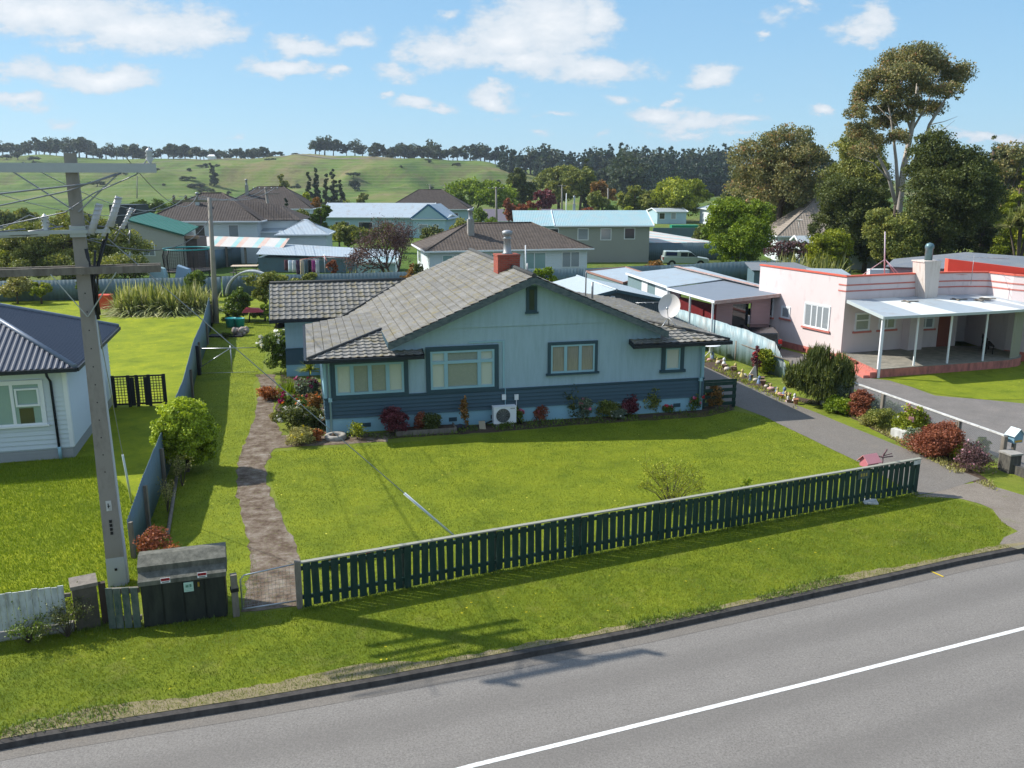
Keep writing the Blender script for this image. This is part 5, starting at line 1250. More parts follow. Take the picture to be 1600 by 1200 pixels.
# yard boundaries further back
bf = [A(-60, 470, 66), A(60, 470, 70), A(200, 470, 72), (-21.5, 75), (-10.5, 79), (-1, 80), (8, 81)]
bf = [(p[0], p[1]) for p in bf]
corr_fence('boundary_fence', [(-62, 66.5), (-38.4, 70.3), (-24.4, 73)], [1.65] * 3, flatcorr, 'blue grey corrugated fence behind the flax and the yellow lawn', .3)
corr_fence('boundary_fence', [(-24.3, 73.0), (-16, 75), (-5, 77.6), (6.5, 79.5)], [1.7] * 4, flatcorr, 'blue grey corrugated fence across the back garden behind the tiled wing', .3)
corr_fence('boundary_fence', [(-1, 78.4), (5.5, 74)], [1.9] * 2, 'corrfence2', 'short pale iron fence beside the vine covered corner behind the house', .3) if False else None
corr_fence('boundary_fence', [(6.6, 79.5), (14, 82.5), (24, 84), (33, 85)], [1.7, 1.7, 2.0, 2.0], flatcorr, 'dark corrugated fence behind the pale garage roofs and the pink house', .4)
corr_fence('boundary_fence', [(8.4, 105.6), (16.5, 106.5), (29, 108)], [2.1] * 3, flatcorr, 'blue green sheet fence standing behind the parked silver ute', .25)
corr_fence('boundary_fence', [(-32.6, 95.4), (-30.1, 112.2)], [2.1, 1.6], flatcorr, 'blue corrugated fence running back beside the picnic table lawn', .25)
corr_fence('boundary_fence', [(-48, 92), (-32.8, 95.3)], [2.0, 2.1], flatcorr, 'blue corrugated fence behind the trampoline', .25)
for i, (x, y) in enumerate(()): pass
# other poles
def far_pole(px, py, top, Y=None, arm=True, label='', w=.14, armw=1.1, two=False, mat='conc_pole', group=None, ang=None):
    b = G(px, py); 
    if Y: b = A(px, py, Y)
    z0 = hz(b.x, b.y); h = A(top[0], top[1], b.y).z; R = empty('power_pole', (b.x, b.y, z0), ang if ang is not None else .2, label, 'power pole', group); lean = A(top[0], top[1], b.y).x - b.x
    m = MB(); m.tube([(0, 0, -.3), (lean, 0, h - z0)], [w * 1.25, w * .8], 8); m.build('pole', M[mat], R)
    if arm:
        for z in ([h - z0 - .25, h - z0 - .9] if two else [h - z0 - .25]):
            m = MB(); m.box(lean - armw, lean + armw, -w - .1, -w, z - .06, z + .06)
            m.build('crossarm', M['wood_old'], R)
        m = MB()
        for k in (-1, -.5, .5, 1): m.lathe((lean + armw * .9 * k, -w - .05, h - z0 - .19), [(.03, 0), (.07, .05), (.05, .12), (0, .18)], 6)
        m.build('insulator', simple('porcelain', (.55, .57, .6), .25), R)
    return Vector((b.x + lean, b.y, h))
p2 = far_pole(338, 505, (327, 309), label='slim grey pole rising from the side lawn fence in front of the brown roof', w=.16, arm=False)
m = MB(); m.box(p2.x - 2.4, p2.x - .1, p2.y - .2, p2.y - .1, p2.z - .28, p2.z - .14)
for k in (-2.3, -1.5, -.8): m.lathe((p2.x + k, p2.y - .15, p2.z - .14), [(.04, 0), (.11, .08), (.08, .2), (.11, .24), (0, .34)], 8)
m.thing('crossarm', M['wood_old'], 'wooden crossarm with insulators on top of the slim grey pole', 'crossarm') if False else m.build('crossarm', M['wood_old'], [o for o in bpy.data.objects if o.name.startswith('power_pole')][-1], True)
p3 = far_pole(428, 394, (415, 292), label='grey pole standing behind the picnic table beside the white shed', w=.2, armw=1.7, two=True)
far_pole(214, 310, (214, 275), label='lone pole in the pasture left of the tall dark poplar', w=.25, armw=.6)
far_pole(672, 322, (672, 288), Y=330, label='left one of two thin poles at the foot of the hill', w=.25, armw=1.5)
far_pole(695, 322, (695, 289), Y=320, label='right one of two thin poles at the foot of the hill', w=.25, armw=1.5)
far_pole(776, 345, (775, 292), Y=170, label='pale pole rising above the brown roof in front of the willows', w=.2, armw=1.6)
far_pole(878, 335, (878, 289), Y=240, label='pale pole with a short crossarm above the plum coloured roof', w=.22, armw=1.2)
far_pole(950, 345, (950, 294), Y=210, label='bare pale pole above the light blue roof', w=.2, arm=False)
far_pole(884, 345, (885, 302), Y=150, label='thin bare white mast rising behind the light blue roof', w=.08, arm=False, mat='white')
far_pole(822, 425, (821, 383), Y=84, label='white pipe mast in front of the white boarded house', w=.07, arm=False, mat='white')
# wires
for i, (x, s) in enumerate(((-3.0, 1.2), (-.9, 1.0), (1.1, .9))):
    cable('power_line', PL(x, -.2, 10.1 if x > 0 else 9.95), p2 + Vector((-2.2 + i * .7, 0, .15)), s, .012, ['line wire from the left part of the upper crossarm to the slim pole', 'line wire from the middle of the upper crossarm to the slim pole', 'line wire from the right end of the upper crossarm to the slim pole'][i], 'cable')
for i in range(3): cable('power_line', p2 + Vector((-2 + i * .7, 0, .1)), p3 + Vector((-1.2 + i * 1.2, 0, -.1)), .8, .02, ['left wire between the slim pole and the picnic table pole', 'middle wire between the slim pole and the picnic table pole', 'right wire between the slim pole and the picnic table pole'][i], 'cable')
cable('service_cable', PL(.1, 0, 8.3), p2 + Vector((0, 0, -1.2)), 1.0, .02, 'black service cable running from the near pole to the slim pole', 'cable', 'wire')
cable('service_cable', p2 + Vector((0, 0, -.9)), HL(8.1, -.65, 5.6) * 1.0, .5, .0, 'x') if False else None
# ------------------------------------------------------------------ pink house
def arc(c, r, a0, a1, n): return [(c[0] + r * math.cos(a0 + (a1 - a0) * i / n), c[1] + r * math.sin(a0 + (a1 - a0) * i / n)) for i in range(n + 1)]
def pink_house():
    A_, B_ = (14.95, 52.6), (17.75, 46.15); R = root_at('house', B_, 'pale pink rendered flat roofed house with salmon base and a curved verandah', 'house')
    C_ = (22.4, 47.75); D_ = (25.0, 48.35); top = 4.58
    SW = Wall(A_, B_, True); F1 = Wall(B_, C_, True); F2 = Wall(C_, D_, True)
    bow = [(27.0, 46.9), (27.8, 46.0), (28.9, 45.5), (30.3, 45.5), (31.8, 46.2)]
    foot = [A_, B_, C_, D_, (26.3, 48.3)] + bow + [(34, 50), (34, 60), (20, 60)]
    m = MB(); m.prism([A_, B_, C_, D_, (D_[0] + .2, D_[1] + 2.2), (26.6, 50.5), (26.75, 48.0)] + bow + [(34, 50), (34, 60), (19, 60)], .3, 2.4)
    ring0 = [A_, B_, C_, D_, (26.4, 48.3)] + bow
    for i in range(len(ring0) - 1): w = Wall(ring0[i], ring0[i + 1], True); w.box(m, 0 if i else 0, w.len, -.2, 0, 2.4 if i in (0, 1, 4, 5, 6, 7, 8, 9) else 3.3, top - .04)
    m.build('wall', M['pink'], R, True)
    m = MB(); SW.box(m, 0, SW.len + .02, 0, .02, -.05, .36)
    m.build('base', M['salmon'], R, True); m = MB()
    for i in range(len(bow) - 1): Wall(bow[i], bow[i + 1], True).box(m, 0, (Vector(bow[i + 1]) - Vector(bow[i])).length, 0, .025, -.05, .5)
    m.build('base', M['salmon'], R, True)
    for a in (1.6, 4.2): m = MB(); SW.box(m, a, a + .22, .021, .03, .1, .24); m.build('vent', M['redmaroon'], R, True)
    # coping and stripes
    ring = [A_, B_, C_, D_, (26.4, 48.3)] + bow; m = MB()
    for i in range(len(ring) - 1):
        w = Wall(ring[i], ring[i + 1], True); w.box(m, -.02, w.len + .02, -.18, .05, top - .03, top + .05)
    m.build('coping', M['coral'], R, True)
    m = MB()
    for z in (4.12, 3.8):
        for i in range(1, len(ring) - 1): w = Wall(ring[i], ring[i + 1], True); w.box(m, 0, w.len, 0, .02, z - .035, z + .035)
        SW.box(m, SW.len - .55, SW.len + .02, .0, .02, z - .035, z + .035)
    m.build('stripe', M['salmon'], R, True)
    m = MB(); m.prism([(p[0], p[1]) for p in [(15.1, 52.7), (17.8, 46.35), (22.4, 47.95), (26.4, 48.5), (27.1, 47.1), (29, 45.8), (31.7, 46.5), (34, 50), (34, 60), (19, 60)]], 0, .01); m.v = [(x, y, top - .12 - .15 * max(0, (-(x - 17.8) * .342 + (y - 46.2) * .94)) + z) for x, y, z in m.v]; m.build('roof_deck', M['coral'], R, True)
    # wedge upstand behind
    w0, w1 = A(1502, 412, 52), A(1640, 440, 50); m = MB(); q = [A(1480, 430, 52), A(1482, 404.5, 52), A(1700, 431, 52), A(1700, 446, 52)]
    m.hexa([p for p in q], [p + Vector((0, .4, 0)) for p in q]); m.build('roof_upstand', M['coral'], R, True)
    # side windows
    L = SW.len
    def pw(W, a0, a1, z0, z1, mull, pm, trans=None, fm='white'): 
        wd = window(R, W, a0, a1, z0, z1, M[fm], M['white'], M[pm], .06, mull, trans, sill=False, proud=.04, sw=.05); s = MB(); W.box(s, a0 - .1, a1 + .1, -.02, .09, z0 - .1, z0); s.build('sill', M['salmon'], wd, True)
    k = L / 6.7
    pw(SW, L - 3.0, L - 1.0, 1.5, 2.85, (.27, .5, .73), 'curtgrey'); pw(SW, L - 4.9, L - 4.15, 1.7, 2.4, (), 'curtgrey'); pw(SW, .25, 1.4, 1.6, 2.9, (.5,), 'glassdark')
    pw(F1, .75, 1.75, 1.6, 2.6, (), 'curtgrey', .6); pw(F1, 2.35, 3.5, 1.6, 2.6, (.5,), 'curtgrey', .6); pw(F2, .05, 1.15, 1.5, 2.7, (.5,), 'curtgrey', .5)
    m = MB(); w = F1; w.box(m, 4.0, 4.95, 0, .55, .3, 3.3); m.build('chimney_breast', M['pink'], R, True)
    # chimney tapering up out of the verandah roof
    c = MB(); o = Vector((24.0, 46.8, 0)); p0 = [A(1444, 468, 47.2), A(1473, 466, 47.6)]
    a, b = Vector((22.15, 46.9)), Vector((23.25, 47.25)); d = (b - a).normalized(); n = Vector((-d.y, d.x))
    def rect(k0, k1, dep, z): 
        x = a + d * k0; y = a + d * k1; return [(x.x, x.y, z), (y.x, y.y, z), ((y + n * dep).x, (y + n * dep).y, z), ((x + n * dep).x, (x + n * dep).y, z)]
    c.hexa(rect(.25, 1.05, .9, 3.2), rect(-.02, 1.05, .9, 5.25)); c.hexa(rect(-.06, 1.1, .95, 5.25), rect(-.06, 1.1, .95, 5.32)); ch = c.build('chimney', paint('chimney_render', (.62, .55, .5), .8, .06, 2, .2, 20, dirt=(.35, .25, .18), dirt_amt=.3, stretch=(3, 3, .2)), R, True)
    x = a + d * .6 + n * .45; c = MB(); c.lathe((x.x, x.y, 5.3), [(.0, 0), (.2, 0), (.2, .62), (.23, .66), (.23, .8), (.16, .92), (0, .97)], 14); c.build('flue', simple('flueteal', (.12, .2, .22), .4, .3), ch, True)
    # verandah platform
    front = [(18.05, 42.05), (20.1, 42.7), (22.2, 43.3), (24.3, 43.95), (26.0, 44.5)] + arc((25.6, 46.3), 1.75, -1.2, .15, 6)
    plat = front + [(26.9, 48.2), (24.9, 48.3), (22.4, 47.7), (17.8, 46.1)]
    m = MB(); m.prism(plat, -.05, .42); m.build('verandah_base', M['salmon_dirty'], R, True)
    m = MB(); m.prism([(p[0] + .0, p[1]) for p in plat], .422, .45); m.build('verandah_floor', M['slab'], R, True)
    # steps on the left
    m = MB()
    for i in range(2): t = .3 - i * .15; m.prism([(18.05 - .0, 42.1), (17.95, 44.0), (17.65 - i * .32, 43.9), (17.7 - i * .32, 42.0)], -.05, t)
    m.prism([(17.8, 44.1), (17.75, 46.0), (17.45, 46.0), (17.35, 44.1)], -.05, .5); m.build('steps', M['salmon'], R, True)
    # posts
    for (x, y, w, z0) in ((18.15, 42.12, .13, 0), (20.25, 42.95, .08, .45), (22.2, 43.5, .08, .45), (24.35, 44.15, .08, .45)): m = MB(); m.box(x - w / 2, x + w / 2, y - w / 2, y + w / 2, z0, 3.1); m.build('post', M['white'], R, True)
    # verandah roof
    rf = [(18.0, 41.75), (20.1, 42.35), (22.2, 42.95), (24.4, 43.6), (26.1, 44.2)] + arc((25.7, 46.2), 1.95, -1.1, .1, 6)
    rb = [(17.8, 46.0), (19.3, 46.55), (20.8, 47.1), (22.4, 47.65), (24.0, 48.0), (24.8, 48.2), (25.4, 48.3), (25.9, 48.3), (26.2, 48.2), (26.5, 48.1), (26.8, 47.8), (27.0, 47.4)]
    n_ = min(len(rf), len(rb)); 
    for i in range(n_ - 1):
        m = MB(); m.slab([(rf[i][0], rf[i][1], 3.12), (rf[i + 1][0], rf[i + 1][1], 3.12), (rb[i + 1][0], rb[i + 1][1], 3.36), (rb[i][0], rb[i][1], 3.36)], .03)
        m.build('roof_sheet', M['ltroof'] if i not in (1, 3, 6) else simple('white_sheet', (.62, .64, .62)), R, True)
    m = MB()
    for i in range(len(rf) - 1): m.bar((*rf[i], 3.06), (*rf[i + 1], 3.06), .06, .13)
    m.bar((*rf[0], 3.06), (*rb[0], 3.28), .05, .16)
    m.build('fascia', M['ltblue'] if False else simple('pale_fascia', (.42, .47, .47)), R, True)
    m = MB(); 
    for (x, y) in ((20.6, 45.8), (23.6, 46.6), (24.7, 46.3), (25.3, 46.9)): m.box(x, x + .9, y, y + .1, 3.3, 3.34); m.box(x + .2, x + .3, y - .4, y + .3, 3.31, 3.35)
    m.build('roof_batten', M['wood_old'], R, True)
    # curved translucent screen
    sc2 = arc((25.6, 46.3), 1.62, -1.25, .2, 30); rows = [[], []]
    for i, p in enumerate(sc2): q = Vector((25.6, 46.3)); v = (Vector(p) - q); k = 1 + .012 * (1 if i % 2 else -1); rows[0].append((q.x + v.x * k, q.y + v.y * k, .45)); rows[1].append((q.x + v.x * k, q.y + v.y * k, 3.05))
    m = MB(); m.grid(rows); b = NB('fibreglass'); b.fin(b.mix(b.noise(1.2, 6, .6), (.4, .4, .3), (.5, .5, .42)), .4); tr = b.n('ShaderNodeBsdfTranslucent'); tr.inputs[0].default_value = (.5, .5, .4, 1); mx = b.n('ShaderNodeMixShader'); mx.inputs[0].default_value = .45; b.l(b.p.outputs[0], mx.inputs[1]); b.l(tr.outputs[0], mx.inputs[2]); b.l(mx.outputs[0], b.out.inputs[0])
    m.build('screen', b.m, R, True)
    # alcove door
    m = MB(); F2.box(m, 1.45, 2.2, .0, .04, .45, 2.7); m.build('door', simple('brickdoor', (.22, .07, .05)), R, True)
    # bow window
    w = Wall(bow[1], bow[2], True); window(R, w, .05, w.len - .05, 1.2, 2.9, M['white'], M['white'], M['curtteal'], .06, (.5,), .5, sill=False, proud=.04)
    # roof aerial
    m = MB(); p = A(1382, 432, 49.5); m.tube([p - Vector((0, 0, .1)), A(1383, 362, 49.5)], .035, 6); m.tube([A(1383, 405, 49.5), p + Vector((1.1, 1.0, -.05))], .02, 5); m.tube([A(1383, 405, 49.5), p + Vector((-.9, 1.0, -.05))], .02, 5); m.tube([A(1383, 405, 49.5), p + Vector((.9, -.3, -.05))], .02, 5); m.build('mast', simple('lilac', (.5, .42, .48)), R, True)
    m = MB(); p = Vector((25.6, 47.6, 4.0)); m.tube([p + Vector((-.5, 0, 0)), p + Vector((-.5, 0, 1.6))], .015, 5); m.tube([p + Vector((-.9, 0, 1.5)), p + Vector((1.6, .3, 1.35))], .012, 5)
    for k in range(6): m.tube([p + Vector((k * .3 - .2, -.2, 1.45)), p + Vector((k * .3 - .2, .25, 1.45))], .008, 4)
    m.build('aerial', M['steel_dull'], R, True)
pink_house()
def bench():
    p = Vector((25.9, 46.6, .45)); R = empty('bench', p, math.radians(70), 'dark timber bench in the shaded alcove of the pink verandah', 'bench'); m = MB(); m.box(-.8, .8, -.2, .2, .42, .47); m.box(-.8, .8, .18, .22, .6, .85); m.build('seat', M['black'], R)
    for x in (-.75, .7):
        for y in (-.18, .15): m = MB(); m.box(x, x + .05, y, y + .05, 0, .42 if y < 0 else .85); m.build('leg', M['black'], R)
bench()
def carport():
    z = 2.95; FL = G(1117, 471, z); FR = G(1226, 459, z + .1); BL = G(1042, 450, z); BR = G(1140, 437, z + .15); D0 = G(978, 427, 3.15); D1 = G(1056, 418.5, 3.3); E0 = G(1130, 436, 3.25)
    R = root_at('carport', FL, 'lean to carport and garage with patched pale and grey iron roof beside the pink house', 'carport')
    up = lambda p, d: Vector((p.x, p.y, p.z + d))
    m = MB(); m.slab([FL, FR, BR, BL], .04); m.build('carport_roof', paint('felt_grey', (.17, .2, .24), .75, .1, 1.5, .4, 14), R, True)
    m = MB(); m.slab([up(BL, .06), up(BR, .1), D1, D0], .05); m.build('garage_roof', M['ltroof'], R, True)
    rr = [up(FR, .05), G(1292, 450, 3.1) if False else up(FR, .05) + Vector((.4, 1.0, .0)), G(1192, 447, 3.3), D1 + Vector((.9, .2, 0)), D1, BR + Vector((0, 0, .12))]
    m = MB(); m.slab([up(FR, .04), up(FR, .04) + Vector((.7, 2.2, .05)), D1 + Vector((1.6, .5, 0)), up(D1, .05)], .04) if False else None
    m.slab([up(FR, .03), up(FR, .03) + Vector((.2, 2.0, 0)), D1 + Vector((1.3, .4, .05)), up(D1, .06)], .04); m.build('side_roof', M['ltroof'], R, True)
    m = MB(); m.bar(up(FR, .09), up(D1, .12), .32, .03); m.build('rusty_flashing', paint('rust_flash', (.32, .13, .09), .8, .35, 3, .2, 10, dirt=(.55, .5, .47), dirt_amt=.8), R, True)
    m = MB(); m.bar(up(FL, -.06), up(FR, -.06), .06, .2); m.build('front_fascia', paint('flaky_fascia', (.42, .35, .33), .8, .1, 3, .2, 15, dirt=(.35, .16, .12), dirt_amt=.6, stretch=(1, 1, 3)), R, True)
    m = MB(); m.bar(up(FL, -.04), up(BL, -.04), .07, .13); m.bar(up(BL, .04), up(D0, -.02), .07, .13); m.build('gutter', M['white'], R, True)
    dl = (BL - FL); 
    for t in (0.03, .48, .97): p = FL + dl * t; m = MB(); m.box(p.x - .04, p.x + .06, p.y, p.y + .1, 0, 2.9); m.build('post', M['white'], R, True)
    p = FR; m = MB(); m.box(p.x - .15, p.x - .07, p.y + .1, p.y + .18, 0, 2.95); m.build('post', M['white'], R, True)
    n = Vector((-dl.y, dl.x, 0)).normalized() * -1
    # walls
    W = Wall((FL.x + .75, FL.y + 1.6), (BL.x + .3, BL.y), True); W = Wall((BL.x + .3, BL.y + .1), (FL.x + .45, FL.y + 1.7), True)
    m = MB(); W.box(m, 0, 1.0, -.1, 0, 0, 2.85); m.build('board_wall', M['boards_p'], R, True)
    m = MB(); W.box(m, 1.0, W.len, -.1, .01, 0, 2.5); m.build('side_door', M['redmaroon'], R, True)
    e = Vector(W.pt(W.len, 0, 0)); W2 = Wall((e.x, e.y), (e.x + 3.9, e.y + 1.25), True)
    m = MB(); W2.box(m, 0, 1.15, -.1, 0, 0, 2.8); W2.box(m, 2.4, 3.7, -.1, 0, 0, 2.8); W2.box(m, 1.15, 2.4, -.1, 0, 2.5, 2.8); m.build('front_boards', M['boards_p'], R, True)
    m = MB(); W2.box(m, 1.15, 2.4, -.6, -.3, 0, 2.5); m.build('doorway', M['glassdark'], R, True)
    m = MB(); W2.box(m, -.05, .06, 0, .03, 0, 2.75); m.build('trim', M['redmaroon'], R, True)
    # garage side
    d0 = D0; W3 = Wall((d0.x + .15, d0.y), (BL.x + .25, BL.y + .15), True)
    m = MB(); W3.box(m, 0, W3.len, -.1, 0, 0, 3.02); m.build('garage_wall', M['corrfence2'], R, True)
    m = MB(); W3.box(m, W3.len * .36, W3.len * .5, .0, .03, 1.4, 2.9); W3.box(m, W3.len * .68, W3.len * .99, .0, .03, 0, 2.95); m.build('door', M['white'], R, True)
carport()
def lean_boards():
    a = G(997, 448, 1.0); R = root_at('timber_stack', a, 'sheets of tan board leaning on the corrugated garage wall', 'boards'); m = MB(); b = Vector((9.1, 61.8, 0)); r = random.Random(1)
    for k in range(5): x = 8.95 + k * .32; y = 60.6 - k * 1.0; m.hexa([(x - .25, y, 0), (x - .2, y + .05, 0), (x + .05, y - .75, 0), (x, y - .8, 0)], [(x, y + .05, 2.3), (x + .05, y + .1, 2.3), (x + .3, y - .7, 2.3 + .1 * (k % 2)), (x + .25, y - .75, 2.3)])
    m.build('sheets', simple('tanboard', (.4, .27, .17), .8), R, True)
lean_boards()
def grey_garage():
    R = empty('garage', (5.9, 49.7, 0), math.radians(13), 'garage with pale steel gable roof and dark blue ribbed front behind the house', 'garage')
    w, D, ze, zr = 3.35, 7.6, 2.7, 3.42; m = MB(); k = (zr - ze) / w; L = w * math.sqrt(1 + k * k)
    corr_plane(m, (-w - .2, -.25, ze - .04), (0, 1, 0), (1, 0, k), [(0, 0), (D, 0), (D, L + .2), (0, L + .2)], .2, .018, 4, True); corr_plane(m, (w + .2, -.25, ze - .04), (0, 1, 0), (-1, 0, k), [(0, 0), (D, 0), (D, L + .2), (0, L + .2)], .2, .018, 4, True); m.build('roof', simple('pale_ribbed', (.5, .56, .58), .4), R)
    m = MB(); m.tube([(0, -.27, zr + .04), (0, D - .2, zr + .04)], .08, 6); m.build('ridge_cap', M['ltroof'], R)
    f = [(-w, 0), (w, 0), (w, ze - .05), (0, zr - .06), (-w, ze - .05)]; m = MB(); m.hexa([(x, 0, z) for x, z in f], [(x, .08, z) for x, z in f]); m.box(-w, -w + .08, .08, D - .4, 0, ze - .05); m.box(w - .08, w, .08, D - .4, 0, ze - .05); m.build('wall', corr('dark_blue_ribbed', (.04, .065, .09), .12, depth=.02), R)
    m = MB(); m.bar((-w - .2, -.25, ze - .07), (0, -.25, zr - .02), .04, .18); m.bar((0, -.25, zr - .02), (w + .2, -.25, ze - .07), .04, .18); m.build('bargeboard', M['navy'], R)
    m = MB(); m.box(-1.2, 1.9, -.04, -.005, 0, 2.2); m.build('roller_door', boards('roller', (.3, .42, .46), .1), R)
    m = MB(); m.blob((-.28, -.12, 3.02), .08, jit=0); m.blob((-.1, -.12, 3.02), .08, jit=0); m.box(-.25, -.13, -.08, 0, 2.98, 3.1); m.build('flood_lamp', M['white'], R)
grey_garage()
def flat_shed():
    q = [G(921, 430, 2.4), G(975, 425, 2.5), G(1010, 437, 2.5), G(992, 452, 2.4)]; R = root_at('shed', q[0], 'low shed with flat white panelled roof and rusty edge behind the garage', 'shed')
    q = [Vector((6.0, 70.5, 2.35)), Vector((9.4, 72.5, 2.5)), Vector((10.6, 66, 2.5)), Vector((8.0, 62.5, 2.35))]
    m = MB(); m.slab(q, .06); m.build('roof', M['ltroof'], R, True); m = MB()
    for i in range(4): m.bar(q[i], q[(i + 1) % 4], .08, .14)
    m.build('edge_trim', simple('rusttrim', (.28, .16, .13), .8), R, True); m = MB(); m.prism([(p.x * .97 + .24, p.y * .97 + 2.0) for p in q], 0, 2.25); m.build('wall', M['corrfence2'], R, True)
flat_shed()
# ------------------------------------------------------------------ vehicles
def car(name, loc, rz, label, cat, prof, cab, Wd, bodym, wheels, glassm, group=None, wr=.36, extras=None):
    """prof: side outline (x,z) of the lower body; cab: outline of the glasshouse"""
    R = empty(name, loc, rz, label, cat, group); h = Wd / 2
    def loft(o, prof, half, inset, mat):
        m = MB(); n = len(prof); secs = [(-half, inset), (-half + .1, 0), (half - .1, 0), (half, inset)]; cx = sum(p[0] for p in prof) / n; cz = sum(p[1] for p in prof) / n; rows = []
        for y, i in secs: rows.append([(p[0] + (cx - p[0]) * i, y, p[1] + (cz - p[1]) * i) for p in prof])
        st = len(m.v)
        for r in rows: m.v += r
        for a in range(3):
            for k in range(n): m.f.append((st + a * n + k, st + a * n + (k + 1) % n, st + (a + 1) * n + (k + 1) % n, st + (a + 1) * n + k)); m.sm.append(False)
        m.f.append(tuple(st + k for k in reversed(range(n)))); m.f.append(tuple(st + 3 * n + k for k in range(n))); m.sm += [False] * 2
        ob = m.build(o, mat, R); bv = ob.modifiers.new('bevel', 'BEVEL'); bv.width = .035; bv.segments = 2; bv.limit_method = 'ANGLE'; return ob
    loft('body', prof, h, .03, bodym); loft('cabin', cab, h - .1, .05, bodym)
    for x in wheels:
        for s in (-1, 1):
            m = MB(); m.tube([(x, s * (h - .2), wr), (x, s * (h + .01), wr)], wr, 18); w = m.build('wheel', M['black'], R); m = MB(); m.tube([(x, s * (h + .005), wr), (x, s * (h + .02), wr)], wr * .6, 12); m.build('rim', M['metal'], w)
            m = MB(); m.tube([(x, s * (h - .1), wr + .02), (x, s * (h + .004), wr + .02)], wr + .07, 18); m.build('wheel_arch', M['black'], R)
    if extras: extras(R, h)
    return R
silver = paint('silver_green_paint', (.4, .46, .43), .3, .04, 3, 0, metal=.35, spec=.6)
def ute_extras(R, h):
    for s in (-1, 1):
        for x0, x1, z0, z1, k in ((-2.25, -1.0, 1.28, 1.68, 0), (-.62, .16, 1.2, 1.62, 0), (.24, 1.0, 1.2, 1.6, 1)):
            m = MB(); y = s * (h - .092); q = [(x0, z0), (x1 + .12 * k, z0), (x1 - .42 * k, z1), (x0 + .03, z1)]
            m.hexa([(x, y - .012, z) for x, z in q], [(x, y + .012, z) for x, z in q]); m.build('side_window', M['glassdark'] if k or x0 > -1 else simple('tint', (.02, .03, .09), .1), R)
        m = MB(); m.box(-2.62, -2.5, s * (h - .05) - .06, s * (h - .05) + .06, .85, 1.15); m.build('tail_lamp', simple('redlamp', (.5, .02, .02), .3), R)
        for x in (-.45, .4): m = MB(); m.box(x, x + .14, s * h - .012, s * h + .012, .98, 1.01); m.build('door_handle', M['steel_dull'], R)
        m = MB(); m.box(1.1, 1.2, s * (h + .1) - .08, s * (h + .1) + .08, 1.15, 1.32); m.build('mirror', M['black'], R)
        m = MB(); m.box(2.32, 2.5, s * (h - .25) - .14, s * (h - .25) + .14, .78, .95); m.build('headlight', M['white'], R)
    m = MB(); m.box(-2.42, -2.38, -.6, .6, 1.25, 1.65); m.build('rear_window', M['glassdark'], R); m = MB(); m.box(-2.68, -2.55, -.8, .8, .5, .68); m.build('bumper', M['black'], R)
    q = [(1.12, 1.22), (.52, 1.66)]; m = MB(); m.hexa([(1.14, -.68, 1.2), (1.14, .68, 1.2), (1.18, .68, 1.22), (1.18, -.68, 1.22)], [(.6, -.6, 1.62), (.6, .6, 1.62), (.64, .6, 1.64), (.64, -.6, 1.64)]); m.build('windscreen', M['glassdark'], R)
p = G(1030, 414); e = G(1108, 413); u_ = empty
car('ute', ((19.5), 98.6, 0), math.radians(-4), 'silver double cab ute with canopy parked in front of the blue green fence', 'ute',
    [(-2.58, .5), (2.4, .45), (2.55, .6), (2.5, .95), (1.2, 1.15), (-2.6, 1.18), (-2.62, .7)],
    [(-2.5, 1.12), (1.25, 1.12), (.6, 1.66), (.3, 1.76), (-.75, 1.78), (-.85, 1.74), (-2.3, 1.78), (-2.42, 1.72)], 1.84, silver, (-1.55, 1.6), None, extras=ute_extras)
def hatch_extras(R, h):
    for s in (-1, 1):
        m = MB(); y = s * (h - .1); q = [(-1.5, .95), (1.1, .92), (.4, 1.32), (-1.2, 1.34)]; m.hexa([(x, y - .012, z) for x, z in q], [(x, y + .012, z) for x, z in q]); m.build('side_window', M['glassdark'], R)
        m = MB(); m.box(-2.12, -2.02, s * (h - .1) - .09, s * (h - .1) + .09, .7, .92); m.build('tail_lamp', M['redlamp'], R)
    m = MB(); m.hexa([(1.2, -.6, .95), (1.2, .6, .95), (1.23, .6, .97), (1.23, -.6, .97)], [(.5, -.55, 1.36), (.5, .55, 1.36), (.53, .55, 1.38), (.53, -.55, 1.38)]); m.build('windscreen', M['glassdark'], R)
    m = MB(); m.box(-2.1, -2.07, -.55, .55, .95, 1.25); m.build('rear_window', M['glassdark'], R)
c1 = G(1165, 513); car('car', (14.05, 49.6, 0), math.radians(108 - 16), 'black hatchback mostly hidden behind the pale iron fence under the carport', 'car',
    [(-2.05, .35), (2.05, .3), (2.15, .55), (1.9, .85), (1.1, .95), (-2.0, .98), (-2.1, .6)], [(-1.95, .92), (1.3, .9), (.5, 1.4), (.1, 1.46), (-1.0, 1.46), (-1.8, 1.25)], 1.74, paint('black_car', (.006, .007, .009), .12, .1, 3, 0, spec=.8), (-1.3, 1.3), None, wr=.31, extras=hatch_extras)
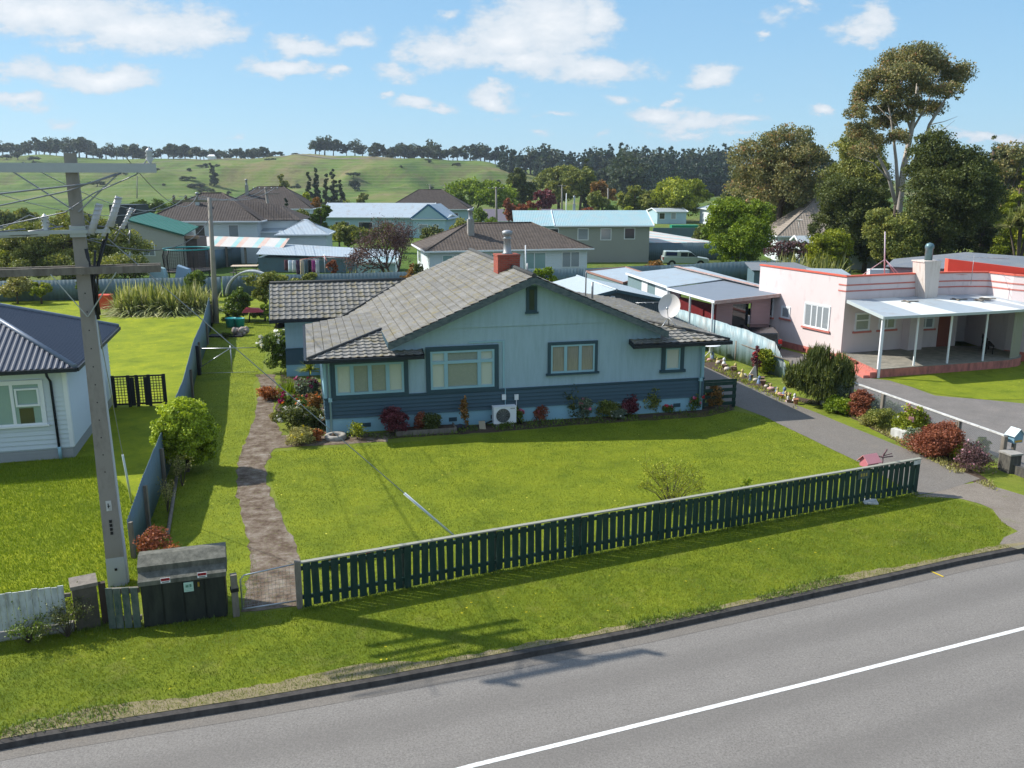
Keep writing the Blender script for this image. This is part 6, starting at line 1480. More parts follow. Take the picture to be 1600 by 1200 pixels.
# ------------------------------------------------------------------ houses further back
def box_house(name, o, ang, w, d, ze, rh, label, wallm, roofm, hip=(1, 1), ov=.5, wins=(), cat='house', z0=0, ridge='long', trim='white', chim=None, pitchclip=None, rough=None):
    """o: front left corner; ridge runs along the width"""
    R = empty(name, (o[0], o[1], z0), math.radians(ang), label, cat); m = MB(); m.box(0, w, 0, d, -.3, ze); 
    h = rh - ze; x0, x1, y0, y1 = -ov, w + ov, -ov, d + ov; ym = d / 2; half = ym + ov
    for side, hp in ((0, hip[0]), (1, hip[1])):
        if not hp:
            x = 0 if side == 0 else w; f = [(0, ze), (d, ze), (ym, rh - .12)]; a, b = (x, x + .12) if side == 0 else (x - .12, x)
            m.hexa([(a, y, z) for y, z in f], [(b, y, z) for y, z in f])
    m.build('wall', M[wallm], R)
    ax0 = x0 + (half if hip[0] else 0); ax1 = x1 - (half if hip[1] else 0); zz = ze - .05; r = MB()
    a, b, c, d_ = (x0, y0, zz), (x1, y0, zz), (x1, y1, zz), (x0, y1, zz); e, f = (ax0, ym, rh), (ax1, ym, rh)
    r.slab([a, b, f, e], .08); r.slab([c, d_, e, f], .08)
    if hip[0]: r.slab([d_, a, e], .08)
    if hip[1]: r.slab([b, c, f], .08)
    r.build('roof', M[roofm], R)
    g = MB(); g.bar((x0, y0 - .04, zz - .05), (x1, y0 - .04, zz - .05), .08, .15)
    if hip[1]: g.bar((x1 + .04, y0, zz - .05), (x1 + .04, y1, zz - .05), .08, .15)
    if hip[0]: g.bar((x0 - .04, y0, zz - .05), (x0 - .04, y1, zz - .05), .08, .15)
    g.build('gutter', M[trim], R)
    for side in (0, 1):
        g = MB()
        if not hip[side]: x = x0 if side == 0 else x1; g.bar((x, y0, zz), (x, ym, rh - .02), .06, .2); g.bar((x, ym, rh - .02), (x, y1, zz), .06, .2); g.build('bargeboard', M[trim], R)
    c = MB()
    if 'tile' in roofm:
        c.tube([e, f], .1, 6); 
        for hp, s, pts in ((hip[0], e, (a, d_)), (hip[1], f, (b, c_ if False else (x1, y1, zz)))):
            if hp:
                for q in pts: c.tube([s, q], .08, 6)
        c.build('ridge_capping', M[roofm], R)
    walls = {'f': Wall((0, 0), (w, 0)), 'r': Wall((w, 0), (w, d)), 'l': Wall((0, d), (0, 0))}
    for wd in wins:
        side, a0, a1, b0, b1 = wd[:5]; simple_window(R, walls[side], a0, a1, b0, b1, *(wd[5:]))
    if chim:
        x, y, s, top, mt = chim; c = MB(); c.box(x, x + s, y, y + s, ze, top); ch = c.build('chimney', M[mt], R); c = MB(); c.lathe((x + s / 2, y + s / 2, top), [(0, 0), (s * .42, 0), (s * .34, .05), (s * .34, .75), (s * .5, .8), (s * .5, .95), (0, 1.05)], 10); c.build('flue', M['steel_dull'], ch)
    return R
# house directly behind (brown tiles)
h2 = G(662, 393, 2.9); h2r = G(927, 388, 2.9)
a2 = math.degrees(math.atan2(h2r.y - h2.y, h2r.x - h2.x))
box_house('house', (h2.x + .5, h2.y + .6), a2, (h2r - h2).length - 1.1, 9.2, 2.95, 5.25, 'white weatherboard house with big brown tiled hip roof and square chimney', 'boards_w', 'browntile',
    wins=(('f', 1.2, 3.2, 1.2, 2.5, 'curtteal', 2), ('f', 6.0, 8.0, 1.1, 2.5, 'curtteal', 2), ('f', 9.2, 11.6, .9, 2.6, 'curtteal', 2), ('f', 13.2, 15.1, 1.0, 2.6, 'curtgrey', 2), ('l', 1, 3, 1.2, 2.5)), chim=(4.2, 2.2, .62, 5.75, 'brownbrick' if 'brownbrick' in M else 'conc'))
# grey long house with light blue roof
box_house('house', (5.4, 103.5), 2, 10.8, 9.5, 4.35, 5.9, 'grey panelled house with light blue painted iron roof behind the brown tiled house', 'panel_g', 'ltroof2', hip=(0, 0), ov=.45,
    wins=(('f', -1.2, .1, 2.5, 4.0, 'glassdark'), ('f', 2.3, 3.6, 2.6, 4.0, 'curtgrey'), ('f', 5.0, 6.3, 2.6, 4.0, 'curtgrey'), ('f', 7.8, 9.1, 2.7, 4.05, 'glassdark')), chim=(2.4, 6.5, .3, 6.6, 'steel_dull'))
R_ = [o for o in bpy.data.objects if o.name.startswith('house') and not o.parent][-1]
m = MB(); m.slab([(-5.2, -.45, 4.3), (.0, -.45, 4.3), (.0, 4.9, 5.9), (-5.2, 4.9, 5.9)], .08); m.box(-5, 0, 0, 4.9, -.2, 4.3); m.build('side_wing', M['ltroof2'], R_)
# left: white house with dark tiles
box_house('house', (-41.8, 101.5), 4, 12.3, 10, 4.95, 8.0, 'white house with dark brown hip roof and a silver flue behind the picnic lawn', 'boards_w', 'browntile2', ov=.6,
    wins=(('f', 5.2, 6.4, 2.7, 4.5, 'glassdark'), ('f', 3.2, 4.4, 2.7, 4.5), ('f', 9, 10.2, 2.8, 4.5)), chim=(4.8, 2.5, .45, 7.1, 'metal'))
R_ = [o for o in bpy.data.objects if o.name.startswith('house') and not o.parent][-1]
m = MB(); m.box(12.3, 16.5, 3, 9.6, -.2, 4.9); m.build('rear_wing', M['boards_w'], R_); m = MB(); m.slab([(12.0, 2.5, 4.9), (17.0, 2.5, 4.9), (14.0, 6.3, 6.5), (9, 6.3, 7.2)], .08); m.slab([(17.0, 2.5, 4.9), (17, 10, 4.9), (14, 6.3, 6.5)], .08); m.build('wing_roof', M['browntile2'], R_)
box_house('annex', (-29.9, 104), 3, 4.2, 3, 3.6, 3.95, 'small white lean to annex below the dark tiled roof', 'boards_w', 'ltroof', hip=(0, 0), ov=.1, wins=(('f', 2.9, 3.7, 2.0, 3.2, 'glassdark'),), cat='annex')
box_house('house', (-51, 155), 3, 15.5, 11, 4.6, 8.3, 'second dark tiled hip roof house further back on the left', 'boards_w', 'browntile2', ov=.6, wins=(('f', 5, 9, 1.5, 3.6, 'ltroof' and 'curtgrey'),), chim=(3.8, 3, .5, 8.6, 'conc'))
box_house('garage', (-26.9, 101.5), 5, 5.4, 6.0, 3.45, 5.0, 'white boarded garage with pale hip roof left of the bare purple tree', 'boards_w', 'ltroof', hip=(1, 1), ov=.35, cat='garage')
# striped roofs
striped = None
def striped_mat():
    b = NB('striped_canopy'); u, v = b.uv(); f = b.math('FRACT', b.math('DIVIDE', u, 2.6)); c = b.ramp(f, [(0, (.5, .48, .46)), (.25, (.26, .46, .46)), (.5, (.52, .36, .3)), (.75, (.5, .48, .45))], 'CONSTANT')
    c = b.mix(b.range(b.noise(.9, 6, .6), .4, .7, 0, .5), c, (.58, .56, .54)); return b.fin(c, .6)
M['striped'] = striped_mat()
def canopy():
    a, b_ = A(293, 383, 100), A(438, 392, 98); R = root_at('canopy', a, 'long low canopy of faded pink and turquoise sheets on dark posts', 'canopy'); m = MB(); q = [A(293, 379, 99), A(440, 393, 96), A(440, 380, 100), A(293, 366, 103)]
    q = [Vector((q[0].x, 99, 2.35)), Vector((q[1].x, 96.5, 2.2)), Vector((q[1].x + .3, 98.6, 3.15)), Vector((q[0].x, 101.2, 3.3))]; m.slab(q, .05); m.build('roof', M['striped'], R, True)
    for k in range(6): p = q[0].lerp(q[1], k / 5); m = MB(); m.box(p.x - .1, p.x + .1, p.y - .1 + .3, p.y + .1 + .3, 0, 2.3); m.build('post', M['wood_old'], R, True)
    R = root_at('low_roof', (-22, 92), 'low pale sheet roof stretching behind the washing line', 'shed roof'); m = MB(); q = [Vector((-27.0, 92.5, 1.9)), Vector((-11.5, 91.0, 1.6)), Vector((-12.5, 96.5, 2.0)), Vector((-28, 99.5, 2.6))]; m.slab(q, .05); m.build('roof', M['ltroof'], R, True); m = MB(); m.prism([(-27, 93), (-12, 91.6), (-12.8, 96), (-27.6, 99)], 0, 1.5); m.build('wall', M['corrfence'], R, True)
    R = root_at('striped_roof', (19, 113), 'faded pink and blue striped sheet roof to the right of the light blue roof', 'shed roof'); m = MB(); q = [Vector((16.3, 109, 2.0)), Vector((27.5, 109, 1.6)), Vector((24, 121, 1.9)), Vector((17.6, 121, 2.9))]; m.slab(q, .05); m.build('roof', M['striped'], R, True); m = MB(); m.prism([(16.5, 109.3), (27, 109.3), (24, 120.5), (17.8, 120.5)], 0, 1.55); m.build('wall', M['boards_w'], R, True)
canopy()
def green_shed():
    R = empty('shed', (-38.6, 92.5, 0), math.radians(0), 'beige boarded shed with dark green ribbed roof in front of the hedge', 'shed'); m = MB()
    f = [(-1.6, 0), (4.1, 0), (4.1, 3.95), (-1.6, 5.5)]; m.hexa([(x, 0, z) for x, z in f], [(x, 3.2, z) for x, z in f]); m.build('wall', M['boards_b'], R)
    m = MB(); m.slab([(-1.8, -.3, 5.6), (4.3, -.3, 3.95), (4.5, 3.6, 4.6), (-.6, 3.6, 6.1)], .1); m.build('roof', M['greenroof'], R); m = MB(); m.bar((-1.8, -.32, 5.52), (4.3, -.32, 3.87), .06, .16); m.build('fascia', simple('greenfascia', (.015, .09, .06)), R)
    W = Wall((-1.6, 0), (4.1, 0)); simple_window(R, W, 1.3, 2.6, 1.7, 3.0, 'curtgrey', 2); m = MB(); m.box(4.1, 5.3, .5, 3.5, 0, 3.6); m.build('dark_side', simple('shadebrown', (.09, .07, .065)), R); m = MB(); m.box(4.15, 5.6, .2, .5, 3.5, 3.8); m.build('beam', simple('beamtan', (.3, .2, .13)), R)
green_shed()
box_house('house', (-32.0, 150), -4, 18, 10, 3.4, 5.6, 'pale blue house with light steel roof and blue bargeboards in the middle distance', 'boards_lb', 'ltroof', hip=(0, 0), ov=.5, wins=(('f', 2, 4.5, .8, 2.6, 'glassdark'), ('f', 6, 8.5, .8, 2.6, 'glassdark'), ('f', 10, 12, .8, 2.6, 'glassdark')), trim='white')
box_house('house', (-16.6, 148), -10, 5.6, 8, 3.2, 3.7, 'pale blue gabled wing with small windows left of the brown roof', 'boards_lb', 'ltroof', hip=(0, 0), ov=.2, wins=(('f', 1, 2.6, .8, 2.3, 'curtgrey'), ('f', 3.4, 4.5, .8, 2.3, 'curtgrey')))
R_ = [o for o in bpy.data.objects if o.name.startswith('house') and not o.parent][-1]
f = [(-.2, 3.2), (5.8, 3.2), (2.8, 5.4)]; m = MB(); m.hexa([(x, -.1, z) for x, z in f], [(x, .1, z) for x, z in f]); m.build('gable', M['boards_lb'], R_); m = MB(); m.bar((-.4, -.15, 3.1), (2.8, -.15, 5.5), .1, .3); m.bar((2.8, -.15, 5.5), (6.1, -.15, 3.1), .1, .3); m.build('bargeboard', simple('blueb', (.03, .14, .3)), R_)
m = MB(); m.slab([(-.4, -.2, 3.1), (2.8, -.2, 5.5), (2.8, 8, 5.5), (-.4, 8, 3.1)], .08); m.slab([(2.8, -.2, 5.5), (6.1, -.2, 3.1), (6.1, 8, 3.1), (2.8, 8, 5.5)], .08); m.build('gable_roof', M['ltroof'], R_)
box_house('house', (-26.5, 190), 0, 17, 12, 3.4, 7.4, 'dark brown tiled house behind the pale blue one', 'boards_lb', 'browntile2', ov=.7, wins=(('f', 13, 15, 1, 2.6, 'glassdark'),))
box_house('house', (-7.0, 191), 0, 23, 10, .9, 3.2, 'long plum grey roofed house half hidden by brown shrubs', 'boards_lb', 'plum', hip=(0, 1), ov=.8)
box_house('house', (32, 195), 4, 6.5, 9, 2.7, 3.3, 'low bright blue house under the tree on the right', 'boards_bl' if 'boards_bl' in M else 'boards_lb', 'ltroof', hip=(0, 0), ov=.3, wins=(('f', .4, 1.7, 1.0, 2.4, 'glassdark'), ('f', 3, 4.2, 1.0, 2.5)))
m = MB(); m.box(34.1, 38, 194.6, 194.9, .3, 2.5)
m.thing('wall_panel', simple('blueb2', (.06, .25, .5)), 'bright blue boarded wall panel of the far house', 'wall panel') if False else None
box_house('house', (42.5, 190), 2, 9, 9, 3.4, 4.9, 'white house with pale hip roof behind the bushy green tree', 'boards_w', 'ltroof', ov=.6, wins=(('f', .8, 2.2, 1.2, 2.8, 'glassdark'), ('f', 3.2, 6.2, 1.4, 2.8, 'glassdark')))
box_house('house', (31.5, 103), -6, 13, 10, 3.2, 7.6, 'grey brown tiled roof showing through the gap under the gum trees', 'boards_w', 'greytile', ov=.6)
box_house('shed', (31.5, 96), -6, 10, 4, 2.9, 3.5, 'low white roofed outbuilding below the tiled roof under the trees', 'boards_w', 'ltroof', hip=(0, 0), ov=.3, cat='shed')
def grey_shed():
    R = root_at('shed', (29, 68), 'wide shed with low grey iron roof behind the pink house', 'shed'); 
    e0, e1, a0 = A(1380, 415, 66), A(1443, 423, 62), A(1483, 394, 66); q = [A(1381, 413, 66), A(1486, 421, 60), A(1486, 395, 68)]
    m = MB(); m.slab([(28.0, 65.5, 3.25), (34.5, 62.5, 3.25), (35.2, 68.0, 4.1), (30.5, 70.0, 3.4)], .06); m.slab([(34.5, 62.5, 3.25), (47, 60.5, 2.6), (47, 65, 3.4), (35.2, 68.0, 4.1)], .06); m.build('roof', M['greyroof'], R, True)
    m = MB(); m.prism([(28.4, 65.6), (34.5, 62.8), (46.5, 60.9), (46.5, 64.5), (35, 67.5), (30.6, 69.7)], 0, 2.55); m.prism([(28.4, 65.6), (34.5, 62.8), (35, 67.4), (30.7, 69.6)], 2.4, 3.15); m.build('wall', M['boards_p'], R, True)
    m = MB(); W = Wall((28.1, 67.2), (28.35, 65.5), True); m.box(26.9, 28.38, 65.6, 66.2, 0, 3.0); m.build('white_end', M['boards_w'], R, True)
    R = empty('shed', (26.2, 70.5, 0), .1, 'tiny weathered lean to shed beside the aerial mast', 'shed'); m = MB(); m.box(-1.6, 1.5, 0, 2, 0, 1.75); m.build('wall', M['wood_old'], R); m = MB(); m.slab([(-1.9, -.3, 1.75), (1.8, -.3, 1.7), (1.6, 2.4, 2.3), (-1.5, 2.4, 2.4)], .05); m.build('roof', M['ltroof'], R)
    R = root_at('shed', (22, 75), 'low flat iron roof behind the flax clump', 'shed'); m = MB(); m.slab([(20.6, 75, 2.0), (26.5, 74.5, 1.9), (25.5, 79, 2.3), (21, 79, 2.3)], .05); m.build('roof', M['greyroof'], R, True); m = MB(); m.prism([(20.9, 75.3), (26.2, 74.8), (25.3, 78.6), (21.2, 78.6)], 0, 1.85); m.build('wall', M['corrfence'], R, True)
grey_shed()
box_house('shed', (-15.4, 87.0), 0, 3.8, 2.6, 1.6, 2.0, 'small green roofed garden shed beside the bare purple tree', 'boards_lb', 'grshed' if 'grshed' in M else 'ltroof2', hip=(0, 0), ov=.15, cat='shed')
# ------------------------------------------------------------------ trees
def tpx(name, label, px, top, wpx, Y, mat, k=8, n=7000, size=.3, seed=0, base=None, bark='bark', group=None, cat='tree', tr=.03, sub=22, subr=.36, taper=0, spread=.62, bsize=.5, dpx=None, low=.12, core=.62, flowers=None):
    """tree at distance Y: crown spans from near its foot to the measured top"""
    rng = np.random.default_rng(seed); x = A(px, 400, Y).x; z0 = hz(x, Y); zt = A(px, top, Y).z; H = zt - z0; w = wpx / F * Y * 1.03 / 2; d = (dpx or wpx) / F * Y * 1.03 / 2
    zb = H * low; bl = auto_blobs(w, d, (H - zb) / 2, (H + zb) / 2, k, rng, spread, bsize, taper)
    return plant(name, (x, Y, z0), label, cat, mat, bl, n, size, seed, (max(.08, H * tr), H * .75), bark, group, sub=sub, subr=subr, core=core, flowers=flowers)
# tall gum
def tall_gum():
    Y = 96; x0 = A(1402, 400, Y).x; R = empty('gum_tree', (x0, Y, 0), 0, 'tall pale barked gum tree towering over the other trees on the right', 'tree')
    q = lambda px, py, dy=0: A(px, py, Y + dy) - Vector((x0, Y, 0)); m = MB()
    stems = [([(1402, 400), (1404, 330), (1412, 262), (1424, 205), (1432, 150), (1436, 105)], .5), ([(1403, 330), (1388, 275), (1368, 235), (1352, 200), (1345, 180)], .24), ([(1410, 280), (1442, 232), (1452, 195), (1480, 150), (1490, 125)], .26), ([(1404, 310), (1400, 250), (1393, 190), (1385, 150)], .24), ([(1424, 205), (1410, 165), (1392, 120)], .16), ([(1424, 205), (1448, 165), (1470, 110)], .16), ([(1390, 282), (1365, 255), (1332, 243)], .1), ([(1452, 195), (1475, 190), (1496, 182)], .06), ([(1446, 215), (1470, 205), (1492, 188)], .05), ([(1418, 230), (1405, 200), (1370, 165)], .1), ([(1455, 190), (1462, 170), (1455, 150)], .08)]
    for i, (pts, r) in enumerate(stems): m.tube([q(*p, dy=math.sin(i * 2.1) * 1.5 * (j / len(pts))) for j, p in enumerate(pts)], [r * (1 - .8 * j / (len(pts) - 1)) for j in range(len(pts))], 8)
    m.build('trunk', M['gumbark'], R)
    B = [(1440, 88, 34, 18), (1402, 100, 32, 22), (1375, 128, 30, 20), (1420, 120, 34, 22), (1460, 108, 24, 20), (1352, 152, 22, 20), (1340, 178, 14, 14), (1395, 150, 30, 18), (1440, 140, 28, 14), (1492, 122, 26, 24), (1475, 145, 22, 12), (1345, 208, 22, 20), (1378, 195, 22, 14), (1410, 185, 14, 10), (1350, 238, 20, 12), (1455, 172, 20, 12), (1385, 170, 24, 10), (1430, 165, 12, 10), (1402, 215, 16, 12), (1365, 222, 16, 12)]
    bl = []
    for i, (px, py, rx, ry) in enumerate(B): c = q(px, py, math.sin(i * 1.7) * 3); bl.append((c.x, c.y, c.z, rx * Y / F * 1.12, 2.4, ry * Y / F * 1.15))
    rng = np.random.default_rng(5); P, T = crown(bl, 64000, rng, 60, .36, .3); quad_obj('foliage', leaf_quads(P, .22, rng, .6), 4, T, M['Lgum'], R)
tall_gum()
TR = [
 ('gum_tree', 'broad olive gum tree leaning over the tiled roof left of the tall gum', 1212, 205, 150, 112, 'Lgum', 16, 38000, .4, 1),
 ('tree', 'dense olive tree between the leaning gum and the tall gum', 1305, 208, 140, 118, 'Lolive', 14, 30000, .42, 2),
 ('conifer', 'dark spreading conifer behind the white roofed outbuilding', 1322, 255, 125, 92, 'Ldark', 12, 24000, .34, 3),
 ('tree', 'large rounded dark green tree standing behind the wide grey shed', 1462, 208, 160, 86, 'Ldark', 18, 46000, .32, 4),
 ('tree', 'leafy mid green tree just left of the large rounded tree', 1392, 278, 90, 82, 'Lolive', 10, 20000, .3, 5),
 ('tree', 'olive tree filling the gap behind the pointed conifer', 1528, 236, 120, 100, 'Lolive', 12, 16000, .4, 31),
 ('tree', 'dense dark tree behind the leaning gum and the bushy green tree', 1180, 262, 110, 125, 'Lolive', 12, 16000, .45, 32),
 ('tree', 'dark green tree between the outbuilding roof and the wide grey shed', 1352, 300, 90, 92, 'Ldark', 10, 14000, .34, 33),
 ('tree', 'brown tinged bushy tree at the far right skyline', 1560, 228, 100, 130, 'Lgum', 10, 14000, .5, 6),
 ('tree', 'bushy bright green tree beside the silver ute', 1152, 306, 112, 90, 'Lbright', 16, 30000, .3, 7),
 ('tree', 'rounded yellow green bush tree above the flax behind the pink house', 1293, 358, 85, 82, 'Lyellow', 9, 16000, .26, 8),
 ('tree', 'low dark shrub under the leaning gum beside the outbuilding', 1245, 375, 50, 88, 'Ldark', 5, 4000, .25, 9)]
for (n, l, px, top, w, Y, mt, k, cnt, s, sd) in TR: tpx(n, l, px, top, w, Y, mt, k, int(cnt * 1.9), s * .62, sd, sub=34, subr=.3, low=.22 if sd in (1, 2) else .05, spread=.66)
def conif(px, top, wpx, Y, mat, label, n, size, seed, k=9, group=None, name='conifer'):
    rng = np.random.default_rng(seed); x = A(px, 400, Y).x; z0 = hz(x, Y); H = A(px, top, Y).z - z0; w = wpx / F * Y * .5; bl = []
    for i in range(k):
        t = i / (k - 1); r = w * (1 - t * .88); 
        for j in range(3 if t < .8 else 1): a = rng.uniform(0, 6.28); bl.append((math.cos(a) * r * .45, math.sin(a) * r * .45, H * (.1 + .85 * t), r * .75, r * .75, H / k * .8))
    return plant(name, (x, Y, z0), label, 'tree', mat, bl, n, size, seed, (H * .02, H * .9), group=group, limbs=False, sub=8, subr=.4, asp=.4)
conif(1532, 212, 46, 88, 'Ldark', 'pointed dark conifer rising between the rounded tree and the right edge', 26000, .22, 11)
conif(1580, 268, 95, 80, 'Lyellow', 'golden green conifer with layered branches at the right edge', 46000, .2, 12)
def cabbage(px, py, top, Y, label, heads, L, seed, n=170, mat='Lflax', tr=.12):
    x = A(px, 400, Y).x; H = A(px, top, Y).z; R = empty('cabbage_tree', (x, Y, 0), 0, label, 'cabbage tree'); rng = np.random.default_rng(seed); m = MB(); C = []
    for i in range(heads):
        e = Vector((rng.normal() * .28 * (heads > 1) * H * .25, rng.normal() * .3 * (heads > 1), H - L * .5 - rng.uniform(0, .25) * H * (heads > 1))); m.tube([(0, 0, 0), (e.x * .2, e.y * .2, H * .35), tuple(e)], [tr, tr * .8, tr * .55], 7); C += [tuple(e)] * n
    m.build('trunk', M['bark'], R); C = np.array(C) + rng.normal(0, .05 * L, (len(C), 3)); V, seg = blade_mesh(C, L, L * .07, rng, lean=(.1, 2.2), droop=.5); t = np.tile(np.clip(rng.normal(.45, .25, len(C)), 0, 1), seg); quad_obj('leaf_head', V, 4, t, M[mat], R)
cabbage(1592, 420, 312, 74, 'multi headed cabbage tree at the right edge behind the grey shed', 8, 1.5, 3)
# left side
tpx('tree', 'wide feathery olive tree behind the power pole on the left', 95, 332, 260, 84, 'Lolive', 16, 80000, .19, 21, low=.05, dpx=150, bsize=.42, spread=.72)
tpx('shrub', 'low yellow green bush behind the fence beside the pole', 12, 385, 60, 82, 'Lyellow', 5, 5000, .2, 22, cat='shrub')
tpx('shrub', 'small golden shrub against the blue grey fence left of the pole', 56, 432, 34, 68.5, 'Lyellow', 4, 2500, .16, 23, cat='shrub')
def hedge(px0, px1, top, Y, label, mat, seed, n=9000, size=.5, H=None, dep=3):
    x0, x1 = A(px0, 400, Y).x, A(px1, 400, Y).x; H = A(px0, top, Y).z; k = max(3, int((x1 - x0) / (H * .9))); bl = [((x1 - x0) * (i + .5) / k - (x1 - x0) / 2, 0, H * .45, (x1 - x0) / k * .75, dep, H * .52) for i in range(k)]
    return plant('hedge', ((x0 + x1) / 2, Y, 0), label, 'hedge', mat, bl, n, size, seed, sub=18)
hedge(208, 302, 311, 190, 'long trimmed hedge behind the green roofed shed', 'Lmid', 31)
hedge(-30, 215, 392, 81, 'dense bushes under the feathery olive tree behind the far left fence', 'Lolive', 34, 30000, .2)
hedge(-40, 62, 322, 160, 'bushy hedge behind the left end of the upper crossarm', 'Lolive', 32, 8000)
hedge(1345, 1620, 352, 93, 'dark undergrowth along the foot of the trees behind the wide grey shed', 'Ldark', 33, 26000, .3)
m = MB(); a = A(170, 320, 170); b = A(212, 322, 170); m.prism([(a.x, 170), (b.x, 170), (b.x, 176), (a.x, 176)], 0, a.z); m.thing('netting_shed', simple('darknet', (.012, .02, .025)), 'low black netting shelter left of the hedge', 'shelter')
MID = [
 ('poplar', 'tall dark poplar standing alone on the pasture', 343, 256, 13, 560, 'Lhill', 6, 900, 1.2),
 ('poplar', 'brown green poplar left of the pair of poplars', 449, 272, 24, 300, 'Lolive', 7, 1800, .7),
 ('poplar', 'left of the dark poplar group in front of the hill', 488, 270, 10, 300, 'Lhill', 5, 900, .7),
 ('poplar', 'tallest poplar in the left of the dark group', 500, 264, 13, 300, 'Lhill', 5, 1200, .7),
 ('poplar', 'poplar at the left of the right hand trio', 515, 272, 11, 296, 'Lhill', 5, 900, .7),
 ('poplar', 'middle poplar of the right hand trio', 526, 266, 13, 300, 'Lhill', 5, 1200, .7),
 ('poplar', 'short poplar at the right of the trio', 537, 282, 11, 290, 'Lhill', 5, 900, .7),
 ('tree', 'small round tree under the hill right of the poplars', 569, 298, 18, 290, 'Lolive', 5, 1200, .6),
 ('tree', 'round topped palm like tree beside the pale blue house', 504, 312, 28, 140, 'Lmid', 5, 4000, .35),
 ('shrub', 'yellow flowering shrub near the second tiled house', 483, 305, 30, 165, 'Lyellow', 5, 3000, .4),
 ('shrub', 'golden yellow bush beside the palm like tree', 497, 304, 16, 160, 'Lautumn', 4, 1500, .35),
 ('tree', 'dark green shrub tree right of the picnic table pole', 432, 318, 42, 135, 'Lmid', 6, 5000, .35),
 ('conifer', 'narrow dark conifer beside the second tiled house', 453, 310, 10, 140, 'Lconif', 5, 1400, .3),
 ('tree', 'green bush in the hollow before the white garage', 470, 328, 40, 140, 'Lolive', 6, 4000, .35),
 ('tree', 'dark green leafy tree behind the white garage', 545, 345, 55, 112, 'Lolive', 7, 7000, .3),
 ('tree', 'yellow green shrub in front of the pale blue house', 531, 340, 34, 124, 'Lyellow', 5, 3000, .3),
 ('tree', 'pale willow like tree at the foot of the hill', 745, 282, 95, 235, 'Lbright', 9, 9000, .55),
 ('tree', 'bright green tree left of the dark conifer', 718, 300, 40, 220, 'Lmid', 6, 4000, .5),
 ('tree', 'tall dark green tree rising in the centre behind the willow', 812, 258, 44, 250, 'Ldark', 8, 6000, .6),
 ('tree', 'broad olive green tree right of the tall dark tree', 872, 252, 62, 270, 'Lolive', 9, 8000, .6),
 ('tree', 'olive tree with feathery crown near the hidden paddock', 905, 260, 50, 265, 'Lolive', 8, 6000, .6),
 ('conifer', 'dark pointed tree in the middle of the olive group', 917, 248, 18, 268, 'Ldark', 6, 2500, .5),
 ('tree', 'maroon leaved small tree behind the plum roof', 848, 296, 32, 215, 'Lmaroon', 6, 3500, .4),
 ('tree', 'rusty brown tree left of the chimney mast', 795, 312, 24, 175, 'Lrust', 5, 2500, .35),
 ('tree', 'rusty brown tree in front of the plum roof', 822, 313, 30, 172, 'Lrust', 5, 3000, .35),
 ('shrub', 'small brown shrub at the end of the plum roof', 846, 325, 16, 170, 'Lrust', 4, 1200, .3),
 ('tree', 'light green tree between the two rusty trees', 808, 305, 34, 180, 'Lmid', 5, 3000, .4),
 ('tree', 'autumn tinted tree beside the bare pale pole', 940, 284, 38, 225, 'Lautumn', 7, 4000, .5),
 ('tree', 'grey green tree below the autumn tinted tree', 928, 300, 34, 205, 'Lolive', 6, 3500, .45),
 ('shrub', 'rusty low shrubs behind the light blue roof', 915, 326, 40, 160, 'Lrust', 5, 2500, .35),
 ('shrub', 'yellow green low bush right of the bare pale pole', 980, 322, 28, 165, 'Lyellow', 5, 2500, .35),
 ('tree', 'green tree of the row above the bright blue house', 990, 288, 56, 210, 'Lolive', 8, 6000, .5),
 ('tree', 'large spreading golden green tree above the white house', 1065, 275, 92, 205, 'Lyellow', 11, 11000, .5),
 ('tree', 'dark leaning tree behind the white house with pale hip roof', 1125, 300, 26, 230, 'Ldark', 5, 2500, .5),
 ('tree', 'olive tree behind the light blue roof end', 1020, 295, 42, 215, 'Lolive', 6, 4000, .5),
 ('tree', 'mid green tree at the left end of the willow', 703, 292, 22, 240, 'Ldark', 5, 2000, .5),
]
for i, (n, l, px, top, w, Y, mt, k, cnt, s) in enumerate(MID):
    low = .02 if 'poplar' in n or n in ('shrub', 'conifer') else .1
    if n in ('poplar', 'conifer'):
        x = A(px, 400, Y).x; z0 = hz(x, Y); H = A(px, top, Y).z - z0; w_ = w / F * Y * .5; rng = np.random.default_rng(i)
        bl = [(rng.normal() * w_ * .2, rng.normal() * w_ * .2, H * (.1 + .82 * j / 6), w_ * (1 - .6 * j / 6) * 1.1, w_ * (1 - .6 * j / 6), H * .13) for j in range(7)]
        plant(n, (x, Y, z0), l, 'tree', mt, bl, cnt * 2, s, i, (w_ * .15, H * .8), limbs=False, sub=10)
    else: tpx(n, l, px, top, w * 1.15, Y, mt, k, int(cnt * 1.7), s * 1.1, 40 + i, low=low * .4, core=.45, cat='shrub' if n == 'shrub' else 'tree')
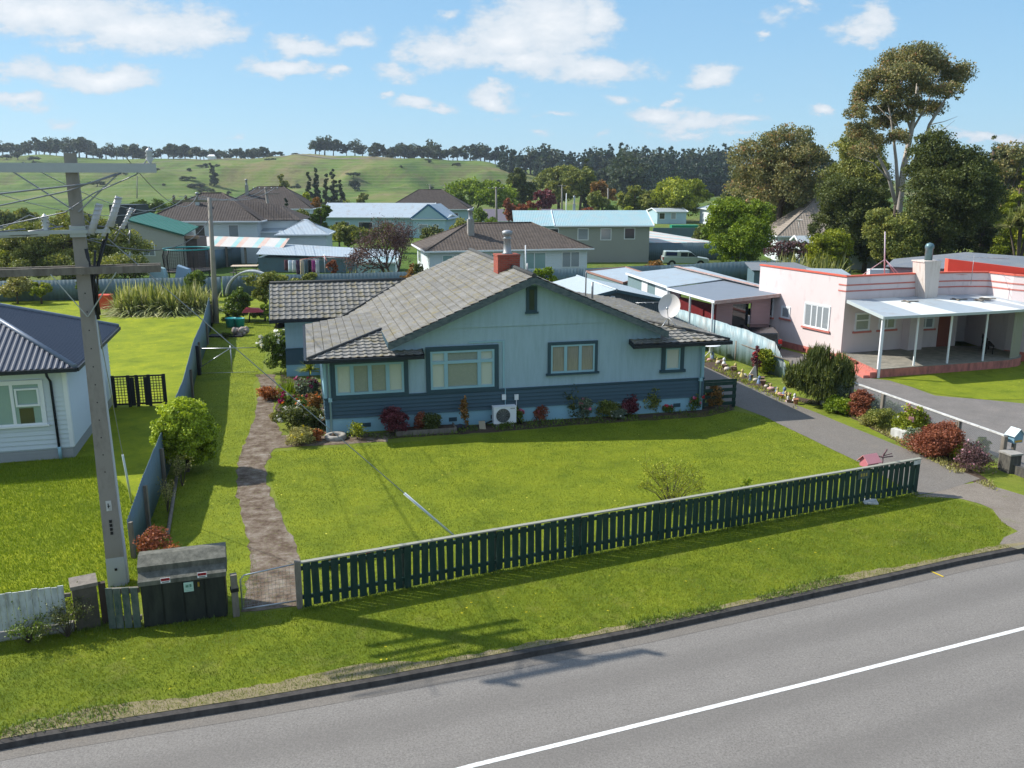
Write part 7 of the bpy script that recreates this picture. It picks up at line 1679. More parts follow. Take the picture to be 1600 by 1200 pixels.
# bare purple plum
def plum():
    Y = 84; x0 = A(612, 400, Y).x; R = empty('plum_tree', (x0, Y, 0), 0, 'sparse purple leaved tree with a tangle of bare twigs by the brown roof', 'tree'); rng = np.random.default_rng(8); m = MB(); tips = []
    def grow(p, d, L, r, dep):
        e = p + d * L; m.tube([p, p.lerp(e, .5) + Vector(rng.normal(0, .04 * L, 3)), e], [r, r * .8, r * .6], 4 if dep > 1 else 6, False); tips.append(tuple(e))
        if dep > 4: return
        for k in range(3 if dep < 4 else 2): nd = (d + Vector(rng.normal(0, .42, 3)) + Vector((0, 0, .1))).normalized(); grow(p.lerp(e, rng.uniform(.6, 1)), nd, L * rng.uniform(.62, .85), r * .62, dep + 1)
    for k in range(4): grow(Vector((0, 0, 0)), Vector((rng.normal() * .38, rng.normal() * .3, 1)).normalized(), 2.0, .12, 0)
    m.build('trunk', simple('plumbark', (.075, .05, .045), .9), R)
    T_ = np.array(tips); T_ = T_[T_[:, 2] > 1.2]; P = T_[rng.integers(0, len(T_), 6500)] + rng.normal(0, .22, (6500, 3)); quad_obj('foliage', leaf_quads(P, .15, rng, .6), 4, rng.uniform(0, 1, 6500), M['Lpurple'], R)
plum()
# distant row along the crest: a few sorts, copied
def far_proto(seed, mat, H, w, n=1300, size=1.5, con=False, low=.03):
    rng = np.random.default_rng(seed)
    bl = auto_blobs(w / 2, w / 2, H * (1 - low) / 2, H * (1 + low) / 2, 6, rng, .6, .55) if not con else [(0, 0, H * (.1 + .8 * j / 5), w / 2 * (1 - .75 * j / 5), w / 2 * (1 - .75 * j / 5), H * .14) for j in range(6)]
    return plant('hill_tree', (0, 0, -500), 'x', 'tree', mat, bl, n, size, seed, (w * .03, H * .6), sub=14, limbs=False, core=.3)
protos = [far_proto(201, 'Lhill', 17, 18), far_proto(202, 'Lhill', 14, 13), far_proto(203, 'Lconif', 18, 11), far_proto(204, 'Lhill', 12, 16), far_proto(205, 'Lconif', 24, 10, con=True), far_proto(206, 'Lconif', 22, 13, con=True), far_proto(207, 'Lhill', 10, 12)]
used = set()
def place_far(pi, px, top, Y, label, group):
    x = (px - 800) / F * Y * .99; z = hz(x, Y); zt = A(px, top, Y).z; H0 = [17, 14, 18, 12, 24, 22, 10][pi]; s = max(.25, (zt - z) / H0)
    o = protos[pi] if pi not in used else copy_tree(protos[pi]); used.add(pi)
    o.location = (x, Y, z - .3); o.rotation_euler = (0, 0, random.uniform(0, 6.28)); k = min(max(s * 1.1, .7), 1.7); o.scale = (k, k, s); o['label'] = label; o['group'] = group
r = random.Random(17)
def row(p0, p1, step, topf, Y, kinds, label, group, jy=20):
    px = p0
    while px < p1:
        place_far(r.choice(kinds), px, topf(px) + r.uniform(-6, 6), Y + r.uniform(-jy, jy), label, group); px += step * .72 * r.uniform(.7, 1.3)
row(-30, 75, 13, lambda p: 220, 755, [0, 1, 2, 3], 'round dark tree in the row on the crest above the left crossarm end', 'crest trees at the far left')
row(78, 150, 13, lambda p: 215, 760, [0, 0, 2, 1], 'tall dark tree in the clump on the crest behind the pole top', 'crest trees behind the pole')
row(150, 405, 11, lambda p: 224 + (p - 150) * .035, 765, [0, 1, 2, 3, 6], 'grey green tree in the long crest row between the pole and the gap', 'crest trees right of the pole')
row(405, 440, 12, lambda p: 233, 765, [1, 3, 6], 'small tree at the end of the left crest row before the gap', 'last crest trees before the gap')
for px, top in ((469, 240), (447, 236)): place_far(6, px, top, 760, ['lone tiny tree in the gap of the crest', 'tiny bush at the left of the gap of the crest'][px == 447], 'tiny crest trees')
for px, top, pi in ((500, 211, 0), (514, 210, 0), (527, 214, 1), (506, 213, 2)): place_far(pi, px, top, 745, 'big dark tree in the tall clump right of the gap on the crest', 'tall crest clump')
for px, top, pi in ((548, 222, 1), (560, 216, 0), (572, 222, 0)): place_far(pi, px, top, 748, 'rounded tree in the second clump right of the gap on the crest', 'second crest clump')
row(588, 700, 12, lambda p: 228, 755, [1, 3, 0, 6], 'separate round tree in the spaced row on the middle of the crest', 'spaced crest trees')
row(636, 690, 17, lambda p: 221, 752, [1, 0], 'taller loose crowned tree in the spaced row on the middle of the crest', 'taller spaced crest trees')
row(695, 790, 11, lambda p: 227, 750, [0, 1, 2], 'dark tree in the dense row at the right end of the bare crest', 'dense crest trees')
row(785, 850, 9, lambda p: 229, 640, [0, 4, 5, 2], 'dark pine beginning the wood to the right of the bare hill', 'pines at the edge of the wood')
row(850, 1140, 8, lambda p: 231 + 3 * math.sin(p * .05), 640, [4, 5, 2, 0, 5], 'dark pine in the tall back row of the wood', 'tall pines of the wood')
row(950, 1140, 9, lambda p: 246, 560, [4, 5, 5, 2], 'dark pine in the front row of the wood below the tall pines', 'front pines of the wood', 15)
row(1020, 1150, 9, lambda p: 262, 500, [4, 5, 2], 'low dark pine at the foot of the wood', 'lowest pines of the wood', 12)
row(1530, 1640, 14, lambda p: 235, 420, [0, 1], 'distant brown green tree on the right skyline', 'right skyline trees', 15)
for px, top in ((978, 243), (990, 232), (970, 250)): place_far(0, px, top, 430, 'large broad grey tree standing in front of the wood', 'broad trees before the wood')
for px, top, Y in ((300, 283, 560), (312, 288, 545), (322, 290, 550), (330, 293, 540), (68, 243, 690), (28, 240, 700), (45, 236, 700)): place_far(3, px, top, Y, 'dark round bush on the slope of the hill' if Y < 600 else 'small tree just below the left crest', 'bushes on the slope' if Y < 600 else 'trees below the left crest')
for px, top, Y in ((615, 253, 690), (558, 280, 520), (940, 262, 470), (1270, 240, 500)): place_far(6, px, top, Y, {615: 'single dark bush on the track across the hill', 558: 'low bush in the middle of the slope', 940: 'small dark tree in the paddock before the wood', 1270: 'far tree behind the gums'}[px], 'scattered hill bushes')
for i in range(34): place_far(r.choice((3, 6)), r.uniform(20, 830), 300, r.uniform(500, 700), 'small scrub bush on the grassy hillside', 'scrub on the hillside')
for o in bpy.data.objects:
    if o.get('group') == 'scrub on the hillside': k = r.uniform(.15, .4); o.scale = (k * r.uniform(1, 2.2), k, k * .8)
def track(pts, w, Ys, label):
    m = MB(); P = []
    for i in range(len(pts) - 1):
        for j in range(12): t = j / 12; px = pts[i] + (pts[i + 1] - pts[i]) * t; Y = Ys[i] + (Ys[i + 1] - Ys[i]) * t; P.append(((px - 800) / F * Y, Y))
    for a, b in zip(P, P[1:]): m.poly([(a[0], a[1], hz(*a) + .35), (b[0], b[1], hz(*b) + .35), (b[0], b[1] + w, hz(b[0], b[1] + w) + .35), (a[0], a[1] + w, hz(a[0], a[1] + w) + .35)])
    tag(m.build('track', M['gravel']), kind='structure')
track([180, 300, 430, 520, 600, 700, 790], 3.5, [690, 720, 700, 680, 665, 690, 680], ''); track([200, 240, 290, 330, 350], 3, [520, 560, 600, 610, 640], '')
for i, p_ in enumerate(protos):
    if i not in used: bpy.data.objects.remove(p_)
sp = [plant('garden_shrub', (0, 0, -500), 'round green garden shrub among the far houses', 'shrub', mt, [(0, 0, 1.4, 1.5, 1.5, 1.3), (.8, .2, 1.1, 1.1, 1, 1)], 1500, .3, 300 + i, (.06, .8), sub=14, core=.4, group='garden shrubs among the far houses') for i, mt in enumerate(('Lmid', 'Lolive', 'Ldark'))]
r = random.Random(41)
for i in range(30):
    Y = r.choice((118, 128, 138, 168, 180, 205)); px = r.uniform(240, 1110); o = sp[i] if i < 3 else copy_tree(sp[i % 3]); o.location = ((px - 800) / F * Y, Y + r.uniform(-3, 3), 0); k = r.uniform(.7, 1.5); o.scale = (k * 1.2, k, k * r.uniform(.8, 1.3)); o.rotation_euler = (0, 0, r.uniform(0, 6))
# hill farmhouse roofs
m = MB(); p = Vector(((345 - 800) / F * 735, 735, 0)); z = hz(p.x, p.y); m.box(p.x - 3, p.x + 3, p.y, p.y + 4, z, z + 2.5); m.slab([(p.x - 3.5, p.y - .5, z + 2.5), (p.x + 3.5, p.y - .5, z + 2.5), (p.x + 2, p.y + 2, z + 4), (p.x - 2, p.y + 2, z + 4)], .2); m.thing('farmhouse', M['white'], 'tiny white farmhouse among the trees on the left crest', 'house')
m = MB(); 
for px in (712, 726): p = Vector(((px - 800) / F * 730, 730, 0)); z = hz(p.x, p.y); m.box(p.x - 3, p.x + 3, p.y, p.y + 5, z, z + 5); m.slab([(p.x - 4, p.y - .5, z + 5), (p.x + 4, p.y - .5, z + 5), (p.x + 4, p.y + 5, z + 7), (p.x - 4, p.y + 5, z + 7)], .2)
m.thing('farm_sheds', M['white'], 'pale farm sheds between the trees on the crest', 'sheds') if False else None
# ------------------------------------------------------------------ garden plants near the camera
def petalm(n, c): return petal(c, 'petal_' + n)
PW = petalm('white', (.75, .74, .7)); PK = petalm('pink', (.7, .16, .28)); PR = petalm('red', (.62, .03, .05)); PM = petalm('magenta', (.28, .01, .1)); PY = petalm('yellow', (.7, .55, .03)); PO = petalm('orange', (.75, .22, .06)); PP = petalm('palepink', (.75, .42, .5))
# round bush by the corrugated fence
R = G(272, 752)
rng = np.random.default_rng(3); plant('round_bush', (R.x + .1, 27.9, 0), 'big rounded yellow green bush beside the corrugated fence', 'bush', 'Lbush', [(0, 0, 1.45, 1.05, 1.0, 1.1), (-.25, .1, 1.1, .9, .9, .95), (.3, -.1, 1.2, .85, .85, .95), (0, 0, 2.0, .64, .62, .55), (.1, .1, .72, .8, .8, .7)], 90000, .08, 3, (.07, .9), sub=70, subr=.25, core=.55)
shrub('orange_shrub', 238, 905, 1.5, 1.25, 'Lorange', 'orange tipped shrub behind the black utility box', n=9000, size=.055, seed=5, k=6, loc=(-8.25, 19.6, 0), d=1.0)
plant('dark_shrub', (-8.9, 20.3, 0), 'dark bare stemmed shrub between the concrete pole and the orange shrub', 'shrub', 'Lrust', [(0, 0, .6, .45, .5, .55)], 2200, .06, 15, (.03, .5))
flaxbush(G(245, 487), 3.2, 1.6, 2.5, 3600, 'huge green and cream flax clump on the yellow lawn', 6, W=.11, lean=(.1, 1.45), droop=1.1)
flaxbush(G(310, 484), 1.6, 1.2, 2.2, 550, 'smaller flax clump against the slim pole', 7, W=.09, droop=1.3)
flaxbush((-22.6, 78.2, 0), 2.6, .8, 1.7, 380, 'flax along the back fence under the picnic table', 8, W=.08, droop=1.3)
flaxbush((-12.2, 80.2, 0), 3.6, .7, 1.9, 620, 'long row of cream flax behind the garden fence', 9, W=.08, droop=1.3)
flaxbush(A(1255, 440, 80), 4.2, 1.5, 2.9, 1100, 'broad toetoe and flax clump behind the iron fence near the ute', 10, W=.09)
plant('toetoe', (A(1235, 400, 82).x, 82.5, 0), 'dusty pink plumed grasses above the flax clump', 'grass', 'Lpurple', [(0, 0, 3.1, 2.6, .6, .9), (2, 0, 2.6, 1.6, .5, .8)], 1500, .22, 12)
# left bed by the path
def gshrub(px, py, w, h, mat, label, n, size, seed, fl=None, name='shrub', cat='shrub', k=5, d=None, trunk=(.02, .2)): return shrub(name, px, py, w * 1.12, h * 1.1, mat, label, cat, int(n * 1.8), size * 1.1, seed, d, k, fl, None, 0, trunk)
gshrub(432, 588, 1.75, 2.05, 'Lmid', 'white flowering rose bush beside the tiled wing', 7000, .09, 60, [(PW, 95, .2, .45)], 'rose_bush', 'rose bush')
gshrub(415, 628, 1.1, .55, 'Lorange', 'salmon coloured low shrub at the bend of the path', 1500, .07, 61)
flaxbush(G(455, 622), .45, .4, 1.0, 240, 'bright green strappy clump in the corner bed', 62, 'Lbright', 'strap_plant', 'plant', W=.045, lean=(.05, .9))
cabbage(474, 600, 566, 40.6, 'small thin stemmed cabbage tree beside the house corner', 1, .75, 63, 130, 'Lyellow', .04)
gshrub(478, 628, 1.25, .95, 'Lgrey', 'dahlia plant with dark magenta blooms by the lit wall', 2600, .08, 64, [(PM, 26, .2, .5)], 'dahlia', 'flowers')
gshrub(452, 652, 1.5, .8, 'Lmid', 'mixed bed of magenta and orange blooms beside the path', 3000, .07, 65, [(PM, 12, .2, .6), (PO, 26, .11, .4), (PW, 10, .12, .5)], 'flower_clump', 'flowers')
gshrub(462, 676, 1.9, .95, 'Ldark', 'white dahlia clump at the corner of the blue house', 4200, .08, 66, [(PW, 26, .19, .35)], 'dahlia', 'flowers')
gshrub(492, 662, .7, 1.1, 'Lautumn', 'tall rusty flowers against the sunlit side wall', 1300, .06, 67, [(PO, 14, .1, .5)], 'tall_flowers', 'flowers')
gshrub(489, 692, .6, .42, 'Lorange', 'bright orange mounded shrub near the tyre planter', 1100, .06, 68)
gshrub(462, 700, 1.5, .5, 'Ldryg', 'feathery yellow green shrub at the front of the corner bed', 3600, .05, 69, [(PY, 12, .08, .3)])
gshrub(428, 660, .6, .35, 'Ldryg', 'low dry tuft beside the path edge', 900, .05, 70)
# along the front of the house
gshrub(556, 690, .7, .95, 'Lyellow', 'spindly yellow green plant against the plinth under the left window', 380, .07, 71)
gshrub(617, 684, 1.15, 1.05, 'Lmaroon', 'burgundy leaved shrub left of the timber planter', 3800, .06, 72)
gshrub(655, 676, .55, .75, 'Lrust', 'brown leaved small shrub in the timber planter', 900, .06, 73)
gshrub(673, 678, .95, .65, 'Ldark', 'dark green mound in the timber planter', 2600, .05, 74)
gshrub(727, 672, .35, 1.3, 'Lautumn', 'thin young tree with a tuft of brown leaves left of the heat pump', 260, .09, 75, name='young_tree', cat='young tree')
gshrub(807, 664, .6, .75, 'Lmid', 'rose with deep pink flowers right of the heat pump', 1300, .07, 76, [(PK, 14, .13, .4)], 'rose', 'rose')
gshrub(845, 660, .8, .6, 'Lrust', 'red tinted small rose in the long bed', 1500, .06, 77, [(PK, 12, .1, .4)], 'rose', 'rose')
gshrub(888, 656, .95, 1.45, 'Ldark', 'tall dark green rose bush under the three paned window', 2800, .075, 78, [(PR, 5, .12, .3)], 'rose', 'rose')
gshrub(912, 656, .8, .8, 'Lgrey', 'loose rose with pink flowers beside the tall dark rose', 1300, .07, 79, [(PK, 10, .13, .5)], 'rose', 'rose')
gshrub(952, 655, 1.25, .8, 'Lolive', 'olive green rounded shrub in the long bed', 3400, .06, 80)
gshrub(981, 652, 1.05, .95, 'Lmaroon', 'dark red barberry mound in the long bed', 4200, .055, 81)
gshrub(968, 657, .7, .4, 'Lgrey', 'silver leaved low plant in front of the red barberry', 1300, .05, 82, [(PW, 12, .06, .3)])
gshrub(1018, 648, .85, 1.2, 'Lolive', 'brown green upright shrub left of the pink flowers', 2600, .07, 83)
gshrub(1045, 646, .9, .55, 'Lmid', 'clump of hot pink and red geraniums by the right plinth', 1300, .06, 84, [(PR, 22, .13, .4), (PK, 12, .12, .4)], 'geranium', 'flowers')
gshrub(1082, 643, .9, .85, 'Lmid', 'red and pink rose at the right end of the bed', 1300, .07, 85, [(PR, 18, .14, .4), (PK, 8, .12, .4)], 'rose', 'rose')
gshrub(1118, 640, .85, .9, 'Lautumn', 'golden brown shrub in front of the green driveway gate', 2800, .06, 86)
gshrub(788, 670, .9, .2, 'Lmid', 'low green ground plant beside the heat pump pipe', 700, .05, 87)
# lawn
def twig_bush(loc, w, h, n, label, seed, mat='Lyellow', leaves=900):
    R = empty('sapling', loc, 0, label, 'young tree'); rng = np.random.default_rng(seed); m = MB(); tips = []
    for k in range(n):
        a = rng.uniform(0, 6.28); e = Vector((math.cos(a) * w * rng.uniform(.2, 1), math.sin(a) * w * rng.uniform(.2, 1), h * rng.uniform(.5, 1))); mid = e * .5 + Vector((0, 0, h * .12)); m.tube([(0, 0, 0), mid, e], [.012, .007, .003], 4, False)
        for j in range(4): t = rng.uniform(.35, .95); s = mid.lerp(e, t); q = s + Vector(rng.normal(0, .16, 3)) + Vector((0, 0, .1)); m.tube([s, q], [.004, .002], 3, False); tips += [tuple(q), tuple(s), tuple(e)]
    m.build('twigs', M['bark'], R); T_ = np.array(tips); P = T_[rng.integers(0, len(T_), leaves)] + rng.normal(0, .05, (leaves, 3)); quad_obj('foliage', leaf_quads(P, .05, rng, .5), 4, rng.uniform(.2, 1, leaves), M[mat], R)
twig_bush(G(1048, 798), 1.05, 1.35, 46, 'twiggy almost bare sapling on the lawn behind the green fence', 90, leaves=4200)
shrub('shrub', 1195, 770, .9, .75, 'Lbright', 'small bright leafed shrub on the lawn near the right end of the fence', n=520, size=.09, seed=91, k=4, loc=(7.1, 25.0, 0))
shrub('shrub', 897, 822, .6, .62, 'Lmid', 'small dark green shrub just behind the middle of the fence', n=420, size=.08, seed=92, k=3, loc=(1.55, 21.95, 0))
for i, (px, py) in enumerate(((508, 905), (560, 893), (594, 885))): gshrub(px, py - 12, .5, .2, 'Lmid', ['red flowering plant behind the left end of the green fence', 'second red flowering plant behind the left end of the green fence', 'third red plant from the left behind the green fence'][i], 500, .05, 95 + i, [(PR, 10, .08, .3)])
# drive border
gshrub(1205, 588, 1.3, 1.3, 'Lyellow', 'yellow green leafy bush against the pale iron fence', 3200, .1, 101)
def rosemary():
    rng = np.random.default_rng(102); R = empty('rosemary_bush', (13.4, 36.9, 0), 0, 'tall dark spiky rosemary bush beside the drive', 'shrub')
    P, T = crown([(0, 0, 1.0, 1.25, 1.1, 1.0), (-.75, .2, .9, .75, .8, .95), (.6, -.1, 1.2, .85, .8, 1.1), (0, .2, 1.7, .8, .8, .8), (.1, -.5, .6, 1.1, .7, .6)], 9000, rng, 40, .3, .6); P[:, 2] = np.maximum(P[:, 2], .05)
    V, seg = blade_mesh(P, .34, .035, rng, lean=(0, .75), droop=.1); quad_obj('foliage', V, 4, np.tile(T, seg), M['Ldark'], R); P2 = P[:6000]; quad_obj('inner_foliage', leaf_quads(P2, .1, rng), 4, T[:6000], M['Lolive'], R)
    m = MB(); m.tube([(0, 0, 0), (0, 0, .9)], .07, 6); m.build('stem', M['bark'], R)
rosemary()
gshrub(1312, 640, 1.1, 1.3, 'Lgrey', 'grey green low growth at the foot of the rosemary bush', 2400, .06, 103)
gshrub(1318, 652, 1.35, .8, 'Lbright', 'bright green low mound between the rosemary and the red shrub', 4200, .06, 104)
gshrub(1350, 656, 1.1, 1.1, 'Lrust', 'rounded red topped shrub beside the netting fence', 5200, .055, 105)
gshrub(1388, 674, 1.3, .8, 'Lolive', 'olive bronze shrub against the netting fence', 3600, .06, 106)
gshrub(1362, 668, .8, .4, 'Ldryg', 'low brown green tuft along the edge of the drive', 1500, .05, 107)
gshrub(1432, 688, 1.3, 1.15, 'Lyellow', 'rose bush with pale pink flowers by the netting fence', 3000, .08, 108, [(PP, 22, .15, .55), (PW, 6, .13, .5)], 'rose_bush', 'rose bush')
gshrub(1436, 700, .8, .6, 'Lgrey', 'dull purple grey mound beside the white planter box', 2600, .05, 109)
gshrub(1450, 690, 1.0, .6, 'Lyellow', 'yellow green mound behind the copper shrub', 2200, .06, 110, [(PW, 8, .07, .5)])
gshrub(1482, 722, 2.05, 1.15, 'Lrust', 'large coppery red cushion shrub beside the lower drive', 13000, .055, 111, k=8)
gshrub(1528, 742, 1.3, .85, 'Lpurple', 'pinkish twiggy heather beside the end pillar', 2600, .05, 112, [(PP, 50, .06, .3)])
gshrub(1505, 725, .7, .6, 'Lyellow', 'small yellow green bush between the copper shrub and the heather', 1500, .06, 113)
gshrub(1540, 715, .6, .7, 'Lmid', 'green sprig behind the heather by the netting', 700, .08, 114)
shrub('lavender', 1375, 605, 2.6, .8, 'Lgrey', 'grey lavender row on the far side of the netting fence', n=4500, size=.06, seed=115, k=6, loc=(15.6, 35.6, 0), d=1.0)
twig_bush(G(110, 992) + Vector((0, -.1, 0)), .7, .75, 18, 'dark trailing bramble growing over the white fence base', 120, 'Ldark', 1500)
twig_bush(G(45, 1005), .5, .55, 14, 'smaller leafy bramble at the foot of the white fence', 121, 'Lmid', 1100)
for k, (px, py) in enumerate(((262, 800), (285, 760))): twig_bush(G(px, py), .35, .9, 10, ['dry stalks between the corrugated fence and the fallen log', 'second clump of dry stalks under the round bush'][k], 125 + k, 'Ldryg', 500)
m = MB(); m.tube([G(262, 835, .06), G(276, 745, .1)], .055, 7); m.thing('log', M['wood_old'], 'grey weathered pole lying beside the corrugated fence', 'log')
# back garden left of the wing
tpx('shrub', 'tall green raspberry canes in front of the back fence', 365, 446, 52, 60, 'Lmid', 6, 9000, .16, 130, cat='shrub', low=.02)
tpx('shrub', 'olive climbing shrub over the garden arch', 410, 424, 72, 66, 'Lolive', 8, 9000, .18, 131, cat='shrub', low=.05)
tpx('shrub', 'brown green bush behind the wing ridge', 508, 428, 34, 77, 'Lolive', 5, 2500, .18, 132, cat='shrub')
tpx('shrub', 'green and pink mixed planting by the slim pole', 355, 492, 36, 60, 'Lmid', 5, 3500, .14, 133, cat='shrub', low=.02, flowers=[(PK, 25, .12, .3), (PO, 15, .12, .3)])
tpx('shrub', 'bright green vegetable row left of the wing', 408, 474, 44, 60, 'Lbright', 5, 5000, .14, 134, cat='shrub', low=.02)
tpx('shrub', 'rusty brown domed shrub beside the washing line', 519, 401, 18, 88, 'Lrust', 4, 1800, .16, 135, cat='shrub', low=.02)
tpx('shrub', 'green shrubs behind the picnic table', 418, 392, 38, 98, 'Lmid', 5, 3500, .22, 136, cat='shrub', low=.02)
tpx('shrub', 'pointed green shrub at the left of the main ridge', 662, 394, 28, 72, 'Ldark', 5, 3000, .16, 137, cat='shrub', low=.02)
tpx('shrub', 'reddish green shrub at the foot of the bare plum tree', 640, 408, 30, 74, 'Lautumn', 4, 2200, .16, 138, cat='shrub', low=.02)
tpx('vine', 'rounded mass of bright green vine behind the ridge of the house', 852, 413, 44, 66, 'Lbright', 7, 6500, .16, 139, cat='vine', low=.02)
tpx('shrub', 'flowering yellow pink shrub in front of the silver ute', 1021, 403, 40, 86, 'Lautumn', 6, 4500, .16, 140, cat='shrub', low=.02)
tpx('shrub', 'sparse dry shrub in front of the ute bonnet', 1092, 412, 30, 85, 'Ldryg', 4, 1500, .15, 141, cat='shrub', low=.02)
tpx('shrub', 'weedy flowers between the two pale garage roofs', 930, 424, 30, 76, 'Lpurple', 4, 1500, .13, 142, cat='shrub', low=.02)
tpx('shrub', 'red leaved shrub at the end of the pale iron fence', 1194, 538, 16, 42.6, 'Lmaroon', 4, 900, .08, 143, cat='shrub', low=.02, flowers=[(PR, 6, .14, .5)])
tpx('shrub', 'brown tangled climber beside the garden arch', 440, 440, 40, 68, 'Lautumn', 5, 4000, .14, 150, cat='shrub', low=.02)
tpx('shrub', 'leafy green plants at the left corner of the wing', 425, 482, 26, 57, 'Lmid', 4, 2500, .12, 151, cat='shrub', low=.02)
tpx('shrub', 'bushy green growth along the back fence by the arch', 470, 425, 60, 74, 'Lolive', 6, 5000, .17, 152, cat='shrub', low=.02)
tpx('shrub', 'low green edging plants under the slim pole', 345, 520, 20, 53, 'Ldark', 4, 1500, .1, 153, cat='shrub', low=.02)
tpx('shrub', 'rounded tan green bush at the left end of the back fence', 18, 430, 62, 68.5, 'Ldryg', 6, 6000, .15, 160, cat='shrub', low=.02)
tpx('shrub', 'green bush between the orange red box and the flax mound', 128, 438, 40, 69, 'Lmid', 5, 4500, .14, 161, cat='shrub', low=.02)
tpx('shrub', 'dark green bush behind the flax mound against the fence', 300, 424, 44, 70, 'Lmid', 5, 4500, .15, 162, cat='shrub', low=.02)
# low filling growth in the beds
def litter(poly, n, mats, label):
    rng = np.random.default_rng(n)
    C = scatter(poly, n, rng, .01); keep = (vnoise(C[:, 0], C[:, 1], .5, 3) > -.15); C = C[keep]
    o = blades_obj('ground_cover', C, .16, .03, mats, rng, lean=(.1, 1.3)); tag(o, label, 'ground cover', kind='stuff')
litter([p.xy for p in beds[0]], 5200, 'Lmid', 'low green growth and leaf litter in the bed around the blue house')
litter([p.xy for p in beds[2]], 3000, 'Ldryg', 'dry low growth in the bed beside the lower drive')
litter([p.xy for p in beds[1]], 1600, 'Lyellow', 'low growth among the ornaments beside the upper drive')
# ------------------------------------------------------------------ garden things
def planter():
    R = empty('planter_box', HL(2.55, -.95), math.radians(13.4), 'weathered timber edged planter box under the left front windows', 'planter'); m = MB(); m.box(0, 2.35, -.05, 0, 0, .2); m.box(0, .05, 0, .75, 0, .2); m.box(2.3, 2.35, 0, .75, 0, .2); m.build('edging', M['wood_old'], R); m = MB(); m.box(.05, 2.3, 0, .7, 0, .14); m.build('soil', M['soil'], R)
    R = empty('tyre_planter', HL(.28, -.7), 0, 'pale ring shaped planter at the foot of the corner downpipe', 'planter'); m = MB(); m.lathe((0, 0, 0), [(.4, 0), (.42, .1), (.38, .17), (.25, .17), (.22, .1), (.22, .02)], 20); m.build('ring', M['conc'], R); m = MB(); m.lathe((0, 0, .06), [(.23, 0), (0, .02)], 16); m.blob((-.05, 0, .12), .1); m.build('soil', M['soil'], R)
    m = MB(); p = HL(5.85, -.75); m.hexa([(p.x, p.y, 0), (p.x + .25, p.y, 0), (p.x + .25, p.y + .05, 0), (p.x, p.y + .05, 0)], [(p.x - .05, p.y + .2, .28), (p.x + .2, p.y + .22, .28), (p.x + .2, p.y + .27, .28), (p.x - .05, p.y + .25, .28)]); m.thing('paving_slab', simple('tanslab', (.3, .25, .17)), 'tan paving slab leaning left of the heat pump', 'slab')
    m = MB(); p = HL(4.6, -.5); P = [[(p.x + .9 * i / 6 - .1, p.y + .1 * j + .2 * i / 6, .04 + .12 * math.sin(i * 1.3) ** 2 * (j % 3) * .5) for i in range(7)] for j in range(5)]; m.grid(P, True); m.thing('weed_mat', simple('matpurple', (.05, .045, .07)), 'crumpled dark sheet on the soil right of the planter box', 'sheet')
    q = [G(1400, 668), G(1425, 690)]; m = MB(); p = G(1413, 686); R = empty('planter_box', (p.x, p.y, 0), math.radians(-58), 'whitewashed low planter box beside the pale pink rose', 'planter'); m.box(-.5, .55, -.15, .15, 0, .32); m.build('box', M['white_old'], R)
planter()
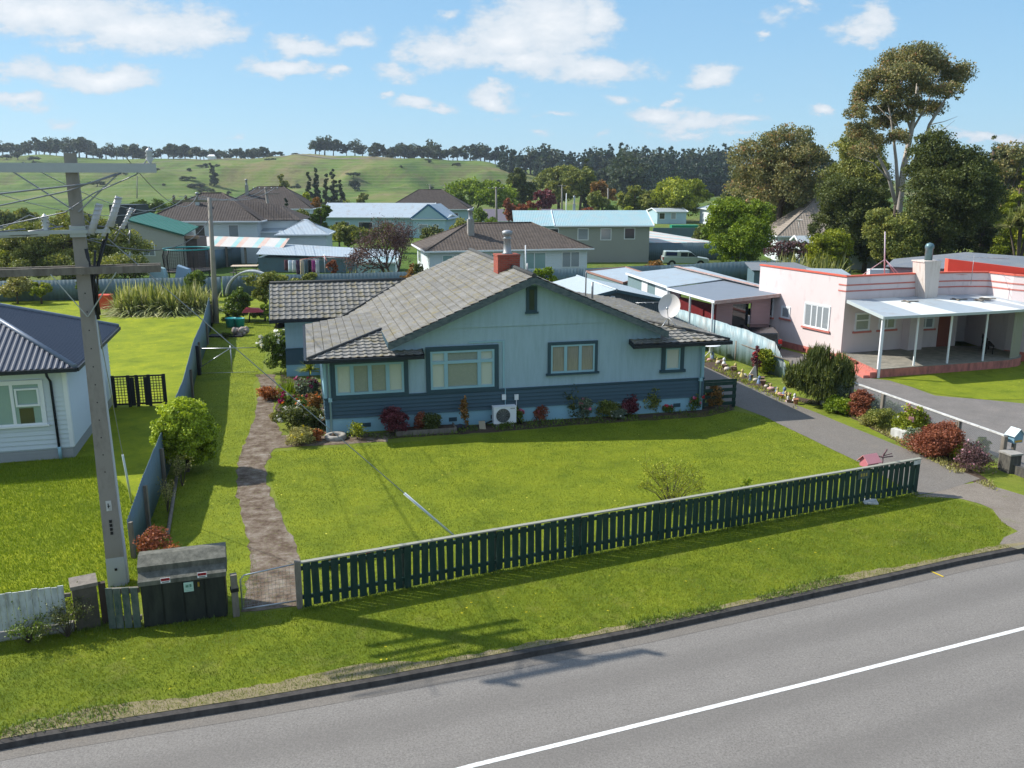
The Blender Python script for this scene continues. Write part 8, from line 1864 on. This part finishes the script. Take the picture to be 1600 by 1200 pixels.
def ornaments():
    r = random.Random(6); cols = [('terracotta', (.42, .2, .12)), ('stone_pale', (.5, .45, .4)), ('ornwhite', (.65, .65, .66)), ('ornblue', (.16, .22, .34)), ('ornpink', (.5, .3, .28)), ('ornbrown', (.2, .14, .1)), ('ornyellow', (.5, .42, .16))]
    words_ = ['small terracotta pot', 'pale rounded stone', 'little white figure', 'small blue grey ornament', 'pinkish stone', 'brown clay pot', 'yellow painted ornament']
    line = g2((1112, 562), (1140, 578), (1170, 592), (1200, 606), (1230, 622), (1243, 632)); n = 44; tot = []
    for i in range(n):
        t = i / (n - 1) * (len(line) - 1); k = min(int(t), len(line) - 2); p = line[k].lerp(line[k + 1], t - k) + Vector((r.uniform(-.25, .2), r.uniform(-.1, .35), 0)); c = r.randrange(7); s = r.uniform(.08, .17); m = MB()
        if c in (0, 5): m.lathe((p.x, p.y, 0), [(s * .6, 0), (s * .9, s * 1.5), (s, s * 1.5), (s, s * 1.7), (s * .8, s * 1.7), (s * .7, s * 1.3), (0, s * 1.3)], 10)
        elif c in (2, 3, 6): m.lathe((p.x, p.y, 0), [(s * .8, 0), (s * .75, s * .3), (s * .45, s * 1.2), (s * .25, s * 1.5), (s * .5, s * 1.8), (s * .45, s * 2.2), (s * .1, s * 2.6), (0, s * 2.7)], 9)
        else: m.blob((p.x, p.y, s * .5), (s * 1.2, s, s * .8), 8, 5, .2)
        seg = ['near the white table', 'in the upper part of the border', 'in the middle of the border', 'beside the yellow green bush', 'close to the last fence post'][min(4, int(i / n * 5))]
        o = m.thing('garden_ornament', simple(*cols[c], .8), '%s %s along the drive' % (words_[c], seg), 'ornament', 'ornaments %s %s' % (words_[c], seg))
    m = MB(); p = G(1176, 590); m.hexa([(p.x - .25, p.y, 0), (p.x + .2, p.y - .1, 0), (p.x + .25, p.y + .2, 0), (p.x - .2, p.y + .25, 0)], [(p.x + .05, p.y, .6), (p.x + .12, p.y - .02, .6), (p.x + .14, p.y + .08, .55), (p.x + .06, p.y + .1, .55)]); m.thing('standing_stone', simple('stone_pale', (.5, .45, .4)), 'pointed upright stone in the ornament border', 'stone')
    m = MB(); p = G(1291, 632); m.blob((p.x, p.y, .15), (.3, .2, .25), 8, 5, .25); m.thing('white_rock', M['white_old'], 'whitish rock at the foot of the rosemary bush', 'rock')
    p = G(1110, 560); R = empty('garden_table', (p.x, p.y, 0), 0, 'ornate white metal garden table behind the right corner of the house', 'table'); m = MB(); m.lathe((0, 0, .72), [(0, 0), (.5, 0), (.52, .02), (.5, .04), (0, .04)], 18); m.build('tabletop', M['white'], R)
    for a in (0.3, 2.4, 4.5): m = MB(); m.tube([(math.cos(a) * .1, math.sin(a) * .1, .7), (math.cos(a) * .12, math.sin(a) * .12, .3), (math.cos(a) * .4, math.sin(a) * .4, 0)], .03, 6); m.build('leg', M['white'], R)
ornaments()
def back_things():
    # washing line with clothes
    b = A(508, 425, 84); R = empty('washing_line', (b.x, 84, 0), .3, 'rotary washing line with red braces in the far left garden', 'washing line'); m = MB(); m.tube([(0, 0, 0), (0, 0, 2.6)], .04, 8); m.build('pole', M['metal'], R); m = MB()
    for k in range(4): a = k * math.pi / 2; m.tube([(0, 0, 2.45), (math.cos(a) * 2.3, math.sin(a) * 2.3, 2.15)], .025, 5)
    m.build('arm', simple('armred', (.4, .1, .08)), R); m = MB()
    for rr in (1.1, 1.6, 2.2):
        for k in range(4): a = k * math.pi / 2; c = a + math.pi / 2; m.tube([(math.cos(a) * rr, math.sin(a) * rr, 2.25 - rr * .04), (math.cos(c) * rr, math.sin(c) * rr, 2.25 - rr * .04)], .01, 4)
    m.build('line', M['wirelt'], R)
    C = [(373, 16, (.09, .07, .09), 'dark shirt'), (399, 20, (.45, .52, .6), 'pale blue shirt'), (384, 10, (.14, .03, .05), 'maroon top'), (412, 20, (.05, .04, .06), 'black top'), (425, 22, (.5, .42, .32), 'tan towel'), (436, 16, (.1, .14, .17), 'blue grey trousers'), (447, 12, (.4, .42, .45), 'grey shirt'), (480 - 8, 16, (.42, .4, .36), 'cream trousers')]
    xs = [446, 452, 458, 463, 470, 480, 487, 493, 499]; specs = [('dark maroon shirt', (.1, .04, .05), 1.0), ('pale blue shirt', (.5, .58, .66), 1.1), ('light grey top', (.5, .52, .54), 1.1), ('purple black top', (.06, .035, .07), 1.5), ('tan long towel', (.48, .4, .3), 1.7), ('blue grey trousers', (.08, .12, .15), 1.6), ('black shirt', (.012, .012, .02), 1.3), ('pink and black dress', (.3, .05, .2), 1.2), ('pale grey sheet', (.45, .46, .5), 1.5)]
    for i, (nm, c, L) in enumerate(specs):
        px = 447 + i * 6.1 * 1.0; y = 83.2 - .5 * math.sin(i * .7); x = A(px, 410, y).x; m = MB(); w = .17; rows = [[(x - w + w * 2 * j / 4, y + .04 * math.sin(j * 2 + k), 2.15 - L * k / 3) for j in range(5)] for k in range(4)]; m.grid(rows, True); o = m.thing('garment', simple('cloth%d' % i, c, .9), '%s hanging on the rotary washing line' % nm, 'clothes'); md = o.modifiers.new('t', 'SOLIDIFY'); md.thickness = .02
    # picnic table
    p = A(382, 412, 88.5); R = empty('picnic_table', (p.x, 88.5, 0), .15, 'sun bleached wooden picnic table on the far lawn', 'table'); m = MB(); 
    for k in range(5): m.box(-1.3, 1.3, -.8 + k * .33, -.8 + k * .33 + .3, 1.05, 1.1)
    m.build('tabletop', simple('bleached', (.5, .4, .3), .9), R); m = MB(); 
    for x in (-1, 1): m.bar((x, -.6, 1.05), (x, -1.0, 0), .08); m.bar((x, .6, 1.05), (x, 1.0, 0), .08)
    m.build('legs', M['wood_old'], R); 
    for y in (-1.3, 1.1): m = MB(); m.box(-1.3, 1.3, y, y + .3, .5, .55); m.build('seat', M['wood_old'], R)
    # trampoline
    p = A(290, 418, 86); R = empty('trampoline', (p.x, 87, 0), 0, 'trampoline with dark safety net and turquoise top ring', 'trampoline'); r = 2.3
    ring = lambda z, rr: [(rr * math.cos(t), rr * math.sin(t), z) for t in np.linspace(0, 2 * math.pi, 29)]
    m = MB(); m.tube(ring(2.9, r), .08, 6); m.build('top_ring', simple('turq', (.03, .25, .25)), R); m = MB(); m.tube(ring(.8, r), .07, 6)
    for k in range(6): a = k * math.pi / 3; m.tube([(r * 1.05 * math.cos(a), r * 1.05 * math.sin(a), 0), (r * 1.12 * math.cos(a), r * 1.12 * math.sin(a), 2.2), (r * math.cos(a), r * math.sin(a), 2.95)], .05, 6)
    m.build('frame', M['black'], R); m = MB(); m.lathe((0, 0, .8), [(0, 0), (r, 0)], 24); m.build('mat', M['black'], R)
    m = MB()
    for k in range(60): a = k * math.pi / 30; m.tube([(r * math.cos(a), r * math.sin(a), .8), (r * math.cos(a), r * math.sin(a), 2.9)], .012, 3, False)
    for z in np.linspace(.95, 2.8, 14): m.tube(ring(z, r), .01, 3, False)
    m.build('net', M['black'], R)
    # garden arch
    p = A(386, 450, 71); R = empty('garden_arch', (p.x, 72, 0), .1, 'pale curved plastic tunnel arch in the back garden', 'arch'); m = MB()
    P = [[(2.0 * math.cos(t), y, 2.1 * math.sin(t)) for t in np.linspace(.2, math.pi - .1, 20)] for y in (0, .5, 1.0)]; m.grid(P, True); o = m.build('hoop', simple('plastic', (.36, .38, .38)), R); md = o.modifiers.new('t', 'SOLIDIFY'); md.thickness = .15
    # wheelbarrow, bins, pile
    p = G(385, 508); R = empty('wheelbarrow', (p.x + .2, p.y + 1.0, 0), .2, 'upturned red wheelbarrow beside the back garden bed', 'wheelbarrow'); m = MB(); m.hexa([(-.7, -.4, .75), (.7, -.35, .75), (.7, .35, .75), (-.7, .4, .75)], [(-.45, -.25, 1.05), (.4, -.2, 1.0), (.4, .2, 1.0), (-.45, .25, 1.05)]); m.build('tray', simple('barrowred', (.38, .05, .06)), R); m = MB(); m.tube([(-.6, -.3, .7), (.9, -.3, .6), (1.3, -.3, .62)], .025, 5); m.tube([(-.6, .3, .7), (.9, .3, .6), (1.3, .3, .62)], .025, 5); m.tube([(-.2, -.3, .7), (-.3, -.3, 0)], .025, 5); m.tube([(-.2, .3, .7), (-.3, .3, 0)], .025, 5); m.build('handles', M['black'], R); m = MB(); m.tube([(-.9, -.05, .25), (-.9, .05, .25)], .22, 14); m.build('wheel', M['black'], R)
    for i, (dx, dy, s) in enumerate(((-.5, .2, .38), (.1, .1, .34))): m = MB(); q = G(372, 512); m.lathe((q.x + dx, q.y + dy, 0), [(0, 0), (s * .8, 0), (s, .6), (s * 1.05, .62), (s * .9, .62), (s * .7, .1), (0, .1)], 14); m.thing('tub', simple('tealtub', (.02, .28, .3)), ['left turquoise plastic tub below the red wheelbarrow', 'right turquoise plastic tub below the red wheelbarrow'][i], 'tub')
    q = G(374, 524); r = random.Random(3); m = MB()
    for k in range(22): m.blob((q.x + r.uniform(-.5, .5), q.y + r.uniform(-.3, .3), .12 + r.uniform(0, .28)), r.uniform(.1, .22), 6, 4, .3)
    m.thing('rubble_pile', simple('rubble', (.3, .25, .22), .9), 'heap of pinkish rubble on a dark sheet in the side lawn', 'rubble')
    m = MB(); q = G(350, 526); m.box(q.x - .9, q.x + 1.2, q.y - .3, q.y + .5, 0, .09); m.thing('black_sheet', M['black'], 'black plastic sheet under the rubble heap', 'sheet')
    m = MB(); a, b = A(155, 470, 66), A(173, 465, 66); m.box(a.x, b.x, 65.6, 66.4, 0, 1.0); m.box(a.x - .03, b.x + .03, 65.55, 66.45, 1.0, 1.06); m.thing('red_crate', simple('cratered', (.55, .07, .03)), 'bright orange red box against the back fence by the flax', 'box')
    for (x, y, w, c, l) in ((-34.2, 84, 1.6, (.35, .5, .52), 'pale turquoise tarpaulin bundle below the trampoline'), (-31.6, 83.6, 1.5, (.22, .32, .42), 'blue sloping plastic slide part below the trampoline')):
        m = MB(); m.hexa([(x - w / 2, y, .3), (x + w / 2, y, .3), (x + w / 2, y + .9, .3), (x - w / 2, y + .9, .3)], [(x - w / 2 + .2, y + .3, 1.5), (x + w / 2 - .3, y + .2, 1.2), (x + w / 2 - .2, y + .8, 1.2), (x - w / 2 + .2, y + .8, 1.6)]); m.thing('play_thing', simple('pt%d' % int(-x), c), l, 'plastic')
    # clothes wire frame in the side yard
    a, b, c = G(312, 586), G(363, 583), G(404, 584); R = root_at('yard_gate', a, 'thin galvanised wire frame crossing the side lawn', 'fence'); m = MB(); m.tube([(a.x, a.y, 1.35), (c.x, c.y, 1.35)], .022, 5); m.tube([(a.x, a.y, .35), (b.x, b.y, 1.3)], .02, 5); m.tube([(b.x, b.y, 0), (b.x, b.y, 1.42)], .03, 6); m.tube([(a.x, a.y, .1), (c.x, c.y, .1)], .012, 4); m.build('frame', M['metal'], R, True)
    m = MB(); m.box(a.x - .08, a.x + .08, a.y - .08, a.y + .08, 0, 1.5); m.build('post', M['tarblack'], R, True)
    # shrubs and bits in the far gardens
    p = A(1305 - 75, 352, 102); q = A(1249, 307 + 0, 101); R = empty('satellite_dish', (A(1249, 341, 100.5).x, 100.5, A(1249, 345, 100.5).z), 0, 'small white satellite dish on the roof under the gum tree', 'satellite dish'); m = MB(); m.tube([(0, 0, -.8), (0, 0, 0)], .05, 5); m.lathe((0, 0, 0), [(0, 0), (.3, .05), (.42, .14)], 14); o = m.build('reflector', M['dishw'], R)
    # green netting frames
    m = MB(); a, b = A(1050, 352, 135), A(1092, 348, 135); m.box(a.x, b.x, 135, 137, a.z - .7, a.z); m.thing('green_pool', simple('poolgreen', (.01, .22, .12)), 'bright green covered frame beyond the striped roof', 'frame cover')
    m = MB(); m.box(A(1020, 370, 128).x, A(1092, 370, 128).x, 128, 128.2, 0, A(1050, 356, 128).z); m.thing('far_fence', M['corrfence'], 'dark grey fence in front of the bright green cover', 'fence')
back_things()
# ------------------------------------------------------------------ air
def haze():
    me = MB().box(-2600, 2600, -120, 6300, -2, 66); b = NB('haze_air'); b.t.nodes.remove(b.p); v = b.n('ShaderNodeVolumePrincipled'); v.inputs['Density'].default_value = .00013; v.inputs['Color'].default_value = (.75, .87, 1, 1); v.inputs['Anisotropy'].default_value = .3
    b.l(v.outputs[0], b.out.inputs['Volume']); o = me.build('haze', b.m); tag(o, 'thin blue haze filling the valley air', 'haze', kind='stuff')
haze()
